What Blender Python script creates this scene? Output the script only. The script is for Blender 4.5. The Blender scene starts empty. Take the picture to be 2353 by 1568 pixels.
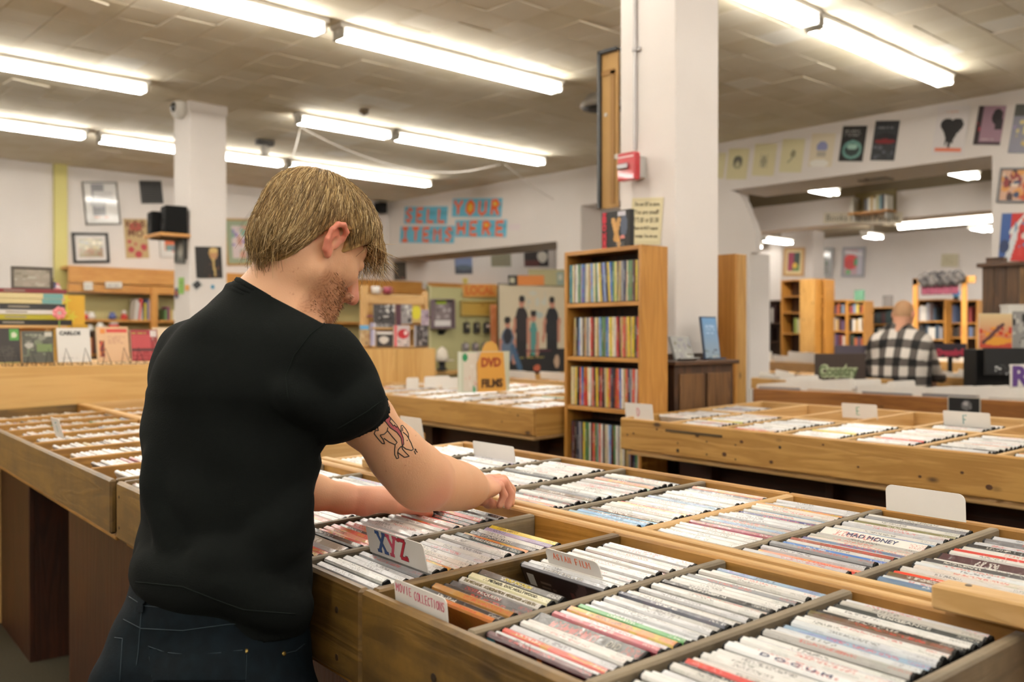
import bpy, bmesh, math, random
import numpy as np
from mathutils import Vector, Matrix, Euler
from mathutils.bvhtree import BVHTree
R = math.radians
random.seed(7)
rng = np.random.default_rng(7)
SC = bpy.context.scene
COL = SC.collection

# ------------------------------------------------------------------ camera, world, exposure
F_PX, CX, CY, EYE = 2150.0, 1176.5, 784.0, 1.36
YAW = R(47.5)
PIT = math.atan(16 / F_PX)
FW = Vector((math.cos(YAW) * math.cos(PIT), math.sin(YAW) * math.cos(PIT), -math.sin(PIT)))
RT = Vector((math.sin(YAW), -math.cos(YAW), 0))
UP = RT.cross(FW)
cam = bpy.data.cameras.new('camera')
cam.sensor_width = 36
cam.lens = 36 * F_PX / 2353
cam.clip_start = 0.02
cam.dof.use_dof = True
cam.dof.focus_distance = 1.6
cam.dof.aperture_fstop = 4.2
camo = bpy.data.objects.new('camera', cam)
camo.matrix_world = Matrix(((RT.x, UP.x, -FW.x, 0), (RT.y, UP.y, -FW.y, 0), (RT.z, UP.z, -FW.z, EYE), (0, 0, 0, 1)))
COL.objects.link(camo)
SC.camera = camo
w = bpy.data.worlds.new('world')
SC.world = w
w.use_nodes = True
w.node_tree.nodes['Background'].inputs[0].default_value = (.8, .85, 1, 1)
w.node_tree.nodes['Background'].inputs[1].default_value = 0.0
SC.view_settings.view_transform = 'Standard'
SC.view_settings.look = 'None'
SC.view_settings.gamma = 1
SC.view_settings.use_curve_mapping = False
SC.view_settings.exposure = 0.0
TUBE = 36.0          # radiance of the fluorescent tubes
SC.cycles.use_denoising = True
SC.cycles.max_bounces = 7
SC.cycles.diffuse_bounces = 5
SC.cycles.glossy_bounces = 4
SC.cycles.transmission_bounces = 4
SC.cycles.caustics_reflective = False
SC.cycles.caustics_refractive = False
SC.cycles.sample_clamp_indirect = 6

# ------------------------------------------------------------------ where a sight line meets a surface of the room
def ray(x, y):
    return FW + RT * ((x - CX) / F_PX) + UP * ((CY - y) / F_PX)
O = Vector((0, 0, EYE))
def at_d(x, y, t): return O + ray(x, y) * t
def at_X(x, y, X):
    d = ray(x, y); return O + d * (X / d.x)
def at_Y(x, y, Y):
    d = ray(x, y); return O + d * (Y / d.y)
def at_z(x, y, z):
    d = ray(x, y); return O + d * ((z - EYE) / d.z)
BY = R(-4.6)                                   # the counters stand 4.6 degrees off the walls
A_ = Vector((math.sin(-BY), math.cos(-BY), 0))  # along a counter (u)
B_ = Vector((math.cos(BY), math.sin(BY), 0))    # across a counter (v)
def UV(u, v, z=0.0): return A_ * u + B_ * v + Vector((0, 0, z))
def to_uv(p): return (p.dot(A_), p.dot(B_), p.z)
def at_u(x, y, u):
    d = ray(x, y); return O + d * (u / d.dot(A_))
def at_v(x, y, v):
    d = ray(x, y); return O + d * (v / d.dot(B_))

# ------------------------------------------------------------------ colour and materials
def lin(c):
    if isinstance(c, str):
        c = [int(c[i:i + 2], 16) for i in (0, 2, 4)]
    out = []
    for v in c[:3]:
        v = v / 255.0
        out.append(v / 12.92 if v <= .04045 else ((v + .055) / 1.055) ** 2.4)
    return (out[0], out[1], out[2], 1)
MATS = {}
def newmat(name):
    m = bpy.data.materials.new(name); m.use_nodes = True
    b = m.node_tree.nodes['Principled BSDF']
    MATS[name] = m
    return m, m.node_tree.nodes, m.node_tree.links, b
def plain(name, col, rough=.5, metal=0, spec=.5, noise=0, nscale=30, bump=0, coat=0, var=None):
    if name in MATS: return MATS[name]
    m, N, L, b = newmat(name)
    c = lin(col)
    b.inputs['Base Color'].default_value = c
    b.inputs['Roughness'].default_value = rough
    b.inputs['Metallic'].default_value = metal
    b.inputs['Specular IOR Level'].default_value = spec
    b.inputs['Coat Weight'].default_value = coat
    if noise or bump:
        tc = N.new('ShaderNodeTexCoord'); nz = N.new('ShaderNodeTexNoise')
        nz.inputs['Scale'].default_value = nscale; nz.inputs['Detail'].default_value = 5
        L.new(tc.outputs['Object'], nz.inputs['Vector'])
        if noise:
            mx = N.new('ShaderNodeMix'); mx.data_type = 'RGBA'
            c2 = lin(var) if var else tuple(v * .55 for v in c[:3]) + (1,)
            mx.inputs[6].default_value = c; mx.inputs[7].default_value = c2
            rp = N.new('ShaderNodeMapRange'); rp.inputs[1].default_value = .35; rp.inputs[2].default_value = .75; rp.inputs[4].default_value = noise
            L.new(nz.outputs[0], rp.inputs[0]); L.new(rp.outputs[0], mx.inputs[0]); L.new(mx.outputs[2], b.inputs['Base Color'])
        if bump:
            bp = N.new('ShaderNodeBump'); bp.inputs['Strength'].default_value = bump; bp.inputs['Distance'].default_value = .004
            L.new(nz.outputs[0], bp.inputs['Height']); L.new(bp.outputs[0], b.inputs['Normal'])
    return m
def emit(name, col, s):
    m, N, L, b = newmat(name)
    b.inputs['Base Color'].default_value = (.9, .9, .9, 1)
    b.inputs['Emission Color'].default_value = lin(col); b.inputs['Emission Strength'].default_value = s
    return m
def wood(name, c1, c2, axis=1, knots=.0, rough=.5, dirt=0.0, sc=1.0, coat=0.0, dirtcol='241a10'):
    """grain runs along one axis of the object's own coordinates"""
    if name in MATS: return MATS[name]
    m, N, L, b = newmat(name)
    tc = N.new('ShaderNodeTexCoord'); oi = N.new('ShaderNodeObjectInfo')
    ad = N.new('ShaderNodeVectorMath'); ad.operation = 'MULTIPLY_ADD'
    L.new(oi.outputs['Random'], ad.inputs[0]); ad.inputs[1].default_value = (3.1, 5.3, 7.7); L.new(tc.outputs['Object'], ad.inputs[2])
    mp = N.new('ShaderNodeMapping'); s = [16 * sc] * 3; s[axis] = 1.3 * sc
    mp.inputs['Scale'].default_value = s; L.new(ad.outputs[0], mp.inputs[0])
    n1 = N.new('ShaderNodeTexNoise'); n1.inputs['Scale'].default_value = 1.0; n1.inputs['Detail'].default_value = 6; n1.inputs['Distortion'].default_value = .8
    L.new(mp.outputs[0], n1.inputs['Vector'])
    wv = N.new('ShaderNodeMath'); wv.operation = 'MULTIPLY'; wv.inputs[1].default_value = 34
    L.new(n1.outputs[0], wv.inputs[0])
    sn = N.new('ShaderNodeMath'); sn.operation = 'SINE'; L.new(wv.outputs[0], sn.inputs[0])
    mr = N.new('ShaderNodeMapRange'); mr.inputs[1].default_value = -1; mr.inputs[2].default_value = 1; L.new(sn.outputs[0], mr.inputs[0])
    n2 = N.new('ShaderNodeTexNoise'); n2.inputs['Scale'].default_value = 1.6; n2.inputs['Detail'].default_value = 4; L.new(ad.outputs[0], n2.inputs['Vector'])
    mm = N.new('ShaderNodeMath'); mm.operation = 'MULTIPLY_ADD'; L.new(mr.outputs[0], mm.inputs[0]); mm.inputs[1].default_value = .45
    L.new(n2.outputs[0], mm.inputs[2])
    cr = N.new('ShaderNodeValToRGB'); cr.color_ramp.elements[0].position = .3; cr.color_ramp.elements[0].color = lin(c1)
    cr.color_ramp.elements[1].position = .95; cr.color_ramp.elements[1].color = lin(c2)
    L.new(mm.outputs[0], cr.inputs[0])
    last = cr.outputs[0]
    if knots:
        mk = N.new('ShaderNodeMapping'); s = [9.0] * 3; s[axis] = 4.2; mk.inputs['Scale'].default_value = s; L.new(ad.outputs[0], mk.inputs[0])
        vo = N.new('ShaderNodeTexVoronoi'); vo.inputs['Scale'].default_value = 1; vo.inputs['Randomness'].default_value = 1; L.new(mk.outputs[0], vo.inputs['Vector'])
        kr = N.new('ShaderNodeMapRange'); kr.inputs[1].default_value = .05; kr.inputs[2].default_value = .12; kr.inputs[3].default_value = knots; kr.inputs[4].default_value = 0
        L.new(vo.outputs['Distance'], kr.inputs[0])
        mx = N.new('ShaderNodeMix'); mx.data_type = 'RGBA'; mx.inputs[7].default_value = lin('3a2410'); L.new(kr.outputs[0], mx.inputs[0]); L.new(last, mx.inputs[6]); last = mx.outputs[2]
    if dirt:
        n3 = N.new('ShaderNodeTexNoise'); n3.inputs['Scale'].default_value = 6; n3.inputs['Detail'].default_value = 8; n3.inputs['Roughness'].default_value = .7; L.new(ad.outputs[0], n3.inputs['Vector'])
        dr = N.new('ShaderNodeMapRange'); dr.inputs[1].default_value = .42; dr.inputs[2].default_value = .7; dr.inputs[4].default_value = dirt; L.new(n3.outputs[0], dr.inputs[0])
        mx = N.new('ShaderNodeMix'); mx.data_type = 'RGBA'; mx.inputs[7].default_value = lin(dirtcol); L.new(dr.outputs[0], mx.inputs[0]); L.new(last, mx.inputs[6]); last = mx.outputs[2]
    L.new(last, b.inputs['Base Color'])
    b.inputs['Roughness'].default_value = rough; b.inputs['Coat Weight'].default_value = coat; b.inputs['Coat Roughness'].default_value = .3
    bp = N.new('ShaderNodeBump'); bp.inputs['Strength'].default_value = .25; bp.inputs['Distance'].default_value = .002
    L.new(mr.outputs[0], bp.inputs['Height']); L.new(bp.outputs[0], b.inputs['Normal'])
    return m
def vcol(name, rough=.5, coat=0, spec=.5, bump=0, nscale=60, sss=0):
    """colour of print, cloth or skin stored on the mesh"""
    if name in MATS: return MATS[name]
    m, N, L, b = newmat(name)
    at = N.new('ShaderNodeAttribute'); at.attribute_name = 'Col'
    L.new(at.outputs['Color'], b.inputs['Base Color'])
    b.inputs['Roughness'].default_value = rough; b.inputs['Coat Weight'].default_value = coat; b.inputs['Coat Roughness'].default_value = .08
    b.inputs['Specular IOR Level'].default_value = spec
    if sss:
        b.inputs['Subsurface Weight'].default_value = sss; b.inputs['Subsurface Radius'].default_value = (1, .35, .2); b.inputs['Subsurface Scale'].default_value = .006
    if bump:
        tc = N.new('ShaderNodeTexCoord'); nz = N.new('ShaderNodeTexNoise'); nz.inputs['Scale'].default_value = nscale; nz.inputs['Detail'].default_value = 6
        L.new(tc.outputs['Object'], nz.inputs['Vector'])
        bp = N.new('ShaderNodeBump'); bp.inputs['Strength'].default_value = bump; bp.inputs['Distance'].default_value = .003
        L.new(nz.outputs[0], bp.inputs['Height']); L.new(bp.outputs[0], b.inputs['Normal'])
    return m
def spine_mat(name, wrap):
    """printed sleeve under clear film: base colour per case, lettering-like marks along the spine"""
    m, N, L, b = newmat(name)
    at = N.new('ShaderNodeAttribute'); at.attribute_name = 'Col'
    rn = N.new('ShaderNodeAttribute'); rn.attribute_name = 'Rnd'
    uv = N.new('ShaderNodeUVMap'); uv.uv_map = 'UVMap'
    sx = N.new('ShaderNodeSeparateXYZ'); L.new(uv.outputs[0], sx.inputs[0])
    sr = N.new('ShaderNodeSeparateColor'); L.new(rn.outputs['Color'], sr.inputs[0])
    def math_(op, a, bb, c=None):
        n = N.new('ShaderNodeMath'); n.operation = op
        for i, q in enumerate((a, bb, c)):
            if q is None: continue
            if isinstance(q, (int, float)): n.inputs[i].default_value = q
            else: L.new(q, n.inputs[i])
        return n.outputs[0]
    u, v = sx.outputs[0], sx.outputs[1]
    # lettering: noise cut into glyph-like blobs
    cb = N.new('ShaderNodeCombineXYZ')
    L.new(math_('MULTIPLY', u, 60.0), cb.inputs[0]); L.new(math_('MULTIPLY', v, 3.2), cb.inputs[1]); L.new(math_('MULTIPLY', sr.outputs[0], 91.0), cb.inputs[2])
    nz = N.new('ShaderNodeTexNoise'); nz.inputs['Scale'].default_value = 1.0; nz.inputs['Detail'].default_value = 2; L.new(cb.outputs[0], nz.inputs['Vector'])
    g = math_('GREATER_THAN', nz.outputs[0], .5)
    st = math_('MULTIPLY_ADD', sr.outputs[1], .3, .12)
    en = math_('ADD', st, math_('MULTIPLY_ADD', sr.outputs[2], .35, .15))
    inb = math_('MULTIPLY', math_('GREATER_THAN', u, st), math_('LESS_THAN', u, en))
    vb = math_('MULTIPLY', math_('GREATER_THAN', v, .22), math_('LESS_THAN', v, .78))
    spine = math_('LESS_THAN', v, 1.0)
    letter = math_('MULTIPLY', math_('MULTIPLY', g, inb), vb)
    # small publisher marks at the end
    nz2 = N.new('ShaderNodeTexNoise'); nz2.inputs['Scale'].default_value = 2.2; L.new(cb.outputs[0], nz2.inputs['Vector'])
    endm = math_('MULTIPLY', math_('GREATER_THAN', u, .86), math_('GREATER_THAN', nz2.outputs[0], .55))
    letter = math_('MAXIMUM', letter, math_('MULTIPLY', endm, vb))
    # picture bands / cover art
    cb2 = N.new('ShaderNodeCombineXYZ'); L.new(math_('MULTIPLY', u, 5.0), cb2.inputs[0]); L.new(math_('MULTIPLY', v, 1.2), cb2.inputs[1]); L.new(math_('MULTIPLY', sr.outputs[1], 57.0), cb2.inputs[2])
    nz3 = N.new('ShaderNodeTexNoise'); nz3.inputs['Scale'].default_value = 1.0; nz3.inputs['Detail'].default_value = 4; L.new(cb2.outputs[0], nz3.inputs['Vector'])
    band = math_('MULTIPLY', math_('GREATER_THAN', nz3.outputs[0], .55), .6)
    hs = N.new('ShaderNodeHueSaturation'); L.new(at.outputs['Color'], hs.inputs['Color'])
    L.new(math_('MULTIPLY_ADD', nz3.outputs[0], .8, .1), hs.inputs['Hue']); hs.inputs['Saturation'].default_value = 1.2
    L.new(math_('MULTIPLY_ADD', nz2.outputs[0], .7, .45), hs.inputs['Value'])
    m1 = N.new('ShaderNodeMix'); m1.data_type = 'RGBA'; L.new(math_('MULTIPLY', band, rn.outputs['Alpha']), m1.inputs[0]); L.new(at.outputs['Color'], m1.inputs[6]); L.new(hs.outputs[0], m1.inputs[7])
    # lettering colour: dark on light, light on dark
    bw = N.new('ShaderNodeRGBToBW'); L.new(at.outputs['Color'], bw.inputs[0])
    dk = N.new('ShaderNodeMix'); dk.data_type = 'RGBA'; dk.inputs[6].default_value = (.75, .72, .66, 1); dk.inputs[7].default_value = (.035, .03, .035, 1)
    L.new(math_('GREATER_THAN', bw.outputs[0], .22), dk.inputs[0])
    tint = N.new('ShaderNodeMix'); tint.data_type = 'RGBA'; tint.inputs[7].default_value = (.5, .03, .02, 1); L.new(dk.outputs[2], tint.inputs[6])
    L.new(math_('GREATER_THAN', sr.outputs[2], .72), tint.inputs[0])
    m2 = N.new('ShaderNodeMix'); m2.data_type = 'RGBA'; L.new(math_('MULTIPLY', math_('MULTIPLY', letter, spine), .62), m2.inputs[0]); L.new(m1.outputs[2], m2.inputs[6]); L.new(tint.outputs[2], m2.inputs[7])
    L.new(m2.outputs[2], b.inputs['Base Color'])
    b.inputs['Roughness'].default_value = .35
    b.inputs['Coat Weight'].default_value = 1.0; b.inputs['Coat Roughness'].default_value = .12
    if wrap:
        tc = N.new('ShaderNodeTexCoord'); nw = N.new('ShaderNodeTexNoise'); nw.inputs['Scale'].default_value = 90; nw.inputs['Detail'].default_value = 3; nw.inputs['Distortion'].default_value = 1.5
        mpw = N.new('ShaderNodeVectorMath'); mpw.operation = 'MULTIPLY_ADD'; L.new(rn.outputs['Color'], mpw.inputs[0]); mpw.inputs[1].default_value = (9, 9, 9); L.new(tc.outputs['Object'], mpw.inputs[2])
        L.new(mpw.outputs[0], nw.inputs['Vector'])
        bp = N.new('ShaderNodeBump'); bp.inputs['Strength'].default_value = .55; bp.inputs['Distance'].default_value = .002
        L.new(nw.outputs[0], bp.inputs['Height']); L.new(bp.outputs[0], b.inputs['Coat Normal'])
    return m
SPINE = spine_mat('wrapped_sleeve_print', True)
PRINT = vcol('flat_print', .55)
GLOSSPRINT = vcol('glazed_print', .4, coat=1.0)
BLACKPL = plain('black_case_plastic', '060607', .5, spec=.3)
WHITEWALL = plain('white_wall_paint', 'dfd8d3', .75, noise=.25, nscale=2.5, var='d0c7c0', bump=.05)
CEILT = plain('aged_ceiling_tile', 'c9bda4', .9, noise=.5, nscale=3.0, var='8f8062', bump=.25)
CEILB = plain('ceiling_gap_dark', '5d5443', .9)
CARPET = plain('olive_carpet', '4a4330', .95, noise=.9, nscale=180, var='1e1b13', bump=.8)
CARDM = plain('white_card', 'eeeae4', .5, noise=.15, nscale=20, var='dcd6cc')
def W3(base, c1, c2, **k): return [wood('%s_grain_%s' % (base, 'xyz'[i]), c1, c2, i, **k) for i in range(3)]
WORN = W3('worn_bin_timber', '553d16', '765824', rough=.5, dirt=.75, knots=.7, coat=.25)
PINE = W3('honey_pine', '966a2e', 'b48949', rough=.45, knots=.95, coat=.2)
PALE = W3('pale_timber', 'ae8850', 'c5a06c', rough=.5)
DIVW = W3('greyed_divider_timber', '675b49', '82735c', rough=.6, dirt=.5)
INNER = W3('bin_inside_timber', '8a5f25', 'ab7c39', rough=.55, dirt=.3)
PLY = W3('pale_plywood', 'b98e4f', 'cda566', rough=.5, sc=.6)
REDPLY = W3('dark_red_plywood', '2c1407', '44210d', rough=.5, dirt=.4, knots=.4)
SHELFW = W3('shelf_timber', '9c6826', 'b6813a', rough=.45, coat=.15)
BEAMW = W3('orange_beam_timber', 'b0722a', 'c88f44', rough=.4, coat=.2)
WALN = W3('walnut_timber', '2e1c10', '50341e', rough=.5)

# ------------------------------------------------------------------ mesh helpers
class MB:
    """collects boxes, prisms, tubes; .build() links them as ONE mesh object"""
    def __init__(s): s.v = []; s.f = []; s.c = []; s.mi = []; s.uv = None
    def add(s, vs, fs, col=(1, 1, 1, 1), mi=0):
        o = len(s.v); s.v += [tuple(p) for p in vs]
        for f in fs: s.f.append(tuple(i + o for i in f)); s.c.append(col); s.mi.append(mi)
        return s
    def box(s, x0, y0, z0, x1, y1, z1, col=(1, 1, 1, 1), M=None, mi=0, b=0.0):
        x0, x1 = min(x0, x1), max(x0, x1); y0, y1 = min(y0, y1), max(y0, y1); z0, z1 = min(z0, z1), max(z0, z1)
        if b <= 0:
            vs = [Vector(p) for p in ((x0, y0, z0), (x1, y0, z0), (x1, y1, z0), (x0, y1, z0), (x0, y0, z1), (x1, y0, z1), (x1, y1, z1), (x0, y1, z1))]
            fs = [(0, 3, 2, 1), (4, 5, 6, 7), (0, 1, 5, 4), (1, 2, 6, 5), (2, 3, 7, 6), (3, 0, 4, 7)]
        else:
            vs = []; idx = {}
            b = min(b, (x1 - x0) / 2.01, (y1 - y0) / 2.01, (z1 - z0) / 2.01)
            for i, X in enumerate((x0, x1)):
                for j, Y in enumerate((y0, y1)):
                    for k, Z in enumerate((z0, z1)):
                        sx, sy, sz = (1, -1)[i], (1, -1)[j], (1, -1)[k]
                        idx[(i, j, k, 0)] = len(vs); vs.append(Vector((X, Y + sy * b, Z + sz * b)))
                        idx[(i, j, k, 1)] = len(vs); vs.append(Vector((X + sx * b, Y, Z + sz * b)))
                        idx[(i, j, k, 2)] = len(vs); vs.append(Vector((X + sx * b, Y + sy * b, Z)))
            g = lambda i, j, k, a: idx[(i, j, k, a)]
            fs = [(g(0, 0, 0, 0), g(0, 0, 1, 0), g(0, 1, 1, 0), g(0, 1, 0, 0)), (g(1, 0, 0, 0), g(1, 1, 0, 0), g(1, 1, 1, 0), g(1, 0, 1, 0)),
                  (g(0, 0, 0, 1), g(1, 0, 0, 1), g(1, 0, 1, 1), g(0, 0, 1, 1)), (g(0, 1, 0, 1), g(0, 1, 1, 1), g(1, 1, 1, 1), g(1, 1, 0, 1)),
                  (g(0, 0, 0, 2), g(0, 1, 0, 2), g(1, 1, 0, 2), g(1, 0, 0, 2)), (g(0, 0, 1, 2), g(1, 0, 1, 2), g(1, 1, 1, 2), g(0, 1, 1, 2))]
            for j in (0, 1):
                for k in (0, 1): fs.append((g(0, j, k, 1), g(1, j, k, 1), g(1, j, k, 2), g(0, j, k, 2)))
            for i in (0, 1):
                for k in (0, 1): fs.append((g(i, 0, k, 0), g(i, 1, k, 0), g(i, 1, k, 2), g(i, 0, k, 2)))
            for i in (0, 1):
                for j in (0, 1): fs.append((g(i, j, 0, 0), g(i, j, 1, 0), g(i, j, 1, 1), g(i, j, 0, 1)))
            for i in (0, 1):
                for j in (0, 1):
                    for k in (0, 1): fs.append((g(i, j, k, 0), g(i, j, k, 1), g(i, j, k, 2)))
        if M is not None: vs = [M @ p for p in vs]
        return s.add(vs, fs, col, mi)
    def prism(s, poly, a, b, axis=0, col=(1, 1, 1, 1), M=None, mi=0):
        """poly of (p,q) in the two other axes, swept along axis from a to b"""
        n = len(poly); vs = []
        for t in (a, b):
            for p, q in poly:
                c = [p, q]; c.insert(axis, t); vs.append(Vector(c))
        if M is not None: vs = [M @ p for p in vs]
        fs = [tuple(range(n)), tuple(range(2 * n - 1, n - 1, -1))] + [(i, i + n, (i + 1) % n + n, (i + 1) % n) for i in range(n)]
        return s.add(vs, fs, col, mi)
    def tube(s, path, r, n=6, col=(1, 1, 1, 1), mi=0, closed=False):
        path = [Vector(p) for p in path]; m = len(path); rs = r if isinstance(r, (list, tuple)) else [r] * m
        vs = []; prev = None
        for i, p in enumerate(path):
            a = path[(i - 1) % m] if (i or closed) else p; c = path[(i + 1) % m] if (i < m - 1 or closed) else p
            t = (c - a).normalized() if (c - a).length > 1e-9 else Vector((0, 0, 1))
            if prev is None: q = t.orthogonal().normalized()
            else:
                q = prev - t * prev.dot(t); q = q.normalized() if q.length > 1e-6 else t.orthogonal().normalized()
            prev = q; e = t.cross(q)
            for k in range(n):
                an = 2 * math.pi * k / n; vs.append(p + (q * math.cos(an) + e * math.sin(an)) * rs[i])
        fs = []
        for i in range(m if closed else m - 1):
            j = (i + 1) % m
            for k in range(n): fs.append((i * n + k, i * n + (k + 1) % n, j * n + (k + 1) % n, j * n + k))
        if not closed: fs += [tuple(range(n - 1, -1, -1)), tuple(range((m - 1) * n, m * n))]
        return s.add(vs, fs, col, mi)
    def lathe(s, prof, n=24, col=(1, 1, 1, 1), M=None, mi=0):
        vs = []
        for r_, z in prof:
            for k in range(n):
                an = 2 * math.pi * k / n; vs.append(Vector((r_ * math.cos(an), r_ * math.sin(an), z)))
        if M is not None: vs = [M @ p for p in vs]
        fs = [(i * n + k, i * n + (k + 1) % n, (i + 1) * n + (k + 1) % n, (i + 1) * n + k) for i in range(len(prof) - 1) for k in range(n)]
        fs += [tuple(range(n - 1, -1, -1)), tuple(range((len(prof) - 1) * n, len(prof) * n))]
        return s.add(vs, fs, col, mi)
    def mesh(s, name, mats, smooth=False):
        me = bpy.data.meshes.new(name); me.from_pydata(s.v, [], s.f)
        for m in (mats if isinstance(mats, (list, tuple)) else [mats]): me.materials.append(m)
        nl = len(me.loops)
        ca = me.color_attributes.new('Col', 'FLOAT_COLOR', 'CORNER')
        buf = np.ones((nl, 4), np.float32); ls = np.array([len(f) for f in s.f]); cc = np.array([tuple(c)[:3] + (1,) for c in s.c], np.float32)
        buf[:] = np.repeat(cc, ls, axis=0); ca.data.foreach_set('color', buf.ravel())
        me.polygons.foreach_set('material_index', s.mi)
        if smooth: me.polygons.foreach_set('use_smooth', [True] * len(s.f))
        me.validate(); me.update()
        return me
    def build(s, name, mats, parent=None, smooth=False, loc=(0, 0, 0)):
        return link(name, s.mesh(name, mats, smooth), parent, loc)
def link(name, me, parent=None, loc=(0, 0, 0)):
    o = bpy.data.objects.new(name, me); COL.objects.link(o); o.location = loc
    if parent is not None: o.parent = parent
    return o
def tag(o, label=None, cat=None, group=None, kind=None):
    if label: o['label'] = label
    if cat: o['category'] = cat
    if group: o['group'] = group
    if kind: o['kind'] = kind
    return o
def thing(name, label, cat, loc=(0, 0, 0), rz=0.0, group=None, rot=None):
    o = bpy.data.objects.new(name, None); COL.objects.link(o); o.empty_display_size = .05
    o.location = loc; o.rotation_euler = rot if rot else (0, 0, rz)
    return tag(o, label, cat, group)
def basis(origin, right, up):
    r = Vector(right).normalized(); u = Vector(up); n = r.cross(u).normalized(); u = n.cross(r)
    return Matrix(((r.x, u.x, n.x, origin[0]), (r.y, u.y, n.y, origin[1]), (r.z, u.z, n.z, origin[2]), (0, 0, 0, 1)))
_dg = None
def text_mesh(s, size, mat, depth=.0008, spacing=1.0, bold=0.0, align='CENTER'):
    c = bpy.data.curves.new('lettering', 'FONT'); c.body = s; c.size = size; c.extrude = depth; c.align_x = align; c.align_y = 'CENTER'
    c.space_character = spacing; c.offset = bold; c.resolution_u = 3
    o = bpy.data.objects.new('lettering', c); COL.objects.link(o)
    dg = bpy.context.evaluated_depsgraph_get(); dg.update()
    me = bpy.data.meshes.new_from_object(o.evaluated_get(dg)); bpy.data.objects.remove(o)
    me.materials.clear(); me.materials.append(mat); me.name = 'lettering'
    return me
def lettering(parent, s, size, mat, x=0, y=0, z=.001, fit=None, **k):
    o = link('lettering', text_mesh(s, size, mat, **k), parent); o.location = (x, y, z)
    if fit:
        xs = [v.co.x for v in o.data.vertices]; wd = max(xs) - min(xs)
        if wd > 0: o.scale = (fit / wd, 1, 1)
    return o
# flat print painted as colour on a fine grid
def paint(ops, nx, ny, seed=0):
    g = np.random.default_rng(seed)
    X, Y = np.meshgrid((np.arange(nx) + .5) / nx, (np.arange(ny) + .5) / ny, indexing='ij')
    C = np.ones((nx, ny, 3)) * .8
    for op in ops:
        k = op[0]
        if k == 'bg': C[:] = lin(op[1])[:3]
        elif k == 'rect': C[(X > op[1]) & (X < op[3]) & (Y > op[2]) & (Y < op[4])] = lin(op[5])[:3]
        elif k == 'ell': C[((X - op[1]) / op[3]) ** 2 + ((Y - op[2]) / op[4]) ** 2 < 1] = lin(op[5])[:3]
        elif k == 'ring':
            q = np.sqrt(((X - op[1]) / op[3]) ** 2 + ((Y - op[2]) / op[4]) ** 2); C[(q < 1) & (q > op[5])] = lin(op[6])[:3]
        elif k == 'grad':
            t = Y[..., None]; C[:] = np.array(lin(op[1])[:3]) * (1 - t) + np.array(lin(op[2])[:3]) * t
        elif k == 'line':
            ax, ay, bx, by, wd = op[1:6]; dx, dy = bx - ax, by - ay; t = np.clip(((X - ax) * dx + (Y - ay) * dy) / (dx * dx + dy * dy + 1e-9), 0, 1)
            C[np.hypot(X - ax - t * dx, Y - ay - t * dy) < wd] = lin(op[6])[:3]
        elif k == 'mess':          # patchy picture: random blobs of the given colours in a rectangle
            x0, y0, x1, y1, n, cols = op[1:7]
            for _ in range(n):
                cx, cy = g.uniform(x0, x1), g.uniform(y0, y1); rx, ry = g.uniform(.03, .16) * (x1 - x0), g.uniform(.03, .16) * (y1 - y0)
                mk = (((X - cx) / rx) ** 2 + ((Y - cy) / ry) ** 2 < 1) & (X > x0) & (X < x1) & (Y > y0) & (Y < y1)
                C[mk] = lin(cols[g.integers(len(cols))])[:3]
        elif k == 'rows':          # lines of small print
            x0, y0, x1, y1, n, col = op[1:7]
            hgt = (y1 - y0) / n
            for i in range(n):
                yy = y0 + i * hgt; xe = x1 - g.uniform(0, .25) * (x1 - x0)
                mk = (X > x0) & (X < xe) & (Y > yy) & (Y < yy + hgt * .5) & (g.random(X.shape) > .3); C[mk] = lin(col)[:3]
    return C
def grid_print(name, wd, hg, ops, parent, mat=None, z=0.0, nx=28, ny=None, seed=0, x=0, y=0):
    ny = ny or max(4, int(nx * hg / wd)); C = paint(ops, nx, ny, seed)
    xs = np.linspace(-wd / 2, wd / 2, nx + 1) + x; ys = np.linspace(-hg / 2, hg / 2, ny + 1) + y
    V = np.stack(np.meshgrid(xs, ys, indexing='ij') + [np.full((nx + 1, ny + 1), z)], -1).reshape(-1, 3)
    I = np.arange((nx + 1) * (ny + 1)).reshape(nx + 1, ny + 1)
    Fs = np.stack([I[:-1, :-1], I[1:, :-1], I[1:, 1:], I[:-1, 1:]], -1).reshape(-1, 4)
    me = bpy.data.meshes.new(name); me.from_pydata(V.tolist(), [], Fs.tolist()); me.materials.append(mat or PRINT)
    ca = me.color_attributes.new('Col', 'FLOAT_COLOR', 'CORNER'); b = np.ones((nx * ny, 4, 4), np.float32); b[..., :3] = C.reshape(-1, 1, 3)
    ca.data.foreach_set('color', b.ravel()); me.update()
    return link(name, me, parent)
def px_plane(x0, y0, x1, y1, fn, k):
    """a rectangle seen between two corners, on a wall plane -> (centre, width, height)"""
    ym = (y0 + y1) / 2; xm = (x0 + x1) / 2
    a, b = fn(x0, ym, k), fn(x1, ym, k); t, d = fn(xm, y0, k), fn(xm, y1, k)
    return (a + b) / 2 * .5 + (t + d) / 2 * .5, (b - a).length, (t - d).length, (b - a).normalized()
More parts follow.
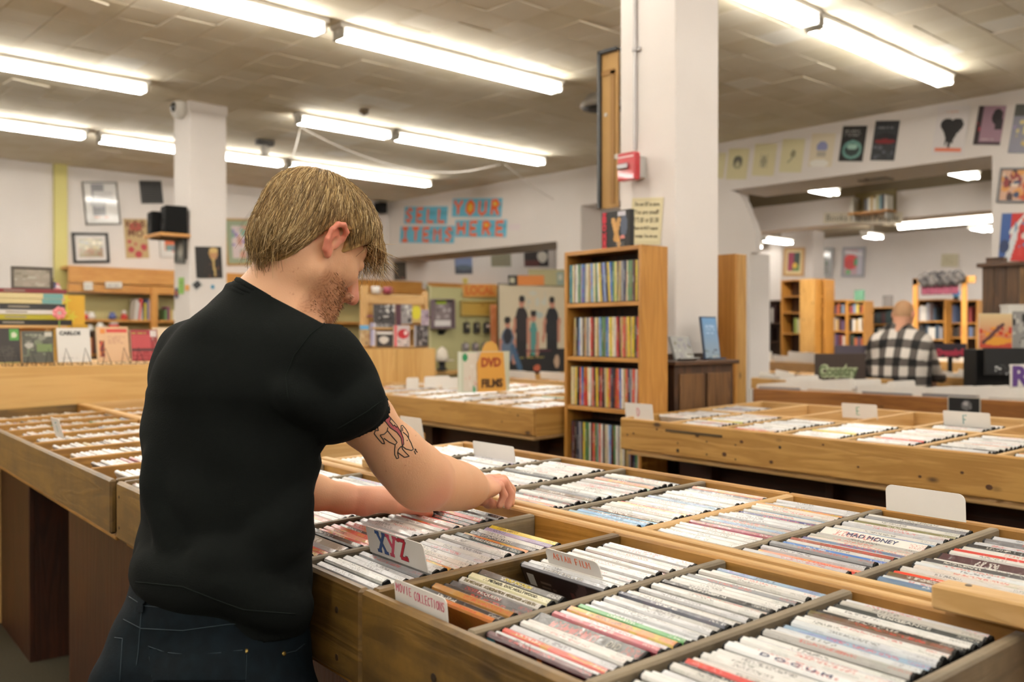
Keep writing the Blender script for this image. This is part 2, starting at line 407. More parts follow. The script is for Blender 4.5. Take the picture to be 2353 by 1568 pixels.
def picture(name, label, cat, px, fn, k, ops, frame=None, mat=None, fw=.03, mount=None, seed=0, nx=28, off=.004, thick=.02, group=None):
    """poster (thin sheet) or framed picture hung flat on a plane"""
    c, wd, hg, r = px_plane(*px, fn, k)
    M = basis(c, r, (0, 0, 1)); n = M.to_3x3() @ Vector((0, 0, 1))
    o = thing(name, label, cat, group=group); M.translation = c + n * off; o.matrix_world = M
    if frame:
        fr = plain('frame_' + frame, frame, .4)
        m = MB(); hw, hh = wd / 2, hg / 2
        m.box(-hw, -hh, 0, hw, -hh + fw, thick, b=.003).box(-hw, hh - fw, 0, hw, hh, thick, b=.003).box(-hw, -hh + fw, 0, -hw + fw, hh - fw, thick, b=.003).box(hw - fw, -hh + fw, 0, hw, hh - fw, thick, b=.003)
        m.build('frame', fr, o)
        if mount:
            MB().box(-hw + fw * .9, -hh + fw * .9, .002, hw - fw * .9, hh - fw * .9, .006).build('mount', plain('mount_' + mount, mount, .7), o)
            iw, ih = wd - 2 * fw, hg - 2 * fw; s = .13 * min(iw, ih) * 2
            grid_print('print', iw - s, ih - s, ops, o, mat, z=.0075, nx=nx, seed=seed)
        else:
            grid_print('print', wd - 1.8 * fw, hg - 1.8 * fw, ops, o, mat, z=.006, nx=nx, seed=seed)
    else:
        MB().box(-wd / 2, -hg / 2, -.001, wd / 2, hg / 2, .0006).build('sheet', plain('paper_back', 'd8d2c6', .7), o)
        grid_print('print', wd - .001, hg - .001, ops, o, mat, z=.0012, nx=nx, seed=seed)
    return o, wd, hg
def ptint(col, j=.06):
    c = lin(col); k = 1 + random.uniform(-j, j) * 3
    return tuple(min(1, v * k) for v in c[:3]) + (1,)
# ================================================================== the setting
CEIL, LW, BW = 3.56, 12.95, 9.05
MB().box(-9, -5, -.1, 19, 13.2, 0).build('floor', CARPET)['kind'] = 'structure'
tag(MB().box(-9.2, LW, 0, 13.2, LW + .2, CEIL).build('wall_left', WHITEWALL), kind='structure')
tag(MB().box(-9.2, -5.2, 0, 19, -5, CEIL).build('wall_right', WHITEWALL), kind='structure')
tag(MB().box(-9.2, -5, 0, -9, LW, CEIL).build('wall_front', WHITEWALL), kind='structure')
m = MB()
m.box(BW, 8.97, 2.62, BW + .85, LW, CEIL).box(BW, 8.525, 0, BW + .85, 8.97, CEIL).box(BW, 7.2, 3.06, BW + .4, 8.525, CEIL).box(BW + .4, 7.2, 0, BW + .85, 8.525, CEIL)
m.box(BW, 5.93, 0, BW + .4, 7.2, 2.272).box(BW, 6.21, 2.272, BW + .4, 7.2, CEIL).box(BW, 3.36, 3.0, BW + .75, 6.21, CEIL).box(BW, -5, 0, BW + .4, 3.36, CEIL)
br = [(6.21, 3.0), (6.14, 2.985), (6.06, 2.93), (6.0, 2.83), (5.96, 2.72), (5.9, 2.6), (5.866, 2.5), (5.865, 2.272), (6.21, 2.272)]
m.prism(br, BW, BW + .12, 0)
tag(m.build('wall_back', WHITEWALL), kind='structure')
tag(MB().box(13.0, 8.8, 0, 13.2, LW, CEIL).box(BW + .85, 8.8, 0, 13.0, 8.97, CEIL).build('wall_alcove', WHITEWALL), kind='structure')
# second header deeper in the shop, with the sign and books on it
zb = at_X(1800, 527, 11.0).z; zt = at_X(1800, 470, 11.0).z
tag(MB().box(11.0, -2, zb, 11.4, 8.8, zt).build('trim_1', WHITEWALL), kind='structure')
tag(MB().box(17.0, -5, 0, 17.2, 13, 4.2).box(13.2, 12.8, 0, 17, 13, 4.2).build('wall_rear', WHITEWALL), kind='structure')
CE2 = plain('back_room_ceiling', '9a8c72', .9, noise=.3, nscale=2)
z3 = at_X(1900, 548, 17.0).z
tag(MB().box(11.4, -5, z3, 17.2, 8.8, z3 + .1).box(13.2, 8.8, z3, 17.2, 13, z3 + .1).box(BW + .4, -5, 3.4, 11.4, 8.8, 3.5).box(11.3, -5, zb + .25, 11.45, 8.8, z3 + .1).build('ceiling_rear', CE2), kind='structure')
# main ceiling: foot-square tiles
cl = MB().box(-9.2, -5.2, CEIL + .012, 13.2, LW + .2, CEIL + .1).build('ceiling', CEILB); cl['kind'] = 'structure'
P_ = .305
def tile_mesh(i):
    t = MB().box(-.151, -.151, 0, .151, .151, .012, b=.003)
    return t.mesh('tile', plain('ceiling_tile_tone_%d' % i, ('e6dbc6', 'e6dcc8', 'e1d6be', 'e9e0ce', 'f0ebe0')[i], .9, noise=.55, nscale=2.2, var=('d6c8ac', 'd8cbb0', 'd0c2a4', 'dccfb6', 'e6ddca')[i], bump=.2))
TM = [tile_mesh(i) for i in range(5)]
cells = []
for i in range(-36, 27):
    for j in range(-5, 42):
        x, y = 2.05 + P_ * (i + .5), .255 + P_ * (j + .5)
        if y > LW - .02 or x > BW - .02: continue
        d = Vector((x, y, CEIL - EYE)); zz = d.dot(FW)
        if zz < .5: vis = 0
        else:
            qx, qy = CX + F_PX * d.dot(RT) / zz, CY - F_PX * d.dot(UP) / zz
            vis = -80 < qx < 2433 and qy > -80
        cells.append((not vis, zz, x, y))
cells.sort()
rest = MB()
for n, (nv, zz, x, y) in enumerate(cells):
    tone = random.choices(range(5), (5, 5, 3, 3, .35))[0]
    if n < 300 and not nv:
        o = link('tile', TM[tone], cl, (x, y, CEIL + random.uniform(-.003, .002))); o.rotation_euler = (random.uniform(-.012, .012), random.uniform(-.012, .012), random.choice((0, 1, 2, 3)) * math.pi / 2)
    else:
        dz = random.uniform(-.003, .002); rest.box(x - .151, y - .151, CEIL + dz, x + .151, y + .151, CEIL + .012, mi=tone)
tag(rest.build('tiles', [plain('ceiling_tile_tone_%d' % i, 'a4967a') for i in range(5)], cl), kind='stuff')
# a sagging loose tile and dark gaps
for (px, py), tw in (((60, 195), .10), ((178, 2), .2)):
    p = at_z(px, py, CEIL - .01)
    o = link('tile', TM[3], cl, (p.x, p.y, CEIL - .02)); o.rotation_euler = (.05, tw * .6, 0)
# yellow painted pipe chase on the far wall
a, b_ = at_Y(122, 380, LW), at_Y(152, 380, LW)
tag(MB().box(a.x, LW - .05, 0, b_.x, LW, CEIL).build('trim_2', plain('pale_yellow_paint', 'cfc57c', .6)), kind='structure')
# square white columns
def column(x, y, w_):
    m = MB().box(x, y, 0, x + w_, y + w_, CEIL, b=.006)
    o = m.build('pillar', WHITEWALL); o['kind'] = 'structure'
    return o
P1 = column(3.764, 2.898, .365)
c2 = at_d(437, 700, 8.82)
P2 = column(c2.x, c2.y, .366)
tag(MB().box(c2.x - .008, c2.y - .008, CEIL - .09, c2.x + .374, c2.y + .374, CEIL).build('trim_3', WHITEWALL), kind='structure')

# ================================================================== fluorescent lights
TUBEM = emit('lit_fluorescent_tube', 'fffaf0', TUBE)
TUBER = emit('lit_rear_tube', 'fffaf2', TUBE * 1.15)
HOUSE = plain('white_enamel_housing', 'd8d4cc', .4)
METAL = plain('grey_socket', 'b4b2aa', .4)
FIXM = {}
def fixture(x0, x1, y, z, label, group, strength=None):
    L_ = round(x1 - x0, 2); t = thing('fluorescent_light', label, 'ceiling light', ((x0 + x1) / 2, y, z), group=group)
    L0 = L_; L_ = (L_, 'rear' in label)
    if L_ not in FIXM:
        L1 = L_; L_ = L0
        h = L_ / 2
        hs = MB().box(-h, -.075, .05, h, .075, .088, b=.006).prism([(-.03, .05), (.03, .05), (.012, .022), (-.012, .022)], -h + .02, h - .02, 0).mesh('housing', HOUSE)
        tb = MB().tube([(-h + .045, 0, 0), (h - .045, 0, 0)], .0165, 10).mesh('tube', TUBEM, True)
        sk = MB().box(-.009, -.07, -.02, .009, .07, .052, b=.004).mesh('socket', METAL)
        if L1[1]: tb.materials[0] = TUBER
        L_ = L1; FIXM[L_] = (hs, tb, sk)
    hs, tb, sk = FIXM[L_]
    link('housing', hs, t)
    for s in (-1, 1): link('tube', tb, t, (0, s * .05, 0))
    if z < CEIL - .12: MB().box(-.008, -.008, .085, .008, .008, (3.4 if x0 < 11 else z3) - z + .0).build('suspension_rod', METAL, t)
    for s in (-1, 1): link('socket', sk, t, (s * (L0 / 2 - .03), 0, 0))
    return t
zT = 3.47
g = 'fluorescent lights of the main ceiling'
ROWS = [(-1.05, 1.2, 5.735, 'fluorescent light in the near row, cut off by the frame'), (1.22, 3.47, 5.735, 'near long fluorescent light meeting its twin above the customer'), (3.56, 5.81, 5.735, 'big bright fluorescent light in mid ceiling ending short of the square column'),
        (.93, 3.18, 8.17, 'fluorescent light ending beside the security camera'), (-1.35, .9, 8.17, 'fluorescent light beyond the picture edge'),
        (1.2, 3.44, 10.53, 'fluorescent light nearest the yellow strip in the far row'), (3.56, 5.81, 10.58, 'fluorescent light passing behind the column with the camera'), (5.88, 8.13, 10.6, 'fluorescent light behind the blond hair'),
        (4.70, 5.83, 8.3, 'short fluorescent light with hanging cables'), (5.88, 8.13, 8.3, 'fluorescent light over the sell your items sign'),
        (3.58, 5.83, 3.33, 'fluorescent light cut off above the header posters'), (5.88, 8.06, 3.36, 'fluorescent light ending above the header posters'), (1.3, 3.55, 3.33, 'fluorescent light over the DVD bins'), (-1.0, 1.25, 3.33, 'fluorescent light over the CD bins')]
for x0, x1, y, lb in ROWS: fixture(x0, x1, y, zT, lb, g)
for y, xs_ in ((.9, (-7.9, -5.6, -3.3, -1.0, 1.3, 3.6, 5.9)), (-1.5, (-7.9, -5.6, -3.3, -1.0, 1.3, 3.6, 5.9)), (-3.9, (-3.3, -1.0, 1.3, 3.6)), (3.33, (-7.9, -5.6, -3.3)), (5.735, (-7.9, -5.6, -3.35)), (8.17, (-7.9, -5.6, -3.65)), (10.53, (-5.6, -3.3, -1.1))):
    for x0 in xs_: fixture(x0, x0 + 2.25, y, zT, 'fluorescent light of the same ceiling near the viewer', g)
# lights deeper in the shop
g2 = 'lights of the rear room'
for (px, py, X, z, ln, lb) in ((1890, 441, 10.2, 3.3, .62, 'short bright light beneath the poster header, by the arch'), (2212, 402, 10.2, 3.3, .62, 'short bright light beneath the poster header, by the white pier'), (1785, 556, 14.5, None, .9, 'small light above the framed picture in the rear room'), (2004, 545, 15.5, None, .6, 'tiny light far back in the rear room'), (2253, 527, 14.0, None, .6, 'tiny light beyond the long rear tube')):
    p = at_X(px, py, X)
    fixture(p.x - ln / 2, p.x + ln / 2, p.y, p.z, lb, g2)
a, b_ = at_X(2062, 522, 12.6), at_X(2285, 507, 12.6)
t = thing('fluorescent_light', 'long single tube light under the rear room ceiling', 'ceiling light', ((a.x + b_.x) / 2, (a.y + b_.y) / 2, (a.z + b_.z) / 2), math.pi / 2, g2)
h = (a - b_).length / 2
MB().box(-h, -.05, .03, h, .05, .07).build('housing', HOUSE, t); MB().tube([(-h + .02, 0, 0), (h - .02, 0, 0)], .022, 10).build('tube', TUBEM, t, True)
for y0 in (-2.5, -.5, 1.5, 10.8):  # extra tubes outside the view, added only to brighten the rear room
    for x0 in ((11.9, 14.3) if y0 < 9 else (13.4, 14.6)): fixture(x0, x0 + 2.25, y0, z3 - .095, 'rear room light hidden by the header', g2)
for X_ in (11.6, 11.8, 12.0, 12.2):  # added fill: tubes packed out of sight to lift the far wall
    for yc in (2.0, 4.3, 6.6):
        t = fixture(-1.12, 1.13, yc, z3 - .095, 'rear room light hidden above the second header', g2); t.location = (X_, yc, z3 - .095); t.rotation_euler = (0, 0, math.pi / 2)
for x0 in (9.95,): fixture(x0, x0 + 2.25, 11.3, 3.475, 'light of the alcove beyond the sell your items header', 'alcove lights')
# ================================================================== the media bins
SL = .035
def bin_unit(label, u0, u1, v0, v1, divs, zf=1.0, slope=SL, front=PINE, top_end=None, dm=DIVW, fh=.14, inner=INNER, plinth=REDPLY, boards=('front', 'back'), back_m=None, legs=None, th=.02, front_split=None, setback=.25, knob=True, dth=.017, back_h=.14, name='media_bin', frame=None, ends=(1, 1), panels=None, fo=0.0):
    """open tray of compartments on a panel plinth; u along the counter, v across it"""
    t = thing(name, label, 'bin', frame[0], frame[1]) if frame else thing(name, label, 'bin', UV(u0, v0), BY)
    W_, Lg = v1 - v0, u1 - u0
    def zz(x): return zf + slope * x
    def slab(nm, x0, x1, y0, y1, h, mats, drop=0, ax=1, b=.003):
        m = MB().box(x0, y0, 0, x1, y1, h, b=b)
        m.v = [(p[0], p[1], p[2] - h + zz(p[0]) - drop) for p in m.v]
        return m.build(nm, mats[ax], t)
    if 'front' in boards:
        slab('front_board', fo, th * .9 + fo, 0, Lg, fh, front, ax=1, b=.005)
    if 'back' in boards:
        slab('back_board', W_ - th, W_, 0, Lg, back_h, back_m or inner, ax=1)
    x0 = th * .9 + fo if 'front' in boards else 0.0
    x1 = W_ - th if 'back' in boards else W_
    for y, on in ((0, ends[0]), (Lg - th, ends[1])):
        if on: slab('end_board', x0, x1, y, y + th, .14, top_end or front, ax=0)
    for d in divs:
        slab('divider', x0, x1, d - u0 - dth / 2, d - u0 + dth / 2, .13, dm, drop=.001, ax=0)
    slab('bottom_panel', x0, x1, th, Lg - th, .012, inner, drop=.145, ax=1)
    # plinth: panels under the tray
    for (a, b_) in (legs if legs is not None else [(0.03, .06), (Lg / 2, Lg / 2 + .03), (Lg - .06, Lg - .03)]):
        MB().box(setback, a, 0, max(W_ - .04, setback + .05), b_, zf - .15, b=.002).build('support_panel', plinth[2], t)
    if panels is None: MB().box(setback + .06, .06, 0, setback + .08, Lg - .06, zf - .16).build('kick_panel', plinth[1], t)
    else:
        for (a, b_) in panels:
            MB().box(setback, a, 0, setback + .02, b_, zf - .15, b=.002).build('front_panel', plinth[2], t)
            MB().box(setback + .02, a, 0, W_ - .04, a + .02, zf - .15).build('return_panel', plinth[2], t)
            MB().box(setback + .02, b_ - .02, 0, W_ - .04, b_, zf - .15).build('return_panel', plinth[2], t)
    return t
def holes(t, spots, r=.004, fo=0.0):
    """screw heads sunk in a front board: spots of (u offset, height) on its outer face"""
    fb = [c for c in t.children if c.name.startswith('front_board')][0]
    for (y, z, rr) in spots:
        M = Matrix.Translation((-.0002 + fo, y, z)) @ Matrix.Rotation(-math.pi / 2, 4, 'Y')
        MB().lathe([(rr, -.001), (rr, .0004), (rr * .55, .0008)], 10, M=M).build('screw_head', plain('dark_screw', '2a1d10', .5), fb)
V0, VM, V1 = .652, 1.15, 1.635
G1 = bin_unit('worn front bin holding the MOVIE COLLECTIONS and ASIAN FILM cards', -.12, 1.168, V0, VM, [.275, .49, .715, .928], front=WORN, fh=.155, legs=[], panels=[(.02, 1.25)], setback=.15, fo=-.013)
G2 = bin_unit('worn front bin that the blond customer leans over, holding the XYZ card', 1.17, 2.395, V0, VM, [1.387, 1.61, 1.835, 2.06, 2.27], front=WORN, fh=.14, legs=[], panels=[(.02, 1.2)], setback=.15, ends=(0, 1), fo=-.013)
H1 = bin_unit('rear bin behind the pale double rail with the blank card at its far edge', -.12, 1.163, VM + .022, V1, [.52, .745, .957], zf=1.0 + SL * (VM + .022 - V0), front=PALE, fh=.05, boards=('back',), legs=[(.25, .28), (.8, .83)], plinth=REDPLY)
H2 = bin_unit('rear bin of pale DVD spines between the hands and the bookcase', 1.165, 2.33, VM + .022, V1, [1.38, 1.63, 1.87, 2.11], zf=1.0 + SL * (VM + .022 - V0), front=PALE, fh=.05, boards=('back',), legs=[(.1, .13), (.9, .93)], ends=(0, 1))
# pale double rail between the rows
for nm, lb, u0, u1 in (('rail', 'pale double wooden rail running between the two rows of DVD bins', -.12, 2.33),):
    t = thing(nm, lb, 'rail', UV(u0, VM - .012), BY)
    for x0, x1, dz in ((0, .014, .0), (.016, .034, .005)):
        m = MB().box(x0, 0, -.14, x1, u1 - u0, dz + .002, b=.002); m.v = [(p[0], p[1], p[2] + 1.0 + SL * (VM - .012 - V0 + p[0])) for p in m.v]
        m.build('strip', PALE[1], t)
def block(label, c, lu, lv, h):
    t = thing('wood_block', label, 'block', UV(*c), BY)
    MB().box(-lv / 2, -lu / 2, 0, lv / 2, lu / 2, h, b=.003).build('timber', PALE[1], t)
    for s in (-.3, .3):
        MB().lathe([(.004, 0), (.004, .001), (.002, .002)], 10, M=Matrix.Translation((lv * .2, s * lu, h))).build('screw_head', plain('steel_screw', '77706a', .35, 1), t)
block('pale wood offcut screwed on the rail beside the red-spined DVD', to_uv(at_z(2312, 1400, 1.04))[:2] + (1.0255,), .16, .042, .03)
block('small pale wood offcut lying on the rail under the tattooed arm', to_uv(at_z(868, 1072, 1.03))[:2] + (1.0255,), .075, .05, .022)
# CD bins behind the customer
cu = [to_uv(at_z(x, y, 1.0))[0] for x, y in ((18, 1001), (62, 1017), (105, 1033), (152, 1048.5), (211, 1069))]
cu = sorted(cu)
pit = (cu[-1] - cu[0]) / 4
divl = [2.44 + pit * k for k in range(1, int(2.45 / pit))]
K1 = bin_unit('long worn CD bin running behind the customer to the plywood backboard', 2.43, 4.93, V0 - .005, VM, divl, front=WORN, fh=.135, dm=INNER, legs=[], panels=[(.34, 1.16), (1.84, 2.48)], dth=.014, setback=.15, fo=-.013)
K2 = bin_unit('rear CD bin seen beyond the dark sleeve, ending at a dark corner', 2.6, 4.93, VM + .022, V1 + .03, [d for d in divl if d > 2.66], zf=1.0 + SL * (VM + .022 - V0), front=PALE, fh=.05, boards=('back',), dm=INNER, dth=.014, legs=[(.3, .33), (1.5, 1.53)])
t = thing('rail', 'timber rail between the two CD bin rows', 'rail', UV(2.43, VM - .012), BY)
m = MB().box(0, 0, -.14, .03, 2.5, .003, b=.002); m.v = [(p[0], p[1], p[2] + 1.0 + SL * (VM - .012 - V0 + p[0])) for p in m.v]; m.build('strip', PALE[1], t)
holes(G1, [(1.10, .93, .006), (.9, .90, .005), (.45, .93, .005)], fo=-.013)
holes(G2, [(.07, .955, .005), (.07, .885, .005), (1.2, .965, .004), (1.2, .89, .004)], fo=-.013)
# bin with the D, E and F cards
RU = 2.893
rd = sorted(to_uv(at_z(x, y, 1.0))[0] for x, y in ((1598, 976), (1780, 992), (1935, 1008)))
rp = .262
R1 = bin_unit('honey pine bin with the D, E and F cards', .4, RU, 2.842, 3.33, [RU - .27 - rp * k for k in range(0, 8)], front=PINE, fh=.135, dm=PALE, slope=.03, inner=PALE, legs=[(.5, .53), (1.15, 1.18), (1.62, 1.65), (2.2, 2.23)], plinth=REDPLY)
R2 = bin_unit('half-empty rear row of the pine bin by the walnut cabinet', .4, RU, 3.335, 3.82, [RU - .27 - rp * k for k in range(0, 8)], zf=1.0 + .03 * .49, front=PALE, dm=PALE, slope=.03, inner=PALE, boards=('back',), legs=[(1.0, 1.03), (2.2, 2.23)])
ua, ub = at_v(1530, 975, 2.842).dot(A_) - .4, at_v(1660, 990, 2.842).dot(A_) - .4
tag(MB().box(-.003, ub, .962, 0, ua, .972).build('card_slot', plain('dark_slot', '4c3b20', .8), R1))
holes(R1, [(RU - .4 - a, z, r) for a, z, r in ((.045, .93, .005), (.33, .92, .004), (.33, .89, .008), (.48, .94, .004), (.48, .89, .004), (.62, .94, .004), (.62, .885, .004), (.82, .95, .006))])
kb = [c for c in R1.children if c.name.startswith('front_board')][0]
for k_ in range(16):
    y_, z_, r_ = .05 + 2.4 * ((k_ * .618 + .13) % 1), .89 + .09 * ((k_ * .414 + .3) % 1), (.004, .007, .009, .005)[k_ % 4]
    MB().lathe([(r_, -.0008), (r_ * .95, .0002), (r_ * .5, .0004)], 9, M=Matrix.Translation((-.0002, y_, z_)) @ Matrix.Rotation(-math.pi / 2, 4, 'Y') @ Matrix.Diagonal((1, 1.3, 1, 1))).build('knot', plain('dark_knot', '4a2c12', .6), kb)
# bin with the DVD FILMS sign
Mb = bin_unit('pine bin beneath the DVD FILMS sign', 3.487, 5.75, 2.845, 3.40, [3.487 + .3 * k for k in range(1, 8)], front=PINE, fh=.132, dm=PALE, slope=.03, inner=PALE, legs=[(.2, .23), (1.2, 1.23)], plinth=REDPLY, setback=.2)
Mb2 = bin_unit('rear row of the bin beneath the DVD FILMS sign', 3.66, 5.75, 3.405, 3.95, [3.487 + .3 * k for k in range(1, 8)], zf=1.017, front=PALE, dm=PALE, slope=.03, inner=PALE, boards=('back',), legs=[(.2, .23), (1.2, 1.23)], plinth=REDPLY)
holes(Mb, [(.12, .96, .006), (.25, .92, .005)])

# ------------------------------------------------------------------ DVD cases
INK = {k: plain('marker_ink_' + k, c, .6) for k, c in dict(red='c0243a', blue='3a5f9e', navy='28305a', pink='d0506e', orange='df6a3a', green='4f9a78', teal='2f8a8a', magenta='b8305a', brown='6d3f24', black='1c1a1c', white='d8d4cc', gold='b89a4a', olive='6a5a2a', yellow='d8c03a', purple='5a3a80').items()}
LEAN = R(-24)
STD_W = .0125
PAL = ['c8c5c0', 'bcbdc1', 'd0ccc6', 'a8a5a1', 'b5b0a8', 'd4d2cf', '848589', '605f63', '3a393c', '1c1b1e', '141316', 'b8302a', 'c9574a', 'd98f78', '56708e', '86a0b8', '2a3044', 'c4a840', 'd0be8e', 'c7803c', '4f7a4c', '5d3f2c', '8a2f4a', '9b8fae', 'd2c6bc', 'ccd0d2']
PW = [9, 8, 9, 6, 6, 9, 5, 3, 3, 4, 4, 1.6, 1.6, 2, 2, 2.5, 1.5, .9, 1.2, 1.2, 1, 1.2, .8, 2, 6, 5]
def case_geo(Wd, Lg, Hg, e=.0004):
    """case body as a box with rounded spine edge; sleeve = cover + spine + back wrapped over it"""
    h = Wd / 2; c = min(.0022, h * .6)
    body = MB(); body.prism([(-h, 0), (h, 0), (h, Hg - c), (h - c, Hg), (-h + c, Hg), (-h, Hg - c)], -Lg / 2, Lg / 2, 1)
    body.v = [(p[0], p[1], p[2]) for p in body.v]
    a = Lg / 2 - .0035
    prof = [(-h - e, .004), (-h - e, Hg - c), (-h + c, Hg + e), (h - c, Hg + e), (h + e, Hg - c), (h + e, .004)]
    vs = [(x, y, z) for (x, z) in prof for y in (-a, a)]
    fs = [(2 * i, 2 * i + 1, 2 * i + 3, 2 * i + 2) for i in range(5)]
    vv = [1.0, 2.0, 0.08, .92, 1.0, 2.0]
    vparam = [(2.2, 1.05), (1.0, .9), (0.0, 1.0), (.9, 1.0), (1.05, 2.2)]
    vparam = [(2.2, 1.05), (.98, .9), (0.1, .9), (.1, .02), (1.05, 2.2)]
    uvs = []
    for i in range(5):
        v0, v1 = vparam[i]
        uvs += [(1, v0), (0, v0), (0, v1), (1, v1)]
    return body, vs, fs, uvs
def sleeve_mesh(geo, items, name):
    """items: list of (Matrix or None, colour, rnd3). One mesh; colour/random/uv layers."""
    _, vs, fs, uvs = geo
    V = []; Fs = []; C = []; Rn = []; U = []
    for M, col, rd in items:
        o = len(V); V += [tuple(M @ Vector(p)) if M is not None else p for p in vs]; Fs += [tuple(i + o for i in f) for f in fs]
        n = len(fs) * 4; C += [tuple(col)] * n; Rn += [tuple(rd) if len(rd) == 4 else tuple(rd) + (1,)] * n; U += uvs
    me = bpy.data.meshes.new(name); me.from_pydata(V, [], Fs); me.materials.append(SPINE)
    for nm, buf in (('Col', C), ('Rnd', Rn)):
        ca = me.color_attributes.new(nm, 'FLOAT_COLOR', 'CORNER'); ca.data.foreach_set('color', np.array(buf, np.float32).ravel())
    uvl = me.uv_layers.new(name='UVMap'); uvl.data.foreach_set('uv', np.array(U, np.float32).ravel())
    me.update(); return me
GEO = {k: case_geo(k, .19, .135) for k in (STD_W, .009, .0098, .0108, .026)}
BODY = {k: GEO[k][0].mesh('case_shell', BLACKPL) for k in GEO}
GREYCASE = plain('grey_case_plastic', '8c8c8e', .35, coat=.4)
REST = {'body': MB(), 'items': [], 'geo': GEO[STD_W]}
def rcol(): return lin(random.choices(PAL, PW)[0])
def put_case(u, v, ztop, lean, width=STD_W, col=None, label=None, group=None, single=True, rnd=None, yaw=0.0, drop=0.0, text=None, tcol='black', tpos=0.0, tfit=.1):
    """case whose spine sits at height ztop, leaning back towards the customer"""
    geo = GEO[width]; H = .135
    rnd = rnd or (random.random(), random.random(), random.random(), .2 if isinstance(col, str) else 1.0)
    col = lin(col) if isinstance(col, str) else (col or rcol())
    z = ztop - H * math.cos(lean) - drop
    p = UV(u, v - H * math.sin(lean) * .5 - H * .5 * math.sin(lean), z)
    rot = Euler((0, lean, BY + yaw), 'XYZ')
    if single:
        o = link('dvd_case', BODY[width], None, p); o.rotation_euler = rot; tag(o, label, 'DVD', group)
        s = link('sleeve', sleeve_mesh(geo, [(None, col, rnd)], 'sleeve'), o)
        if text:
            q = link('lettering', text_mesh(text, width * .55, INK[tcol], depth=.0002), o)
            xs = [k.co.x for k in q.data.vertices]
            q.matrix_local = Matrix(((0, 1, 0, 0), (-1, 0, 0, -tpos), (0, 0, 1, .135 + .0009), (0, 0, 0, 1))) @ Matrix.Diagonal((tfit / max(.001, max(xs) - min(xs)), 1, 1, 1))
            s['plain_spine'] = 1
        return o
    M = Matrix.Translation(p) @ rot.to_matrix().to_4x4()
    if width == STD_W: REST['items'].append((M, col, rnd))
    g_ = geo[0]; REST['body'].add([M @ Vector(q) for q in g_.v], g_.f)
def fill(uc, v0, v1, label, group, single=True, dens=1.0, special=(), lean=LEAN, zt=None, white=.0, cols=None, pitch=None, v00=V0, slope=SL, z0=1.0, base_w=None):
    """a run of cases from v0 to v1 in the compartment centred at u"""
    step = .0150 / math.cos(lean); v = v0; i = 0
    sp = {k: s for k, s in special}
    while v < v1:
        top = z0 + slope * (v - v00) - .004 + random.uniform(-.004, .003)
        s = sp.get(i)
        kw = {}
        wd = base_w or STD_W
        if s: kw = dict(s); wd = kw.get('width', wd)
        elif single and random.random() < .12: wd = STD_W
        le = lean + R(random.uniform(-2.5, 2.5))
        col = kw.get('col') or (lin(random.choice(['d6d4d0', 'c8c8ca', 'dedcd8'])) if random.random() < white else (lin(random.choice(cols)) if cols else None))
        put_case(uc + kw.get('du', random.uniform(-.003, .003)), v, kw.get('z', 0) + top, le, wd, col, kw.get('label', label), None if kw.get('label') else group, single, yaw=R(random.uniform(-.5, .5)), **{q: kw[q] for q in ('text', 'tcol', 'tpos', 'tfit', 'rnd') if q in kw})
        v += (wd + .0008) / math.cos(lean) * dens + random.uniform(0, .0012); i += 1
        if kw.get('gap'): v += kw['gap']
v_a, v_b = V0 + .075, VM - .03      # where the spines run in the front row
F = lambda *a, **k: fill(*a, **k)
F(.602, V0 + .024, VM - .055, base_w=.0108, white=.45, label='film-wrapped DVD case in the full front compartment nearest the corner', group='DVDs in the corner front compartment', special=[(29, dict(col='20282a', label='black-spined DVD case against the rail, last in its front compartment', text='VENGEANCE', tcol='white', tfit=.07)), (13, dict(col='e6e6e6', width=STD_W, label='white DVD case with spaced lettering in the nearest front compartment', text='D O C U M', tcol='navy', tfit=.09)), (8, dict(col='c63a36', label='red and white spined DVD case near the front of the corner compartment'))])
F(.8215, V0 + .024, VM - .05, base_w=.0098, white=.5, label='film-wrapped DVD case in the full compartment after the ASIAN FILM row', group='DVDs in the compartment beside the ASIAN FILM row', special=[(6, dict(col='2c2a2a', width=.026, label='thick black and cream boxed set standing proud near the board', text='DVD', tcol='white', tfit=.02, tpos=.05)), (0, dict(col='4a1420', label='maroon DVD case leaning first by the front board')), (7, dict(col='b04a58', label='pink-spined DVD case behind the thick boxed set')), (10, dict(col='3c8a40', label='green-ended DVD case in mid compartment')), (1, dict(col='d8dcde', label='pale DVD case second from the front board'))])
MC = [dict(col='c4742c', width=.009, label='thin orange DVD case lowest behind the MOVIE COLLECTIONS card'), dict(col='1d1c1e', label='black DVD set behind the MOVIE COLLECTIONS card, by the orange one'), dict(col='a8722e', label='golden-brown DVD set in the MOVIE COLLECTIONS row'), dict(col='2a2a2c', label='dark DVD set with pale lettering beside the golden-brown one'),
      dict(col='47464a', label='charcoal DVD set in the middle of the MOVIE COLLECTIONS row', text='McQUEEN', tcol='white', tfit=.05), dict(col='cfcac4', label='pale grey DVD set with bold brown lettering', text='THE MECHANIC  ASSASSINATION  MESSENGER of DEATH', tcol='olive', tfit=.165), dict(col='d9d3ae', label='cream and yellow spined DVD set', text='MICHAEL  DOC HOLLYWOOD', tcol='black', tfit=.11, tpos=.01), dict(col='4a4848', label='dark grey DVD set with red and yellow lettering, last before the gap', text='PULP FICTION', tcol='yellow', tfit=.06)]
F(1.039, V0 + .055, V0 + .17, '', '', special=list(enumerate(MC)), dens=1.05, lean=R(-30))
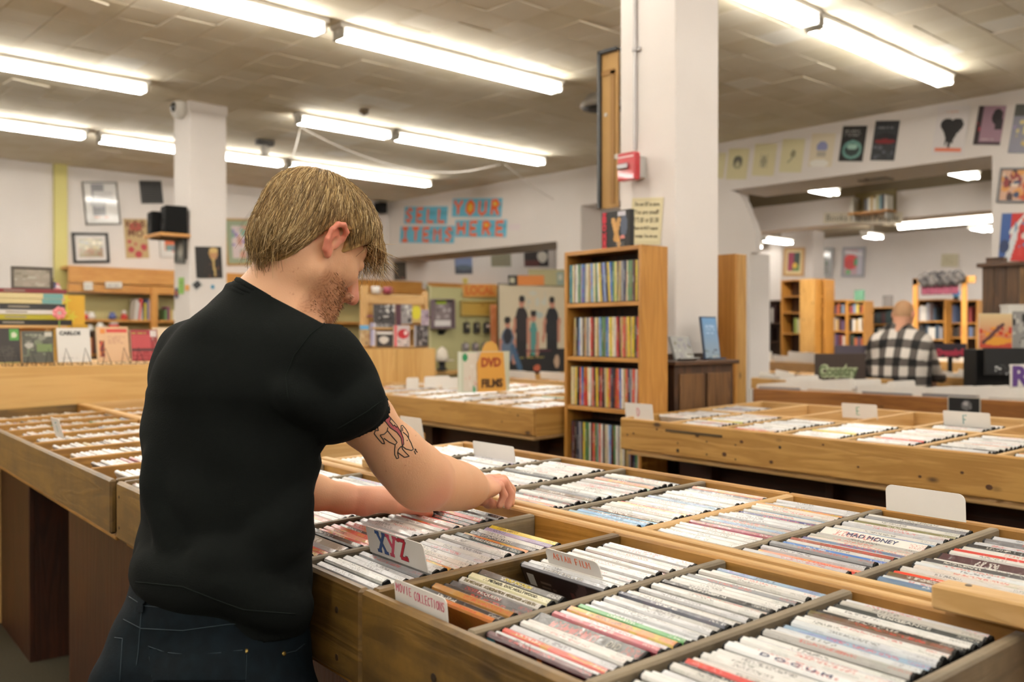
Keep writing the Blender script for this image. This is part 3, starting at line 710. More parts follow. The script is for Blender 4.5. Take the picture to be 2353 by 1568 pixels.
F(1.039, V0 + .25, VM - .05, base_w=.0108, white=.5, label='film-wrapped DVD case in the ASIAN FILM row', group='DVDs behind the ASIAN FILM card', special=[(1, dict(col='cfd2d4', label='DVD case right under the ASIAN FILM card')), (0, dict(col='8d8e94', label='DVD case with its dark back cover facing the gap, first of the ASIAN FILM row', text='WHERE EVIL LIES', tcol='white', tfit=.09)), (2, dict(col='dcdcd8', label='pale DVD case behind the ASIAN FILM card'))])
F(1.277, V0 + .022, V0 + .110, 'glossy white-spined DVD case in front of the XYZ card', 'DVDs in front of the XYZ card', white=.85, special=[(6, dict(col='20242c', label='black DVD case just before the XYZ card')), (5, dict(col='8a8a8e', label='grey DVD case second before the XYZ card'))])
F(1.277, V0 + .122, VM - .13, 'DVD case filed behind the XYZ card', 'DVDs behind the XYZ card', special=[(11, dict(col='14343a', label='black and teal spined DVD case in the XYZ compartment', text='PUBLIC DETECTIVE', tcol='white', tfit=.09)), (16, dict(col='dcbf3c', label='bright yellow-spined DVD case in the XYZ compartment', text='ZERO EFFECT', tcol='gold', tfit=.06, tpos=-.04)), (13, dict(col='5a5a60', label='dark grey DVD case in front of the yellow one', text='XCELLENT', tcol='white', tfit=.06)), (20, dict(col='7dbb6a', label='green-tipped DVD case last in the XYZ compartment')), (3, dict(col='e07a5e')), (4, dict(col='31456e'))][:4])
F(1.499, V0 + .024, V0 + .075, 'colourful DVD case between the XYZ compartment and the black shirt', 'DVDs ahead of the wide grey set', cols=['b32a22', '1c1b1e', '8f8f93', '6e2320', 'b0aeb0'], special=[(0, dict(col='b3281e', label='red and yellow DVD case at the corner beside the black shirt'))])
F(1.499, V0 + .085, V0 + .1, '', '', special=[(0, dict(col='857a70', width=.026, label='wide grey boxed set with a black end'))])
F(1.499, V0 + .115, VM - .055, 'DVD case under the customer\'s hands', 'DVDs under the hands', white=.3, cols=['1c1b1e', 'b8302a', 'c9574a', 'd9d6d2', 'e4e0da', '6f94c2', 'e8e6e4', 'd98f78', '141316'])
F(.632, VM + .04, V1 - .065, base_w=.0108, label='DVD case in the rear compartment behind the wood offcut', group='DVDs behind the offcut', special=[(5, dict(col='d8241a', label='bright red-spined DVD case behind the pale wood offcut', z=.002)), (0, dict(col='2e2a28', label='dark DVD case first behind the rail by the offcut')), (15, dict(col='3c1420', label='dark maroon DVD case halfway up the rear corner compartment', width=.026))])
F(.851, VM + .04, V1 - .065, base_w=.0108, label='DVD case in the rear compartment before the big blank card', group='DVDs before the big blank card', special=[(8, dict(col='3a6cb0', label='blue and black spined DVD case in the blank card compartment')), (10, dict(col='8a3a2a', label='brown-red spined DVD case in the blank card compartment')), (16, dict(col='e4e0d8', width=.026, label='thick white DVD set in the blank card compartment', text='MAD MONEY', tcol='navy', tfit=.09)), (22, dict(col='6f6a40', label='olive-spined DVD case near the big blank card'))])
F(1.056, VM + .04, V1 - .065, base_w=.0108, label='DVD case in the second rear compartment', group='DVDs behind the maroon case', white=.3, special=[(0, dict(col='4a1018', width=.026, label='dark maroon boxed set first in its rear compartment', z=-.006)), (8, dict(col='1a1a1c', label='black DVD case behind the maroon boxed set')), (17, dict(col='28306a', label='navy-spined DVD case in a rear compartment'))])
F(1.268, VM + .04, V1 - .065, base_w=.0108, label='DVD case in the third rear compartment', group='DVDs behind the pale blue cases', white=.3, special=[(0, dict(col='7a9aa8', width=.026, label='pale blue boxed set at the rail, its cover facing out')), (1, dict(col='6fa0c8', label='sky-blue DVD case at the rail')), (3, dict(col='2c8ab0', label='teal-blue DVD case by the rail'))])
def face_print(label_part, ops, texts=(), seed=4):
    o = [q for q in bpy.data.objects if q.get('label') and label_part in q['label'] and q.name.startswith('dvd_case')][0]
    q = grid_print('cover_print', .182, .128, ops, o, GLOSSPRINT, nx=44, seed=seed)
    wv = max(abs(vv.co.x) for vv in o.data.vertices)
    q.matrix_local = Matrix(((0, 0, -1, -wv - .0012), (-1, 0, 0, 0), (0, 1, 0, .068), (0, 0, 0, 1)))
    return o
o = face_print('dark back cover', [('bg', '2a1c1a'), ('mess', .35, 0, 1, .9, 26, ['5a4a4a', '7a7276', '3a4a5a', '6a3a34', '8a8486', '4a3430']), ('rect', .04, .45, .14, .95, 'c8c4bc'), ('rows', .2, .3, .38, .9, 8, '6a5a50'), ('line', .35, .1, .75, .95, .05, '5a4440')] + [('rect', .05, .5 + .03 * i, .13, .5 + .03 * i + .012, '2a2624') for i in range(13)])
o = face_print('maroon DVD case leaning first', [('bg', '3a1418'), ('rect', 0, .82, .1, 1, '2a8aa0'), ('rect', .0, .5, .1, .8, 'b8b4ac'), ('ell', .45, .6, .1, .3, '1c1614'), ('ell', .62, .5, .14, .3, 'b8805a'), ('rect', .53, .6, .57, 1, 'c0743a'), ('rows', .14, .75, .3, .92, 2, '9a8a3a')], seed=9)
E_ = lambda u, v0, v1, **k: fill(u, v0, v1, None, None, single=False, **k)
# everything further back or hidden by the customer is one mass of spines
E_(1.505, VM + .04, V1 - .065, white=.35)
E_(1.75, VM + .04, V1 - .065, white=.7); E_(1.99, VM + .04, V1 - .065, white=.8); E_(2.22, VM + .04, V1 - .065, white=.8)
E_(1.722, V0 + .024, VM - .055, white=.5); E_(1.947, V0 + .024, VM - .055, white=.6); E_(2.165, V0 + .024, VM - .055, white=.8); E_(2.335, V0 + .024, VM - .055, white=.8)
for k in range(8):
    u = RU - .135 - .0 - (rp * k + (.0 if k == 0 else .0))
    a, b_ = (2.842 + .06, 3.30)
    if k == 0: a, b_ = 2.842 + .2, 3.3
    E_(u, a, b_, white=.75, dens=1.35, v00=2.842, slope=.03, lean=R(-28))
    if k in (0, 4, 6): E_(u, 3.40, 3.58, white=.4, dens=1.3, v00=2.842, slope=.03)
for k in range(8):
    u = 3.487 + .15 + .3 * k
    if u > 5.7: break
    E_(u, 2.845 + .06, 3.36 - (.2 if k == 0 else 0), white=.7, dens=1.3, v00=2.845, slope=.03)
    if k > 1: E_(u, 3.46, 3.9, white=.7, dens=1.3, v00=2.845, slope=.03)
rb = REST['body'].build('dvd_case_stock', BLACKPL)
tag(rb, 'masses of pale DVD spines filling the other bins', 'DVDs', kind='stuff')
rs = link('sleeve', sleeve_mesh(REST['geo'], REST['items'], 'sleeve'), rb); rs['kind'] = 'stuff'
# CDs in the long bins
CDG = case_geo(.0104, .142, .125)
cb = MB(); ci = []
for row, (a, b_, z0) in enumerate(((V0 + .05, VM - .03, 1.0), (VM + .05, V1, 1.0))):
    for k in range(len(divl) + 1):
        u = 2.44 + pit * (k + .5)
        if row and u < 2.68: continue
        v = a
        gap = random.choice((0, 0, 1)); g0 = random.uniform(a, b_ - .1)
        while v < b_:
            if gap and g0 < v < g0 + .09: v += .012; continue
            le = R(-26 + random.uniform(-3, 3)); zt = 1.0 + SL * (v - V0) - .012 + random.uniform(-.004, .004)
            M = Matrix.Translation(UV(u, v - .125 * math.sin(le), zt - .125 * math.cos(le))) @ Euler((0, le, BY), 'XYZ').to_matrix().to_4x4()
            col = lin(random.choice(['e4e2de', 'd8d8da', 'cfc9c0', 'e8e6e2'])) if random.random() < .7 else rcol()
            ci.append((M, col, (random.random(), random.random(), random.random()))); cb.add([M @ Vector(q) for q in CDG[0].v], CDG[0].f)
            v += .0122 + random.uniform(0, .002)
o = cb.build('cd_case_stock', plain('clear_case_plastic', 'b8bcbe', .15, coat=.8)); tag(o, 'rows of CD jewel cases filling the long bin behind the customer', 'CDs', kind='stuff')
q = link('sleeve', sleeve_mesh(CDG, ci, 'sleeve'), o); q['kind'] = 'stuff'

# ------------------------------------------------------------------ index cards
def rounded(wd, hg, r, n=5):
    pts = [(-wd / 2, 0), (wd / 2, 0)]
    for cx, s in ((wd / 2 - r, 0), (-wd / 2 + r, 1)):
        for i in range(n + 1):
            a = math.pi / 2 * (i / n) + (0 if s == 0 else math.pi / 2)
            pts.append((cx + math.cos(a) * r, hg - r + math.sin(a) * r))
    return pts
def card(label, u, v, zbase, wd, hg, lean, r=.012, yaw=0.0, foot=0.0, group=None, roll=0.0, mat=None):
    """stiff divider card; its face looks to the customer (-v); local x runs along the card, local y up"""
    t = thing('divider_card', label, 'card', group=group)
    right = (A_ * -1); up = (B_ * math.sin(lean) + Vector((0, 0, math.cos(lean))))
    M = basis(UV(u, v, zbase), right, up)
    if yaw or roll: M = M @ Matrix.Rotation(yaw, 4, 'Y') @ Matrix.Rotation(roll, 4, 'Z')
    t.matrix_world = M
    m = MB().prism(rounded(wd, hg, r), -.0007, .0007, 2)
    if foot: m.box(-wd / 2, -.0006, 0, wd / 2, .0006, foot)
    m.build('card_sheet', mat or CARDM, t)
    return t
def stroke_text(t, s, x, y, h, ink, adv=.62, wdt=.0022, fit=None):
    """hand-drawn capitals from strokes"""
    G = {'M': ['0,0 0,1 .35,.4 .7,1 .7,0'], 'O': ['.35,1 .05,.75 .05,.25 .35,0 .65,.25 .65,.75 .35,1'], 'V': ['0,1 .33,0 .66,1'], 'I': ['.3,0 .3,1'], 'E': ['.6,1 .05,1 .05,0 .6,0', '.05,.5 .5,.5'], 'C': ['.6,.85 .35,1 .05,.7 .05,.3 .35,0 .6,.15'],
         'L': ['.05,1 .05,0 .55,0'], 'T': ['0,1 .66,1', '.33,1 .33,0'], 'N': ['.05,0 .05,1 .6,0 .6,1'], 'S': ['.6,.85 .3,1 .05,.78 .55,.3 .35,0 .03,.14'], 'A': ['0,0 .33,1 .66,0', '.14,.4 .52,.4'], 'F': ['.05,0 .05,1 .6,1', '.05,.5 .45,.5'], 'D': ['.08,0 .08,1 .4,.95 .62,.7 .62,.3 .4,.04 .08,0'],
         'X': ['0,0 .7,1', '0,1 .7,0'], 'Y': ['0,1 .35,.45 .7,1', '.35,.45 .35,0'], 'Z': ['.05,1 .65,1 .05,0 .7,0'], 'R': ['.05,0 .05,1 .4,1 .6,.78 .4,.52 .05,.5', '.3,.5 .65,0'], 'H': ['.05,0 .05,1', '.6,0 .6,1', '.05,.5 .6,.5'], 'U': ['.05,1 .05,.25 .3,0 .6,.25 .6,1']}
    m = MB(); cx = x
    for ch in s:
        if ch == ' ': cx += h * adv * .8; continue
        hh = h * random.uniform(.93, 1.05)
        for st in G[ch]:
            pts = [tuple(float(q) for q in p.split(',')) for p in st.split()]
            m.tube([(cx + p[0] * hh * .75, y + p[1] * hh, .0008) for p in pts], wdt / 2, 5)
        cx += h * adv
    if fit:
        k_ = fit / max(1e-6, max(p[0] for p in m.v) - x); m.v = [(x + (p[0] - x) * k_, p[1], p[2]) for p in m.v]
    m.v = [(p[0], p[1], max(.0002, min(.0014, p[2]))) for p in m.v]
    return m.build('lettering', ink, t), cx - x
lz = lambda v: 1.0 + SL * (v - V0)
t_size = {}
def vz(px, z=1.006): return sum(to_uv(at_z(x, y, z))[1] for x, y in px) / len(px)
def card_px(label, xl, xr, yl, hpx, v, lean, **k):
    a, b_ = at_v(xl, yl, v), at_v(xr, yl, v); c = (a + b_) / 2
    u = c.dot(A_); wd = abs(a.dot(A_) - b_.dot(A_)); z = (EYE + (at_v(xl, yl, v).z - EYE))
    Z = (a - O).dot(FW); hg = hpx / F_PX * Z
    t = card(label, u, v, a.z, wd, hg, lean, **k); t_size[t.name] = (wd, hg); return t
# XYZ card
t = card_px('white index card lettered XYZ in blue, pink and red', 852, 984, 1268, 63, vz([(852, 1268)], 1.004), R(-12), r=.006, foot=.0)
for ch, x, ink, edge in (('X', -.052, INK['blue'], INK['navy']), ('Y', -.020, INK['pink'], INK['red']), ('Z', .012, INK['red'], INK['black'])):
    for mat, grow, z in ((edge, .0008, .0009), (ink, 0, .0012)):
        m = MB(); hh = .031; y0 = .0085; bars = {'X': [((0, 0), (.6, 1)), ((0, 1), (.6, 0))], 'Y': [((0, 1), (.32, .45)), ((.62, 1), (.2, 0))], 'Z': [((.05, 1), (.6, 1)), ((.6, 1), (.05, .04)), ((.05, .04), (.66, .04))]}[ch]
        ser = {'X': [(0, 0), (.6, 0), (0, 1), (.6, 1)], 'Y': [(0, 1), (.62, 1), (.2, 0)], 'Z': []}[ch]
        def bar(a, b_, wv):
            a, b_ = Vector(a), Vector(b_); d = (b_ - a).normalized(); n = Vector((-d.y, d.x)) * (wv / 2 + grow); e = d * grow
            m.prism([tuple(a - e - n), tuple(b_ + e - n), tuple(b_ + e + n), tuple(a - e + n)], z - .0006, z, 2)
        for a, b_ in bars: bar((x + a[0] * hh * 1.15, y0 + a[1] * hh), (x + b_[0] * hh * 1.15, y0 + b_[1] * hh), .0052)
        for p in ser: bar((x + p[0] * hh * 1.15 - .006, y0 + p[1] * hh), (x + p[0] * hh * 1.15 + .006, y0 + p[1] * hh), .004)
        if ch == 'Z': bar((x + .02 * hh, y0 + hh * .88), (x + .02 * hh, y0 + hh * 1.02), .006); bar((x + .62 * hh, y0 + hh * .02), (x + .62 * hh, y0 + hh * .2), .006)
        m.build('lettering', mat, t)
# MOVIE COLLECTIONS card
t = card_px('white index card reading MOVIE COLLECTIONS in red felt pen', 910, 1030, 1382, 54, V0 + .013, R(-5), r=.008)
wd, hg = t_size[t.name]; stroke_text(t, 'MOVIE', -.46 * wd, hg * .5, hg * .36, INK['magenta'], adv=.72, wdt=.0013, fit=.3 * wd); stroke_text(t, 'COLLECTIONS', -.1 * wd, hg * .42, hg * .36, INK['magenta'], adv=.62, wdt=.0013, fit=.56 * wd)
# ASIAN FILM card
t = card_px('white index card reading ASIAN FILM in orange felt pen', 1262, 1385, 1294, 40, vz([(1262, 1292)], 1.008), R(-20), r=.01)
wd, hg = t_size[t.name]; stroke_text(t, 'ASIAN', -.36 * wd, hg * .42, hg * .38, INK['orange'], adv=.72, wdt=.0014, fit=.34 * wd); stroke_text(t, 'FILM', .06 * wd, hg * .42, hg * .38, INK['orange'], adv=.66, wdt=.0014, fit=.27 * wd)
# blank cards
card_px('large blank white card standing at the back of the rear DVD row', 2037, 2220, 1172, 60, V1 - .035, R(-4), r=.012)
card_px('blank white card beyond the reaching hand, among pale spines', 1092, 1186, 1062, 50, 1.5, R(-8), r=.005)
p = to_uv(at_z(138, 1003, 1.01)); t = card('small white card lettered I standing in the long CD bin', p[0], p[1], 1.005, .12, .07, R(-14), r=.006)
MB().box(-.002, .02, .0008, .002, .045, .0014).box(-.01, .052, .0008, .01, .056, .0014).build('lettering', INK['teal'], t)
p = to_uv(at_z(950, 1000, 1.03)); card('white card half hidden by the tattooed arm in the rear CD bin', p[0], p[1], 1.02, .13, .07, R(-10), r=.006)
for s, ink, px, wd, lb in (('D', 'magenta', (1470, 960), .165, 'white card lettered D at the corner of the pine bin'), ('E', 'green', (1976, 968), .16, 'white card lettered E in the pine bin'), ('F', 'teal', (2222, 990), .175, 'white card lettered F in the pine bin')):
    p = to_uv(at_z(px[0], px[1], 1.0)); vv = max(p[1], 2.842 + .035)
    t = card(lb, p[0], vv, 1.0 + .03 * (vv - 2.842) - .01, wd, .062 if s != 'D' else .07, R(-8), r=.006)
    stroke_text(t, s, -.013, .016, .032, INK[ink], wdt=.004)
# ================================================================== things along the far wall and column
MESSY = ['c05a3a', '4a6fa0', 'd8c070', '6a8a5a', 'e0d8cc', '8a4a6a', '3a3a48', 'c89a6a']
picture('framed_poster', 'tall thin-framed poster with glassy reflections high on the far wall', 'picture', (192, 418, 273, 517), at_Y, LW, [('bg', 'cfccc8'), ('rect', .2, .2, .6, .96, '77767a'), ('rect', .3, .55, .85, .8, 'b9b8b8'), ('ell', .4, .5, .25, .1, 'a8a7a8'), ('rows', .2, .1, .85, .19, 2, 'c8795a')], frame='6a645c', mat=GLOSSPRINT, fw=.02)
o, wd, hg = picture('vent_grille', 'dark square vent grille high on the far wall', 'vent', (322, 416, 372, 468), at_Y, LW, [('bg', '100f0e')], frame='2a2826', fw=.02)
for i in range(9):
    MB().box(-wd / 2 + .02, -hg / 2 + .03 + i * (hg - .06) / 8 - .006, .008, wd / 2 - .02, -hg / 2 + .03 + i * (hg - .06) / 8 + .006, .014).build('slat', plain('vent_grey', '2e2c2a', .5), o)
picture('framed_picture', 'black-framed wide picture with a white mount on the far wall', 'picture', (166, 535, 250, 605), at_Y, LW, [('bg', '9a8f70'), ('mess', 0, .4, 1, 1, 14, ['b8a878', '6a7a86', 'd0c4a0']), ('mess', 0, 0, 1, .45, 18, ['8a4a3a', '9a6a4a', 'a08060'])], frame='08080a', mount='d9d5d2', fw=.035, mat=GLOSSPRINT)
o, wd, hg = picture('concert_poster', 'tan concert poster with dark letters and red discs', 'poster', (286, 503, 340, 594), at_Y, LW, [('bg', 'b59a6c')] + [('ell', a, b, r, r * .6, 'a8323a') for a, b, r in ((.25, .22, .13), (.55, .1, .15), (.8, .28, .14), (.2, .42, .08), (.45, .36, .06))] + [('ell', .5, .8, .3, .12, 'a04434')])
for s, x, y in (('K', -.3, .36), ('E', 0, .36), ('B', .3, .36), ('M', -.2, .14), ('O', .15, .12)):
    lettering(o, s, hg * .24, INK['brown'], x * wd, y * hg, .002, bold=.004)
picture('framed_picture', 'small white-framed picture half behind the square column', 'picture', (366, 543, 406, 592), at_Y, LW, [('bg', 'd8d4d0'), ('rect', .3, .3, 1, .95, 'c8643c'), ('rect', .35, .3, 1, .6, '6a8a8a'), ('mess', .3, .2, 1, .6, 8, MESSY)], frame='c9c5c0', fw=.015)
picture('framed_picture', 'gold-framed picture with a green mount right of the column', 'picture', (517, 503, 612, 610), at_Y, LW, [('bg', 'c8b8b8'), ('mess', 0, 0, 1, 1, 40, ['c06a6a', '8a7ab0', 'd8c8c0', '7a9a8a', 'b88a7a'])], frame='b08a4e', mount='8f9a80', fw=.03)
picture('framed_picture', 'pale green framed picture behind the fringe of the blond hair', 'picture', (838, 570, 886, 627), at_Y, LW, [('bg', 'd6d4c6'), ('rect', .3, .3, .7, .7, 'c0c0ae')], frame='a8ad9c', mount='d6d6ca', fw=.03)
for px, lb, ops in (((904, 602, 933, 644), 'small dark poster under the header near the corner', [('bg', '4a443c'), ('mess', 0, 0, 1, .5, 8, ['8a5a50', '6a4a44', '3a3430'])]), ((1045, 588, 1085, 630), 'blue-grey landscape print under the header', [('bg', '7a8cb8'), ('rect', 0, 0, 1, .35, '4a5260'), ('ell', .5, .35, .5, .15, '5a6a7a')]), ((1128, 583, 1174, 613), 'plain olive print under the header', [('bg', '8a8670')]), ((1204, 575, 1260, 613), 'dark glossy picture under the header by the bookcase', [('bg', '2a2426'), ('rect', 0, 0, .6, .35, '5a2a2a'), ('ell', .75, .6, .2, .35, 'e8e4d8')])):
    picture('wall_print', lb, 'poster', px, at_Y, LW, ops, mat=GLOSSPRINT)
# orange timber shelving built along the far wall, with its boards
sh = thing('wall_shelving', 'long orange timber wall shelving with a deep header board', 'shelving', (4, LW - .35, 0))
xl = at_Y(157, 640, LW - .35).x; xr = 11.6
for nm, z0, z1, d in (('header_board', 2.02, 2.235, 0), ('lower_board', 1.90, 2.01, .02)):
    MB().box(xl - 4, d, z0, xr - 4, d + .03, z1, b=.004).build(nm, BEAMW[0], sh)
MB().box(xl - 4, .03, 2.2, xr - 4, .34, 2.232).build('top_board', BEAMW[0], sh)
MB().box(xl - 4, .335, .6, xr - 4, .345, 1.9).build('back_panel', plain('olive_yellow_panel', 'b5ab78', .7), sh)
for i in range(7):
    x = at_Y(354, 700, LW - .33).x - 4 + i * 1.35
    if x < xr - 4: MB().box(x - .045, .0, .3, x + .045, .06, 2.0, b=.004).build('upright', BEAMW[2], sh)
for z in (1.12, 1.52):
    MB().box(xl - 4, .03, z, xr - 4, .33, z + .03, b=.003).build('shelf_board', BEAMW[0], sh)
for px, nm, lb in (((192, 648, 213, 667), 'shelf_tag', 'square cream tag on the orange header board'), ((242, 648, 280, 662), 'shelf_tag', 'wide white tag on the orange header board'), ((970, 646, 982, 664), 'shelf_tag', 'narrow pinkish tag on the header board past the blond head'), ((1063, 640, 1074, 652), 'shelf_tag', 'yellow tag above the LOCAL sign')):
    picture(nm, lb, 'tag', px, at_Y, LW - .36, [('bg', 'd8d2c6' if 'yellow' not in lb else 'd8c850'), ('rows', .1, .3, .9, .7, 2, 'a89a9a')], nx=10)
# books and knick-knacks on that shelving
def book(name, label, cat, loc, w_, d_, h_, col, rz=0, tilt=0, group=None, pages=True, flat=False):
    t = thing(name, label, cat, loc, group=group, rot=(0, tilt, rz))
    c = lin(col) if isinstance(col, str) else col
    b = .0025
    cm = MB(); cm.box(-w_ / 2, -d_ / 2, 0, -w_ / 2 + b, d_ / 2, h_, c).box(w_ / 2 - b, -d_ / 2, 0, w_ / 2, d_ / 2, h_, c).box(-w_ / 2, -d_ / 2, 0, w_ / 2, -d_ / 2 + b, h_, c)
    cm.build('cover', PRINT, t)
    MB().box(-w_ / 2 + b, -d_ / 2 + b, .003, w_ / 2 - b, d_ / 2 - .004, h_ - .004).build('pages', plain('paper_pages', 'd6cbb2', .8), t)
    return t
for i, c in enumerate(['d8d0c8', 'c8c4c0', 'd4443c', 'e8e0d8', '30405a', 'e0c83a', '3a4a70', 'd8c0c0', 'c0a8a0']):
    p = at_Y(304 + i * 4.7, 715, LW - .2)
    book('book', 'upright book on the wall shelf beside the timber upright', 'book', (p.x, p.y, 1.55), .028, .2, random.uniform(.22, .29), c, tilt=.12 if i < 4 else 0, group='books on the wall shelf')
for i in range(10):
    p = at_Y(375 + i * 6, 715, LW - .2)
    book('book', 'book on the wall shelf behind the square column', 'book', (p.x, p.y, 1.55), .03, .2, random.uniform(.12, .2), random.choice(MESSY), group='books behind the column')
TOY = [('e0dcd4', 'white'), ('b8302a', 'red'), ('3a4a8a', 'blue'), ('d8b83a', 'yellow'), ('2a2a2c', 'black'), ('8a9a70', 'green')]
def trinket(label, p, s, col, kind):
    t = thing('ornament', label, 'ornament', p, random.uniform(0, 3), group='trinkets on the wall shelf')
    mt = plain('glaze_' + col, col, .3, coat=.4)
    if kind == 0: MB().lathe([(.25 * s, 0), (.5 * s, .15 * s), (.55 * s, .5 * s), (.3 * s, .8 * s), (.36 * s, s)], 12).build('bowl', mt, t, True)
    elif kind == 1: MB().box(-.45 * s, -.3 * s, 0, .45 * s, .3 * s, .55 * s, b=.1 * s).build('box_body', mt, t); MB().box(-.35 * s, -.2 * s, .55 * s, .35 * s, .2 * s, .75 * s, b=.08 * s).build('lid', HOUSE, t)
    else: MB().lathe([(.3 * s, 0), (.34 * s, .3 * s), (.18 * s, .55 * s)], 10).build('body', mt, t, True); MB().lathe([(.02 * s, .5 * s), (.22 * s, .62 * s), (.24 * s, .78 * s), (.02 * s, .95 * s)], 10).build('head', HOUSE, t, True)
for k, (px, py, s, ci, kd, z) in enumerate(((182, 715, .1, 2, 1, 1.55), (196, 712, .12, 1, 2, 1.55), (210, 715, .1, 0, 0, 1.55), (258, 716, .1, 2, 0, 1.55), (285, 706, .14, 1, 2, 1.55), (262, 728, .14, 1, 1, 1.42), (183, 732, .1, 0, 0, 1.42), (207, 732, .1, 0, 1, 1.42), (230, 732, .1, 0, 0, 1.42), (155, 732, .08, 4, 1, 1.42), (240, 733, .07, 5, 2, 1.42))):
    p = at_Y(px, py, LW - .55 if z < 1.5 else LW - .2)
    trinket('%s %s trinket on the %s board of the wall shelving' % (TOY[ci][1], ('bowl', 'box', 'figure')[kd], 'upper' if z > 1.5 else 'lower'), (p.x, p.y, z if z > 1.5 else 1.405), s, TOY[ci][0], kd)
lo = thing('low_shelf', 'low brown shelf of small goods in front of the wall shelving', 'shelf', (at_Y(125, 740, LW - .7).x, LW - .7, 0))
Lx = at_Y(300, 740, LW - .7).x - lo.location.x
MB().box(0, 0, 1.375, Lx, .3, 1.405, b=.003).build('shelf_board', WALN[0], lo); MB().box(0, 0, .8, Lx, .3, .83).build('shelf_board', SHELFW[0], lo); MB().box(0, 0, 1.08, Lx, .3, 1.11).build('shelf_board', SHELFW[0], lo)
for x in (0, Lx / 2, Lx - .03): MB().box(x, 0, 0, x + .03, .3, 1.375).build('end_panel', WALN[2], lo)
MB().box(.02, .29, .5, Lx - .03, .3, 1.375).build('back_panel', WALN[0], lo)
for zl in (1.11, .83):
    x = lo.location.x + .06
    while x < lo.location.x + Lx - .08:
        wv = random.uniform(.02, .05); book('book', 'small book or box on the low brown shelf', 'book', (x, LW - .58, zl), wv, .16, random.uniform(.14, .22), random.choice(MESSY + ['d8d0c8', '2a2a2c', 'b8302a']), group='small goods on the low shelf'); x += wv + random.choice((.004, .004, .05))
# ---- the square column with its camera, speakers and stickers
cx0, cy0 = c2.x, c2.y
p = at_X(409, 249, cx0 - .05)
t = thing('security_camera', 'white dome security camera at the top of the square column', 'camera', p)
Mr = Matrix.Rotation(-math.pi / 2, 4, 'Y')
MB().lathe([(.09, -.05), (.098, -.02), (.09, .02), (.06, .05)], 20, M=Mr).build('housing', HOUSE, t, True)
MB().lathe([(.05, .035), (.044, .062), (.022, .08), (.004, .085)], 16, M=Matrix.Rotation(R(25), 4, 'Z') @ Mr).build('lens', plain('camera_lens_black', '121214', .1, coat=1), t, True)
p = at_X(390, 538, cx0 - .2)
sp = thing('speaker_shelf', 'rough wooden plank shelf on the square column', 'shelf', (cx0, cy0, p.z))
a = at_X(443, 536, cx0 - .001); MB().box(-.29, -.02, -.02, .0, .38, .012, b=.004).build('plank', BEAMW[0], sp)
for y in (.06, .30): MB().box(-.014, y, -.22, -.001, y + .02, -.02).box(-.25, y, -.032, -.001, y + .02, -.02).build('bracket', plain('dark_bracket', '3a3632', .5), sp)
for i, (px0, px1, yt, lb, dx, dy) in enumerate(((343, 374, 484, 'small black speaker at the far end of the plank shelf', -.17, .28), (373, 417, 474, 'larger black speaker next to the column on the plank shelf', -.12, .08))):
    hz = at_X(380, yt, cx0 - .2).z - p.z - .01
    t = thing('speaker', lb, 'speaker', (cx0 + dx, cy0 + dy, p.z + .012), R(-8))
    MB().box(-.10, -.09, 0, .10, .09, hz, b=.008).build('cabinet', plain('black_speaker_box', '060607', .7, spec=.2), t)
    M = Matrix.Translation((-.101, 0, hz * .36)) @ Mr; MB().lathe([(.07, 0), (.066, .004), (.03, -.012), (.002, -.002)], 18, M=M).build('woofer', plain('speaker_cone', '0c0c0e', .7), t, True)
    M = Matrix.Translation((-.101, 0, hz * .78)) @ Mr; MB().lathe([(.03, 0), (.028, .003), (.012, .006), (.002, .008)], 14, M=M).build('tweeter', plain('speaker_cone', '0c0c0e', .7), t, True)
picture('portrait_poster', 'black poster of a fair-haired guitarist on the square column', 'poster', (449, 567, 510, 640), at_Y, cy0, [('bg', '15110e'), ('ell', .68, .78, .17, .18, 'a8824e'), ('ell', .7, .72, .12, .14, 'b0825a'), ('ell', .7, .88, .17, .09, 'c8a86a'), ('mess', .3, 0, .9, .5, 14, ['3a2416', '241812', '4a2c1a']), ('line', .72, .1, .66, .6, .04, 'b59a60'), ('rows', .05, .5, .42, .56, 1, 'b8b4ac')], off=.003)
picture('photo_strip', 'narrow framed photograph strip on the shaded face of the column', 'picture', (406, 548, 428, 605), at_X, cx0, [('bg', '6a6a64'), ('ell', .5, .5, .25, .3, 'a8a49a')], frame='4a4a48', fw=.012, nx=12)
for px, fn, k, lb, ops in (((438, 640, 466, 670), at_Y, cy0, 'diamond-shaped dark sticker on the column', None), ((411, 638, 424, 676), at_X, cx0, 'long green sticker on the column', [('bg', '8aba5a'), ('rows', .2, .2, .8, .8, 4, '6a8a4a')]), ((426, 655, 436, 668), at_X, cx0, 'small orange sticker on the column edge', [('bg', 'e0a050')]), ((402, 660, 412, 688), at_X, cx0, 'round navy sticker on the column', [('bg', 'd6cfcf'), ('ell', .5, .5, .5, .45, '2a3050'), ('ell', .5, .5, .2, .2, 'c05a3a')]), ((484, 655, 492, 664), at_Y, cy0, 'tiny blue sticker on the column', [('bg', '3a8ab0')])):
    if ops is None:
        c, wd, hg, r = px_plane(*px, fn, k); M = basis(c + Vector((0, -.004, 0)), r, (0, 0, 1)) @ Matrix.Rotation(R(38), 4, 'Z')
        t = thing('sticker', lb, 'sticker'); t.matrix_world = M
        MB().prism(rounded(wd * .95, hg * .8, .02), 0, .002, 2).build('sheet', plain('sticker_white', 'd0ccc8', .5), t).location = (0, -hg * .4, 0)
        MB().prism(rounded(wd * .6, hg * .5, .01), 0, .003, 2).build('print', plain('sticker_dark', '2c2e32', .4), t).location = (0, -hg * .25, 0)
    else: picture('sticker', lb, 'sticker', px, fn, k, ops, nx=14)

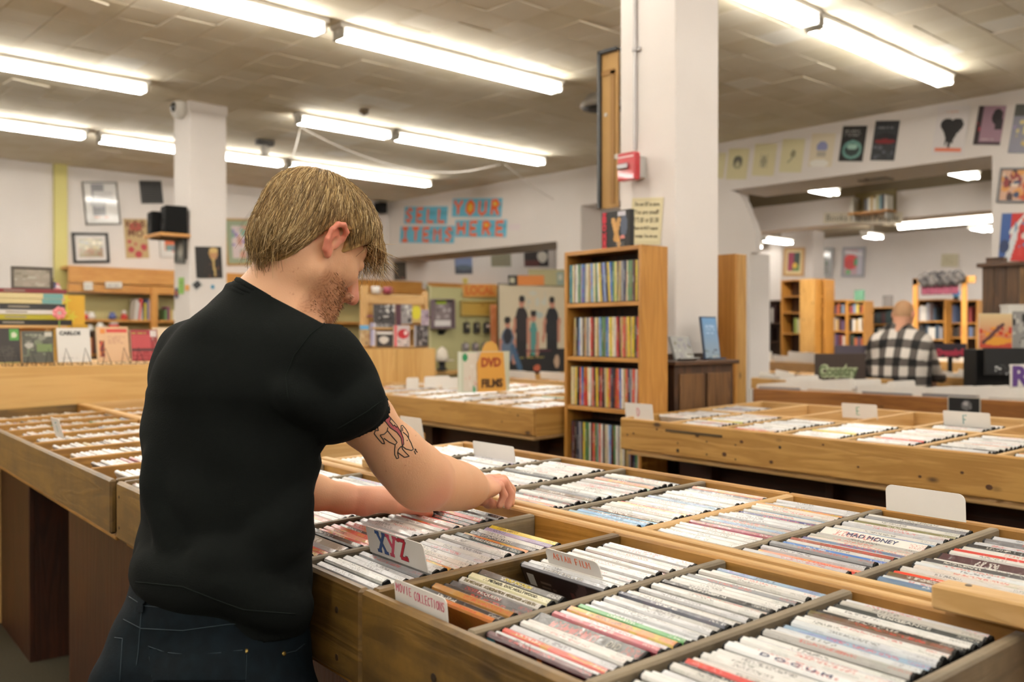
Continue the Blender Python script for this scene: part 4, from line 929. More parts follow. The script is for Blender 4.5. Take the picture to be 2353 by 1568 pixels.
# ================================================================== plywood backboard with book display, behind the CD bins
pl = thing('book_counter', 'pale plywood counter front behind the CD bins', 'counter', UV(4.94, -.9), BY)
MB().box(0, 0, .0, 2.75, .02, 1.205, b=.002).build('front_panel', PLY[0], pl); MB().box(0, .02, 1.185, 2.75, 1.2, 1.205).build('counter_top', PLY[0], pl); MB().box(2.73, .02, 0, 2.75, 1.2, 1.185).build('end_panel', PLY[1], pl)
WIRE = plain('black_wire', '141416', .35, .6)
def easel_book(label, x0, x1, yt, ops, cover, seed):
    zb = 1.207; a, b_ = at_u(x0, 838, 5.02), at_u(x1, 838, 5.02)
    c = (a + b_) / 2; wd = (b_ - a).length; hg = (at_u((x0 + x1) / 2, yt, 5.0).z - zb)
    v = c.dot(B_)
    t = thing('displayed_book', label, 'book', UV(5.0, v, zb), rot=(R(-12), 0, BY))
    # local x runs across the cover, local -y faces the shop
    MB().box(-wd / 2, -.008, .012, wd / 2, .008, hg, b=.002).build('book_block', plain('paper_pages', 'd6cbb2', .8), t)
    M = Matrix.Rotation(math.pi / 2, 4, 'X')
    q = grid_print('cover', wd, hg - .012, ops, t, seed=seed, nx=26); q.matrix_local = Matrix.Translation((0, -.0092, .012 + (hg - .012) / 2)) @ M
    e = thing('book_easel', 'black wire easel holding the ' + label.split(',')[0], 'stand', UV(5.0, v, 1.205), BY)
    for s in (-.28, .3):
        xx = s * wd
        MB().tube([(xx - .02, -.045, .003), (xx, -.012, .085), (xx + .022, -.045, .003), (xx + .022, .06, .003), (xx, .03, .1), (xx - .02, .06, .003), (xx - .02, -.045, .003)], .0022, 5).build('wire', WIRE, e)
    return t
easel_book('dark book with a green corner photo, cut by the frame', -18, 46, 753, [('bg', '2a2420'), ('rect', .62, .65, .97, .98, '4a8a3a'), ('ell', .78, .8, .1, .08, 'c8c8b0'), ('rows', .05, .1, .9, .55, 9, '4a443c'), ('rect', 0, 0, 1, .04, 'b0a868')], '2a2420', 1)
easel_book('grey-green landscape-covered book, silver lettering', 50, 122, 760, [('bg', '4a4a40'), ('mess', 0, .2, 1, .9, 22, ['5a5e4c', '6a705a', '3a3a34', '7c7c70']), ('rect', .45, .35, .95, .6, '6a7a4a'), ('ell', .22, .55, .14, .09, 'a8a49c'), ('rows', .1, .86, .7, .94, 1, '9a9a8a'), ('rect', .72, .84, .97, .97, 'b8b4a8')], '4a4a40', 2)
t = easel_book('white paperback titled CARLOS', 131, 207, 753, [('bg', 'd6d2cc'), ('rows', .12, .62, .7, .74, 4, 'a8a4a0'), ('rows', .12, .3, .65, .58, 8, 'b0aca8'), ('rows', .12, .12, .6, .27, 4, 'b8b4b0')], 'd6d2cc', 3)
q = lettering(t, 'CARLOS', .026, INK['black'], 0, 0, 0, bold=.0012); q.matrix_local = Matrix.Translation((-.016, -.0098, .158)) @ Matrix.Rotation(math.pi / 2, 4, 'X')
easel_book('peach-coloured book with a red title band', 222, 295, 750, [('bg', 'cfa882'), ('rect', .3, .82, .95, .94, 'b8342a'), ('rect', .1, .8, .28, .95, 'c8782a'), ('rect', .08, .12, .24, .6, '6a2a1c'), ('mess', .08, .12, .24, .62, 14, ['c8702a', 'b8342a', '3a1a14']), ('rows', .34, .25, .9, .75, 14, 'c09878')], 'cfa882', 4)
easel_book('red and maroon book beside the black shirt', 300, 362, 757, [('bg', '8a1f26'), ('rows', .05, .86, .7, .96, 1, 'a89a40'), ('rect', .05, .42, .72, .84, 'a83a3e'), ('rect', .72, .78, .97, .96, 'd0c8c4'), ('rect', 0, .32, 1, .4, '3a2020'), ('mess', .7, .5, .97, .75, 6, ['c8a8a0', '8a4a4a', '5a2a30']), ('rows', .05, .05, .95, .3, 5, 'b04a4a')], '8a1f26', 5)
easel_book('plain beige book by the sleeve, half hidden', 352, 420, 752, [('bg', 'cdb89a'), ('rows', .1, .2, .8, .8, 8, 'b8a488')], 'cdb89a', 6)
# riser and the stack of big books
ri = at_u(58, 752, 5.55); rv = ri.dot(B_)
rs_ = thing('riser', 'low pale wooden riser under the stack of big books', 'riser', UV(5.5, rv, 1.205), BY)
zr = at_u(58, 748, 5.5).z - 1.205
MB().box(-.19, -.12, zr - .015, .17, .12, zr, b=.002).build('riser_top', PALE[0], rs_)
for x in (-.16, -.07, .08, .14): MB().box(x - .012, -.10, 0, x + .012, -.08, zr - .015).build('leg', PALE[2], rs_)
MB().box(-.16, .08, 0, .14, .1, zr - .015).build('back_leg', PALE[0], rs_)
z = 1.205 + zr
for i, (h_, w_, col, lb, off) in enumerate(((.028, .37, '1c1c1e', 'big black book at the bottom of the stack', .01), (.028, .33, 'a8a02a', 'olive-yellow book in the stack of big books', 0), (.024, .32, 'd4d2d0', 'white book in the stack of big books', 0), (.03, .31, '2a2c30', 'black book in the middle of the stack of big books', .005), (.027, .32, 'cdbf90', 'cream book with a blue end, lower of two in the stack', -.01), (.028, .33, 'd0c294', 'cream book with a blue end, upper of two in the stack', -.01), (.022, .34, '7a2a30', 'maroon book on top of the stack of big books', 0))):
    t = thing('big_book', lb, 'book', UV(5.5, rv + off, z), BY, group='stack of big books')
    MB().box(-w_ / 2, -.115, 0, w_ / 2, -.112, h_, lin(col)).box(-w_ / 2, -.115, 0, w_ / 2, .115, .002, lin(col)).box(-w_ / 2, -.115, h_ - .002, w_ / 2, .115, h_, lin(col)).build('cover', PRINT, t)
    MB().box(-w_ / 2 + .003, -.112, .002, w_ / 2 - .003, .11, h_ - .002).build('pages', plain('paper_pages', 'd6cbb2', .8), t)
    if 'blue' in lb: MB().box(w_ / 2 - .1, -.1158, .001, w_ / 2 - .004, -.115, h_ - .001, lin('6a9a9a')).build('spine_label', PRINT, t)
    else: MB().box(-w_ / 2 + .04, -.1156, h_ * .35, -w_ / 2 + .14, -.115, h_ * .65, lin('8a8478')).build('spine_label', PRINT, t)
    z += h_ + .0005
t = thing('framed_photo', 'small dark-framed picture standing on the stack of big books', 'picture', UV(5.47, rv + .02, z), rot=(R(-6), 0, BY))
MB().box(-.1, -.008, 0, .1, .008, .012).box(-.1, -.008, .108, .1, .008, .12).box(-.1, -.008, .012, -.088, .008, .108).box(.088, -.008, .012, .1, .008, .108).build('frame', plain('dark_frame', '4a4238', .5), t)
q = grid_print('print', .176, .096, [('bg', '8f887a'), ('mess', 0, 0, 1, 1, 20, ['a8a294', '7a7264', '9a9082'])], t); q.matrix_local = Matrix.Translation((0, 0, .06)) @ Matrix.Rotation(math.pi / 2, 4, 'X')
# little flag, flowers, yellow box
p = at_u(122, 690, 5.45)
t = thing('small_flag', 'small faded striped flag on a stick beside the stack of books', 'flag', (p.x, p.y, 1.205))
MB().tube([(0, 0, 0), (0, 0, p.z - 1.205 + .12)], .0025, 5).build('stick', plain('dark_stick', '4a4034', .5), t)
fz = p.z - 1.205
m = MB()
for i in range(7):
    z0, z1 = fz + .10 - i * .0135, fz + .10 - (i + 1) * .0135; c = lin('c8848a' if i % 2 == 0 else 'd8d0d0')
    k = i * .006
    m.add([(0 - k * .2, 0, z0), (.035 + i * .004, .012, z0 - .01), (.038 + (i + 1) * .004, .012, z1 - .01), (-k * .2, 0, z1)], [(0, 1, 2, 3)], c)
m.build('flag_cloth', PRINT, t); MB().add([(0, -.0006, fz + .1), (.018, .005, fz + .095), (.018, .005, fz + .06), (0, -.0006, fz + .065)], [(0, 1, 2, 3)], lin('4a5070')).build('canton', PRINT, t)
p = at_u(160, 697, 5.9); t = thing('yellow_box', 'yellow cardboard display box behind the white paperback', 'box', (p.x, p.y, 1.205), BY)
hb = at_u(160, 678, 5.9).z - 1.205
MB().box(-.09, -.04, 0, .09, .04, hb * .55, lin('b89428')).box(-.09, .03, 0, .09, .04, hb, lin('c8a030')).build('box_body', PRINT, t); MB().box(.02, -.042, hb * .2, .06, -.04, hb * .5, lin('3a3020')).build('box_print', PRINT, t)
p = at_u(136, 720, 5.3); t = thing('paper_flower', 'pink paper flower in a little pot behind the books', 'ornament', (p.x, p.y, 1.205)); hz = p.z - 1.205
MB().tube([(0, 0, 0), (0, 0, hz)], .003, 5).build('stem', plain('leaf_green', '7a9a4a', .6), t)
for k in range(7):
    an = k * 2 * math.pi / 7; M = Matrix.Translation((.022 * math.cos(an), -.004, hz + .022 * math.sin(an))) @ Matrix.Diagonal((1, .4, 1, 1))
    MB().lathe([(.003, -.014), (.014, -.004), (.014, .006), (.003, .014)], 8, M=M).build('petal', plain('petal_pink', 'd8848c', .6), t, True)
for k, (px, py) in enumerate(((128, 690), (150, 690), (165, 728), (150, 715))):
    p = at_u(px, py, 5.6 + .1 * k); t = thing('paper_star', 'yellow-green paper ornament above the displayed books', 'ornament', (p.x, p.y, 1.205), group='paper ornaments'); hz = p.z - 1.205
    MB().tube([(0, 0, 0), (0, 0, hz)], .002, 4).build('stem', plain('dark_stick', '4a4034', .5), t)
    pts = [((.035 if i % 2 == 0 else .014) * math.cos(i * math.pi / 5), (.035 if i % 2 == 0 else .014) * math.sin(i * math.pi / 5) + hz) for i in range(10)]
    MB().prism(pts, -.003, .003, 1).build('star', plain('paper_yellow', 'c8c040', .6), t)
# ================================================================== middle of the shop
# plywood cabinet with a magazine rack on it
cb_ = thing('plywood_cabinet', 'pale plywood cabinet behind the bin with the DVD FILMS sign', 'cabinet', UV(5.78, 2.45), BY)
zc = at_u(950, 801, 5.78).z; vr = at_u(1001, 840, 5.78).dot(B_) - 2.45
for i in range(4):
    MB().box(vr * i / 4, 0, 0, vr * (i + 1) / 4 - .002, .02, zc, b=.001).build('front_panel', PLY[2], cb_)
MB().box(0, .02, zc - .02, vr, .45, zc).build('cabinet_top', PLY[0], cb_); MB().box(vr - .02, .02, 0, vr, .45, zc - .02).build('end_panel', PLY[2], cb_)
rk = thing('magazine_rack', 'pine magazine rack standing on the plywood cabinet', 'rack', UV(5.95, 2.45, zc), BY)
def rx(px, y=740, u=5.95): return at_u(px, y, u).dot(B_) - 2.45
def rz(py, px=915, u=5.95): return at_u(px, py, u).z - zc
x0, x1 = rx(833), rx(984); zt = rz(668)
MB().box(x0, 0, 0, x0 + .05, .04, zt + .03, b=.003).build('upright', PALE[2], rk); MB().box(x1 - .03, 0, 0, x1, .04, zt, b=.003).build('upright', PALE[2], rk)
MB().box(x0 + .05, .0, zt - .1, x1 - .03, .02, zt - .03, b=.003).build('top_rail', PALE[0], rk); MB().box(x0 + .05, .03, 0, x1 - .03, .04, zt - .1).build('back_board', PLY[0], rk)
for z in (rz(798), rz(757)): MB().box(x0 + .05, -.05, z, x1 - .03, .03, z + .012).build('ledge', PALE[0], rk)
MB().tube([(x0 + .02, -.03, rz(728)), ((x0 + x1) / 2, -.035, rz(731)), (x1, -.03, rz(729))], .006, 6).build('cord', plain('purple_cord', '6a2a4a', .7), rk)
BWM = ['2a282a', '4a484a', '8a888a', 'c8c6c4', '1a181a']
for px, lb, ops in (((853, 700, 903, 756), 'black and white magazine at the upper end of the pine rack', [('bg', '3a383a'), ('mess', 0, .3, 1, 1, 20, BWM), ('rows', .1, .05, .9, .3, 4, '8a888a')]), ((904, 700, 917, 756), 'maroon-spined magazine in the pine rack', [('bg', '4a2634')]), ((917, 700, 942, 745), 'grey photo magazine in the pine rack', [('bg', '8a8688'), ('mess', 0, 0, 1, 1, 12, BWM)]), ((941, 703, 962, 742), 'yellow round card in the pine rack', [('bg', 'b59a5c'), ('ell', .5, .6, .5, .4, 'c8c030')]), ((962, 712, 981, 750), 'lilac card in the pine rack', [('bg', '9a8a98'), ('mess', 0, 0, 1, 1, 8, ['b8a8b4', '5a4a5a'])]),
                  ((858, 762, 895, 797), 'lower black and white magazine in the pine rack', [('bg', '2a282a'), ('rect', 0, .8, 1, 1, 'd0ccca'), ('ell', .45, .45, .3, .25, 'c8c4c0')]), ((897, 748, 934, 797), 'red and white magazine in the pine rack', [('bg', 'b8aeb0'), ('rect', .05, 0, .2, 1, 'c8545c'), ('ell', .6, .6, .35, .22, 'a81c28'), ('ell', .75, .65, .12, .1, 'e0d0d0'), ('mess', .2, 0, 1, .35, 8, BWM)]), ((944, 748, 976, 797), 'dark magazine with grey edge in the pine rack', [('bg', '3a3638'), ('rect', 0, 0, .14, 1, '9a98a0'), ('mess', .15, .05, 1, .95, 16, ['2a2628', '5a5456', '8a8486'])]),
                  ((820, 748, 841, 795), 'blue-topped booklet leaning on the rack upright', [('bg', 'a8906a'), ('rect', 0, .8, 1, 1, '5a9ac8'), ('mess', 0, 0, 1, .75, 10, ['5a4a3a', 'c8b89a', '8a6a4a'])]), ((846, 742, 858, 796), 'lilac booklet beside the rack upright', [('bg', '9a98b8'), ('rect', .6, 0, 1, 1, 'd0cede')])):
    picture('magazine', lb, 'magazine', px, at_u, 5.94, ops, off=.03 if px[1] < 745 else .045, nx=20)
for px, col, lb in (((863, 677), 'd8d4d0', 'white mug on top of the pine rack'), ((890, 675), '8a3a4a', 'maroon cup on top of the pine rack')):
    t = thing('cup', lb, 'cup', UV(5.95, 2.45 + rx(px[0]), zc + zt - .03), BY); MB().lathe([(.02, 0), (.03, .01), (.033, .05), (.028, .055)], 12).build('cup_body', plain('glaze_' + col, col, .3), t, True); MB().tube([(.03, 0, .045), (.05, 0, .04), (.05, 0, .018), (.03, 0, .012)], .004, 5).build('cup_handle', plain('glaze_' + col, col, .3), t)
# olive pegboard partition
PY = 7.6
a, b_ = at_Y(985, 760, PY), at_Y(1147, 760, PY)
pg = thing('pegboard', 'olive pegboard partition with hanging goods', 'partition', (a.x, PY, 0)); zt2 = at_Y(1066, 662, PY).z
MB().box(0, 0, .3, b_.x - a.x, .03, zt2).build('board', plain('olive_board', 'a8a478', .7), pg)
for x in (0, b_.x - a.x - .03): MB().box(x, -.005, 0, x + .03, .04, zt2 + .01).build('edge_post', plain('olive_board_edge', 'b9b58c', .7), pg)
MB().box(.0, -.12, at_Y(1060, 858, PY).z, b_.x - a.x, 0, at_Y(1060, 850, PY).z).build('ledge', PLY[0], pg)
o, wd, hg = picture('local_sign', 'orange LOCAL sign on a wooden board above the pegboard', 'sign', (1063, 653, 1141, 683), at_Y, PY - .02, [('bg', 'c08a44')])
lettering(o, 'LOCAL', hg * .95, plain('dull_orange_paint', 'b8602a', .6), 0, 0, .002, fit=wd * .85, bold=.004)
picture('wood_sign', 'blank wooden strip sign below the LOCAL sign', 'sign', (1057, 692, 1139, 727), at_Y, PY - .01, [('bg', 'a8893e'), ('mess', .3, .1, .7, .9, 3, ['8a6a2a'])], frame='a08a4a', fw=.02)
picture('hanging_box', 'clear hanging box with a yellow-green label', 'box', (988, 688, 1038, 756), at_Y, PY - .03, [('bg', '7a6e70'), ('rect', .25, .85, .75, .99, 'a8c030'), ('rect', .1, .05, .95, .28, 'd8d4d2'), ('mess', 0, .3, 1, .85, 14, ['8a7e80', '5a4a50', 'a8a0a0'])], thick=.06, frame='6a5a60', fw=.012)
p = at_Y(1012, 765, PY); t = thing('hook_hanger', 'black hook below the clear hanging box', 'hook', (p.x, PY, p.z)); MB().tube([(0, 0, .02), (0, -.06, .0), (0, -.09, .03)], .012, 6).build('hook', BLACKPL, t); MB().box(-.03, -.02, -.02, .03, .0, .03).build('plate', BLACKPL, t)
for row, (yt, yb) in enumerate(((735, 766), (784, 807))):
    for i in range(3):
        px = 1069 + i * 23 + (0 if row == 0 else -3); p = at_Y(px, yb, PY)
        h_ = at_Y(px, yt, PY).z - p.z
        t = thing('button_pouch', ('dark pouch' if row == 0 else 'grey pouch') + ' hanging on the pegboard, number %s along' % ('one', 'two', 'three')[i], 'pouch', (p.x, PY - .03, p.z), group='pouches on the pegboard')
        MB().box(-.035, -.015, 0, .035, .028, h_ * .8, b=.008).build('pouch', plain('pouch_dark' if row == 0 else 'pouch_grey', '2a2826' if row == 0 else '7a7478', .5), t)
        MB().lathe([(.003, -.002), (.022, .002), (.003, .008)], 10, M=Matrix.Translation((0, -.015, h_ * .5)) @ Matrix.Rotation(math.pi / 2, 4, 'X')).build('badge', plain('badge_%d' % (i + 3 * row), ('b0a890', '8a8a80', 'd8c8c4', 'd8d0d8', 'c8b8bc', '9a9498')[i + 3 * row], .5), t, True)
        MB().tube([(0, .0, h_ * .8), (0, .01, h_)], .004, 5).build('loop', WIRE, t)
picture('vertical_sign', 'tall narrow peach sign beside the band poster', 'sign', (1126, 700, 1141, 800), at_Y, PY - .04, [('bg', 'd8946a'), ('mess', .2, .05, .8, .95, 10, ['e8b090', 'c87a50'])], nx=8)
p = at_Y(1016, 832, PY - .15); t = thing('cap_stand', 'white cap on a black head stand under the pegboard', 'cap', (p.x, p.y, at_Y(1016, 850, PY).z + .0))
hz = at_Y(1016, 797, PY - .15).z - t.location.z
MB().lathe([(.05, 0), (.055, .01), (.03, .03), (.035, hz * .4)], 14).build('stand', BLACKPL, t, True); MB().lathe([(.06, hz * .38), (.066, hz * .55), (.05, hz * .85), (.01, hz)], 14).build('crown', plain('cream_cloth', 'd8cfc0', .8), t, True); MB().box(.03, -.05, hz * .4, .12, .05, hz * .45, b=.01).build('peak', plain('cream_cloth', 'd8cfc0', .8), t)
# band poster board
BPY = 7.3
def fig(cx, top, w_, shirt, legs, skin='b8806a', hair='1a1412', low=.12):
    return [('rect', cx - w_ * .75, low, cx + w_ * .75, top - .28, legs), ('ell', cx, top - .3, w_, .2, shirt), ('rect', cx - w_ * .8, top - .45, cx + w_ * .8, top - .22, shirt), ('line', cx - w_, top - .25, cx - w_ * 1.2, top - .5, .022, skin), ('line', cx + w_, top - .25, cx + w_ * .9, top - .5, .022, skin), ('ell', cx, top - .06, .04, .06, skin), ('ell', cx, top - .02, .045, .04, hair)]
ops = [('bg', 'c9bca2'), ('mess', .3, .6, .7, .95, 10, ['a8b4b0', 'b8b8ac', 'c0c0b4']), ('rect', 0, 0, 1, .28, '0f0d0e')]
ops += fig(.78, .86, .11, '10141a', '0c0c0e') + fig(.33, .86, .1, '241c1e', '151214') + fig(.5, .70, .06, '4a8a86', '0f7a5c', low=.2) + fig(.13, .62, .1, '5a6a80', '15161e', low=.1)
ops += [('ell', .13, .42, .06, .09, '1a1c26'), ('line', .3, .06, .2, .3, .035, '3a5a78'), ('line', .25, .24, .9, .26, .006, '5a1a30'), ('rows', .3, .17, .75, .2, 1, 'a89a4a'), ('ell', .85, .12, .04, .08, 'b89a80'), ('ell', .55, .05, .05, .04, 'b85a3a')]
ops = [tuple(o) for o in ops]
bpo, _, _ = picture('band_poster', 'large poster of four people in dark clothes, one in green trousers', 'poster', (1144, 655, 1302, 858), at_Y, BPY, ops, nx=72, thick=.02, frame='2a2624', fw=.006)
MB().box(-.01, -1.6, -.03, .01, .3, -.012).build('stand_post', BLACKPL, bpo)
MB().box(-.36, -1.45, -.03, .36, .36, -.012).build('back_board', PLY[2], bpo)
opn = picture('olive_panel', 'olive panel behind the top of the band poster', 'partition', (1214, 619, 1300, 668), at_Y, BPY + .3, [('bg', 'a8a27c'), ('rect', .75, .3, .95, .9, '8a9a90'), ('ell', .85, .6, .06, .15, 'c0c4b8')], nx=20)
MB().box(-.3, -2.0, -.03, .3, -.05, -.008).build('back_board', PLY[2], opn[0])
picture('shelf_label', 'orange label with a black and white photo above the band poster', 'label', (1168, 633, 1250, 656), at_Y, BPY - .02, [('bg', 'cf7f3e'), ('rect', 0, 0, .25, 1, '1c1a18'), ('ell', .12, .5, .07, .35, 'b8b49c')], nx=24)
# DVD FILMS sign standing on the bin
p = at_z(1130, 898, 1.035); u_, v_, _ = to_uv(p); zt_ = at_u(1113, 808, u_).z
t = thing('film_sign', 'yellow and white DVD FILMS sign standing on the pine bin', 'sign'); wd = (at_u(1172, 850, u_) - at_u(1055, 850, u_)).length
M = basis(at_u(1113, 898, u_), B_, (0, 0, 1)); M.translation.z = 1.03; t.matrix_world = M
hg = zt_ - 1.03
grid_print('backing_board', wd, hg, [('bg', 'c9cdb8'), ('rect', 0, 0, .06, 1, 'd8dccb'), ('rect', .1, .05, .45, .98, 'd9cfc0'), ('mess', .12, .1, .42, .7, 14, ['d8b8ac', 'd9cfc0', 'e0d8cc']), ('ell', .13, .86, .05, .09, '2a8a5a'), ('line', .3, .0, .29, .14, .02, '3a9a6a'), ('ell', .48, .9, .14, .15, 'c9bfb4')], t, z=.001, y=hg / 2, nx=40)
MB().box(-wd / 2, 0, -.006, wd / 2, hg, 0).build('board', plain('sign_board', 'c9cdb8', .6), t)
MB().prism([(-.14 * wd, 0), (.42 * wd, 0), (.36 * wd, hg * .98), (-.16 * wd + .03, hg * .98), (-.16 * wd, hg * .7)], .006, .009, 2).build('yellow_sheet', plain('yellow_card', 'd9a048', .6), t)
MB().lathe([(.001, 0), (.1 * wd, 0), (.1 * wd, .003), (.001, .003)], 20, M=Matrix.Translation((.14 * wd, hg * 1.0, -.012)) @ Matrix.Diagonal((1.6, 1.6, 1, 1))).build('round_top', plain('tan_card', 'd0a050', .6), t)
lettering(t, 'DVD', hg * .3, plain('brown_red_paint', '9a4226', .6), .11 * wd, hg * .72, .0105, fit=.38 * wd, bold=.003); lettering(t, 'FILMS', hg * .28, plain('dark_brown_paint', '4a3018', .6), .13 * wd, hg * .2, .0105, fit=.42 * wd, bold=.003)
# more white record cards beyond it
Q2 = [(at_z(1000, 884, 1.02), .5, 'far bin of white divider cards before the plywood cabinet'), (at_z(1240, 868, 1.02), 1.1, 'far bin of white divider cards under the band poster')]
for (p, ln, lb) in Q2[1:]:
    u_, v_, _ = to_uv(p)
    bin_unit(lb, u_ - .45, u_ + .5, v_ - .05, v_ + .5, [u_ - .1, u_ + .22], slope=.02, front=PINE, dm=PALE, inner=PALE, legs=[(.3, .33)])
    for k in range(5):
        card('white divider card in the bin under the band poster', u_ - .3 + .18 * k, v_ + .05 + .06 * (k % 3), 1.0, .26, .06, R(-12), group='cards under the band poster')
for k, (px, py, wd, lb) in enumerate(((948, 888, .09, 'small white card on the bin by the plywood cabinet'), (1005, 884, .2, 'wide white card by the white cap'), (1040, 888, .16, 'white card beside the DVD FILMS sign'))):
    u_, v_, _ = to_uv(at_z(px, py, 1.03)); u_ = min(u_, 5.7); v_ = at_u(px, py, u_).dot(B_)
    c_ = card(lb, u_, v_, 1.015, wd, .07, R(-8)); c_.matrix_world = basis(UV(u_, v_, 1.015), B_, (0, 0, 1))
# ================================================================== DVD bookcase
def bookcase(name, label, loc, rz, W_, D_, H_, shelves, wd, cat='bookcase', back=True, th=.02):
    """open front faces local -y; local x along the shelves"""
    t = thing(name, label, cat, loc, rz)
    MB().box(0, 0, 0, th, D_, H_, b=.002).build('side_panel', wd[2], t); MB().box(W_ - th, 0, 0, W_, D_, H_, b=.002).build('side_panel', wd[2], t)
    MB().box(th, 0, H_ - th, W_ - th, D_, H_, b=.002).build('top_panel', wd[0], t)
    for z in shelves: MB().box(th, .002, z - th, W_ - th, D_ - .006, z, b=.002).build('shelf_board', wd[0], t)
    if back: MB().box(th, D_ - .006, 0, W_ - th, D_, H_ - th).build('back_panel', WALN[2], t)
    return t
# local +x must run to the viewer's right: from u=3.45 down to 2.93
bv = 3.01; bzt = at_u(1475, 562, 2.93).z
orig = UV(3.452, bv); rzb = math.atan2(-A_.y, -A_.x)
shz = [at_v(1470, y, bv).z for y in (692, 824, 946)] + [at_v(1470, 1082, bv).z, .12]
bc = bookcase('dvd_bookcase', 'pine bookcase packed with DVDs, beside the white pillar', orig, rzb, .522, .172, bzt, shz, SHELFW)
bM = bc.matrix_basis.copy() if False else Matrix.Translation(orig) @ Matrix.Rotation(rzb, 4, 'Z')
FILMC = ['1c1b1e', '2a2a30', 'e4e0da', 'd9d6d2', 'c8b89a', '7fa6cf', 'b8302a', '3f6fae', '28324f', 'd9b83a', '5d3f2c', '4a1820', '8f9094', 'c9574a', '4f7a4c', 'e8d9b0', 'b89a6a']
nm_ = ('top', 'second', 'third', 'fourth')
for si, z in enumerate(shz[:4]):
    x = .024 + (.0, .03, .01, .01)[si]
    special = {0: {0: '3a8a96', 8: 'e0d8c0', 16: '8aa6d8', 21: 'd8cc7a'}, 1: {20: 'b02028'}, 2: {14: 'b82830', 17: 'd8c03a'}, 3: {}}[si]
    i = 0
    while x < .498:
        wv = random.choice((.0145, .0145, .0125))
        h_ = .19; col = special.get(i)
        tilt = R(random.choice((0, 0, 0, 1.5, -1.5)) + (4 if si == 0 and 12 < i < 20 else 0)) * -1
        geo = GEO.get(wv) or GEO[STD_W]
        pos = bM @ Vector((x + wv / 2, .012 + .135 + random.uniform(0, .006) , z + .0955))
        # spine (local +z of the case) faces out along -y of the bookcase, length along world z
        rot = Matrix.Rotation(rzb, 4, 'Z') @ Matrix.Rotation(tilt, 4, 'Y') @ Matrix(((1, 0, 0, 0), (0, 0, -1, 0), (0, 1, 0, 0), (0, 0, 0, 1)))
        o = link('dvd_case', BODY[STD_W]); o.matrix_world = Matrix.Translation(pos) @ rot
        lb = '%s DVD on the %s shelf of the pine bookcase' % (('teal' if col == '3a8a96' else 'red' if col in ('b02028', 'b82830') else 'yellow' if col in ('d8c03a', 'd8cc7a') else 'coloured-spine'), nm_[si])
        tag(o, lb, 'DVD', 'DVDs on the %s bookcase shelf' % nm_[si])
        link('sleeve', sleeve_mesh(GEO[STD_W], [(None, lin(col) if col else lin(random.choice(FILMC)), (random.random(), random.random(), random.random()))], 'sleeve'), o)
        x += wv + random.uniform(0, .0012); i += 1
# things on top of it
c, wd, hg, r = px_plane(1382, 474, 1447, 561, at_v, 3.06)
t = thing('boxed_video', 'black video box with red letters on top of the pine bookcase', 'box'); M = basis(c, A_ * -1, (0, 0, 1)); M.translation.z = bzt; t.matrix_world = M
MB().box(-wd / 2, 0, -.03, wd / 2, hg, 0, b=.002).build('box_body', plain('black_card_box', '0a0809', .5), t)
grid_print('cover', wd - .002, hg - .002, [('bg', '0c0a0b'), ('line', .42, .75, .62, .1, .07, 'c0904a'), ('line', .62, .75, .5, .25, .07, 'b88a4a'), ('line', .42, .78, .5, .5, .05, 'c8985a'), ('ell', .8, .6, .12, .3, '4a5468'), ('ell', .75, .28, .09, .05, 'c87a72'), ('rect', .58, .86, .85, .97, 'c8c4cc'), ('rows', .5, .02, .9, .16, 3, '6a6868')], t, z=.001, y=hg / 2, nx=36)
q = lettering(t, 'DICK CHEN', .03, INK['red'], -wd * .38, hg * .5, .002, bold=.002); q.rotation_euler = (0, 0, math.pi / 2); q.scale = (hg * .95 / max(v.co.x * 2 for v in q.data.vertices), 1.1, 1)
# pillar fittings
PX = 3.764
c, wd, hg, r = px_plane(1450, 455, 1522, 562, at_X, PX)
o, wd, hg = picture('notice', 'cream handwritten notice taped to the white pillar', 'sign', (1450, 455, 1522, 562), at_X, PX, [('bg', 'd9cfa8'), ('rect', .04, .03, .96, .97, 'cfc49c'), ('rect', .07, .05, .93, .95, 'd9cfa8')], off=.003)
for i, (s, sz) in enumerate((('Do not SIT in store', .03), ('You are small!', .034), ('IT\'S $1 or $1.50', .036), ('Please do NOT request', .026), ('a receipt. You do not', .024))):
    lettering(o, s, sz, plain('faded_ink', '5a5244', .7), 0, hg * (.36 - .17 * i), .002, fit=wd * .78)
t = thing('conduit', 'thin grey conduit pipe running down the white pillar to the fire alarm', 'pipe', at_X(1462, 380, PX)); zc_ = t.location.z
MB().tube([(-.012, 0, .08), (-.012, 0, CEIL - zc_)], .009, 8).build('pipe', plain('painted_pipe', 'b4b0b0', .35, .3), t)
zk = at_X(1462, 115, PX).z - zc_
MB().box(-.014, -.035, zk - .012, 0, .02, zk + .012, b=.003).build('clamp', plain('painted_pipe', 'b4b0b0', .35, .3), t); MB().box(-.024, -.012, zk - .012, -.002, .012, zk + .012, b=.004).build('clamp_cap', plain('painted_pipe', 'b4b0b0', .35, .3), t)
p = at_X(1468, 388, PX)
t = thing('fire_alarm', 'red fire alarm pull station on a grey box on the white pillar', 'alarm', p); hz = at_X(1468, 357, PX).z - at_X(1468, 420, PX).z; hh = hz / 2
MB().box(-.055, -.05, -hh * .8, -.001, .05, hh * .8, b=.006).build('back_box', plain('grey_back_box', 'b8b6b2', .4), t)
MB().box(-.105, -.058, -hh, -.055, .058, hh, b=.006).build('front_plate', plain('alarm_red', 'b01c28', .3, coat=.5), t)
MB().box(-.122, -.02, -hh * .2, -.104, .048, hh * .2, b=.006).build('pull_handle', plain('brushed_metal', 'a8a4a8', .4, .8), t)
MB().box(-.1056, -.05, hh * .62, -.105, .05, hh * .74).build('white_marking', plain('alarm_white', 'd8b8b8', .4), t)
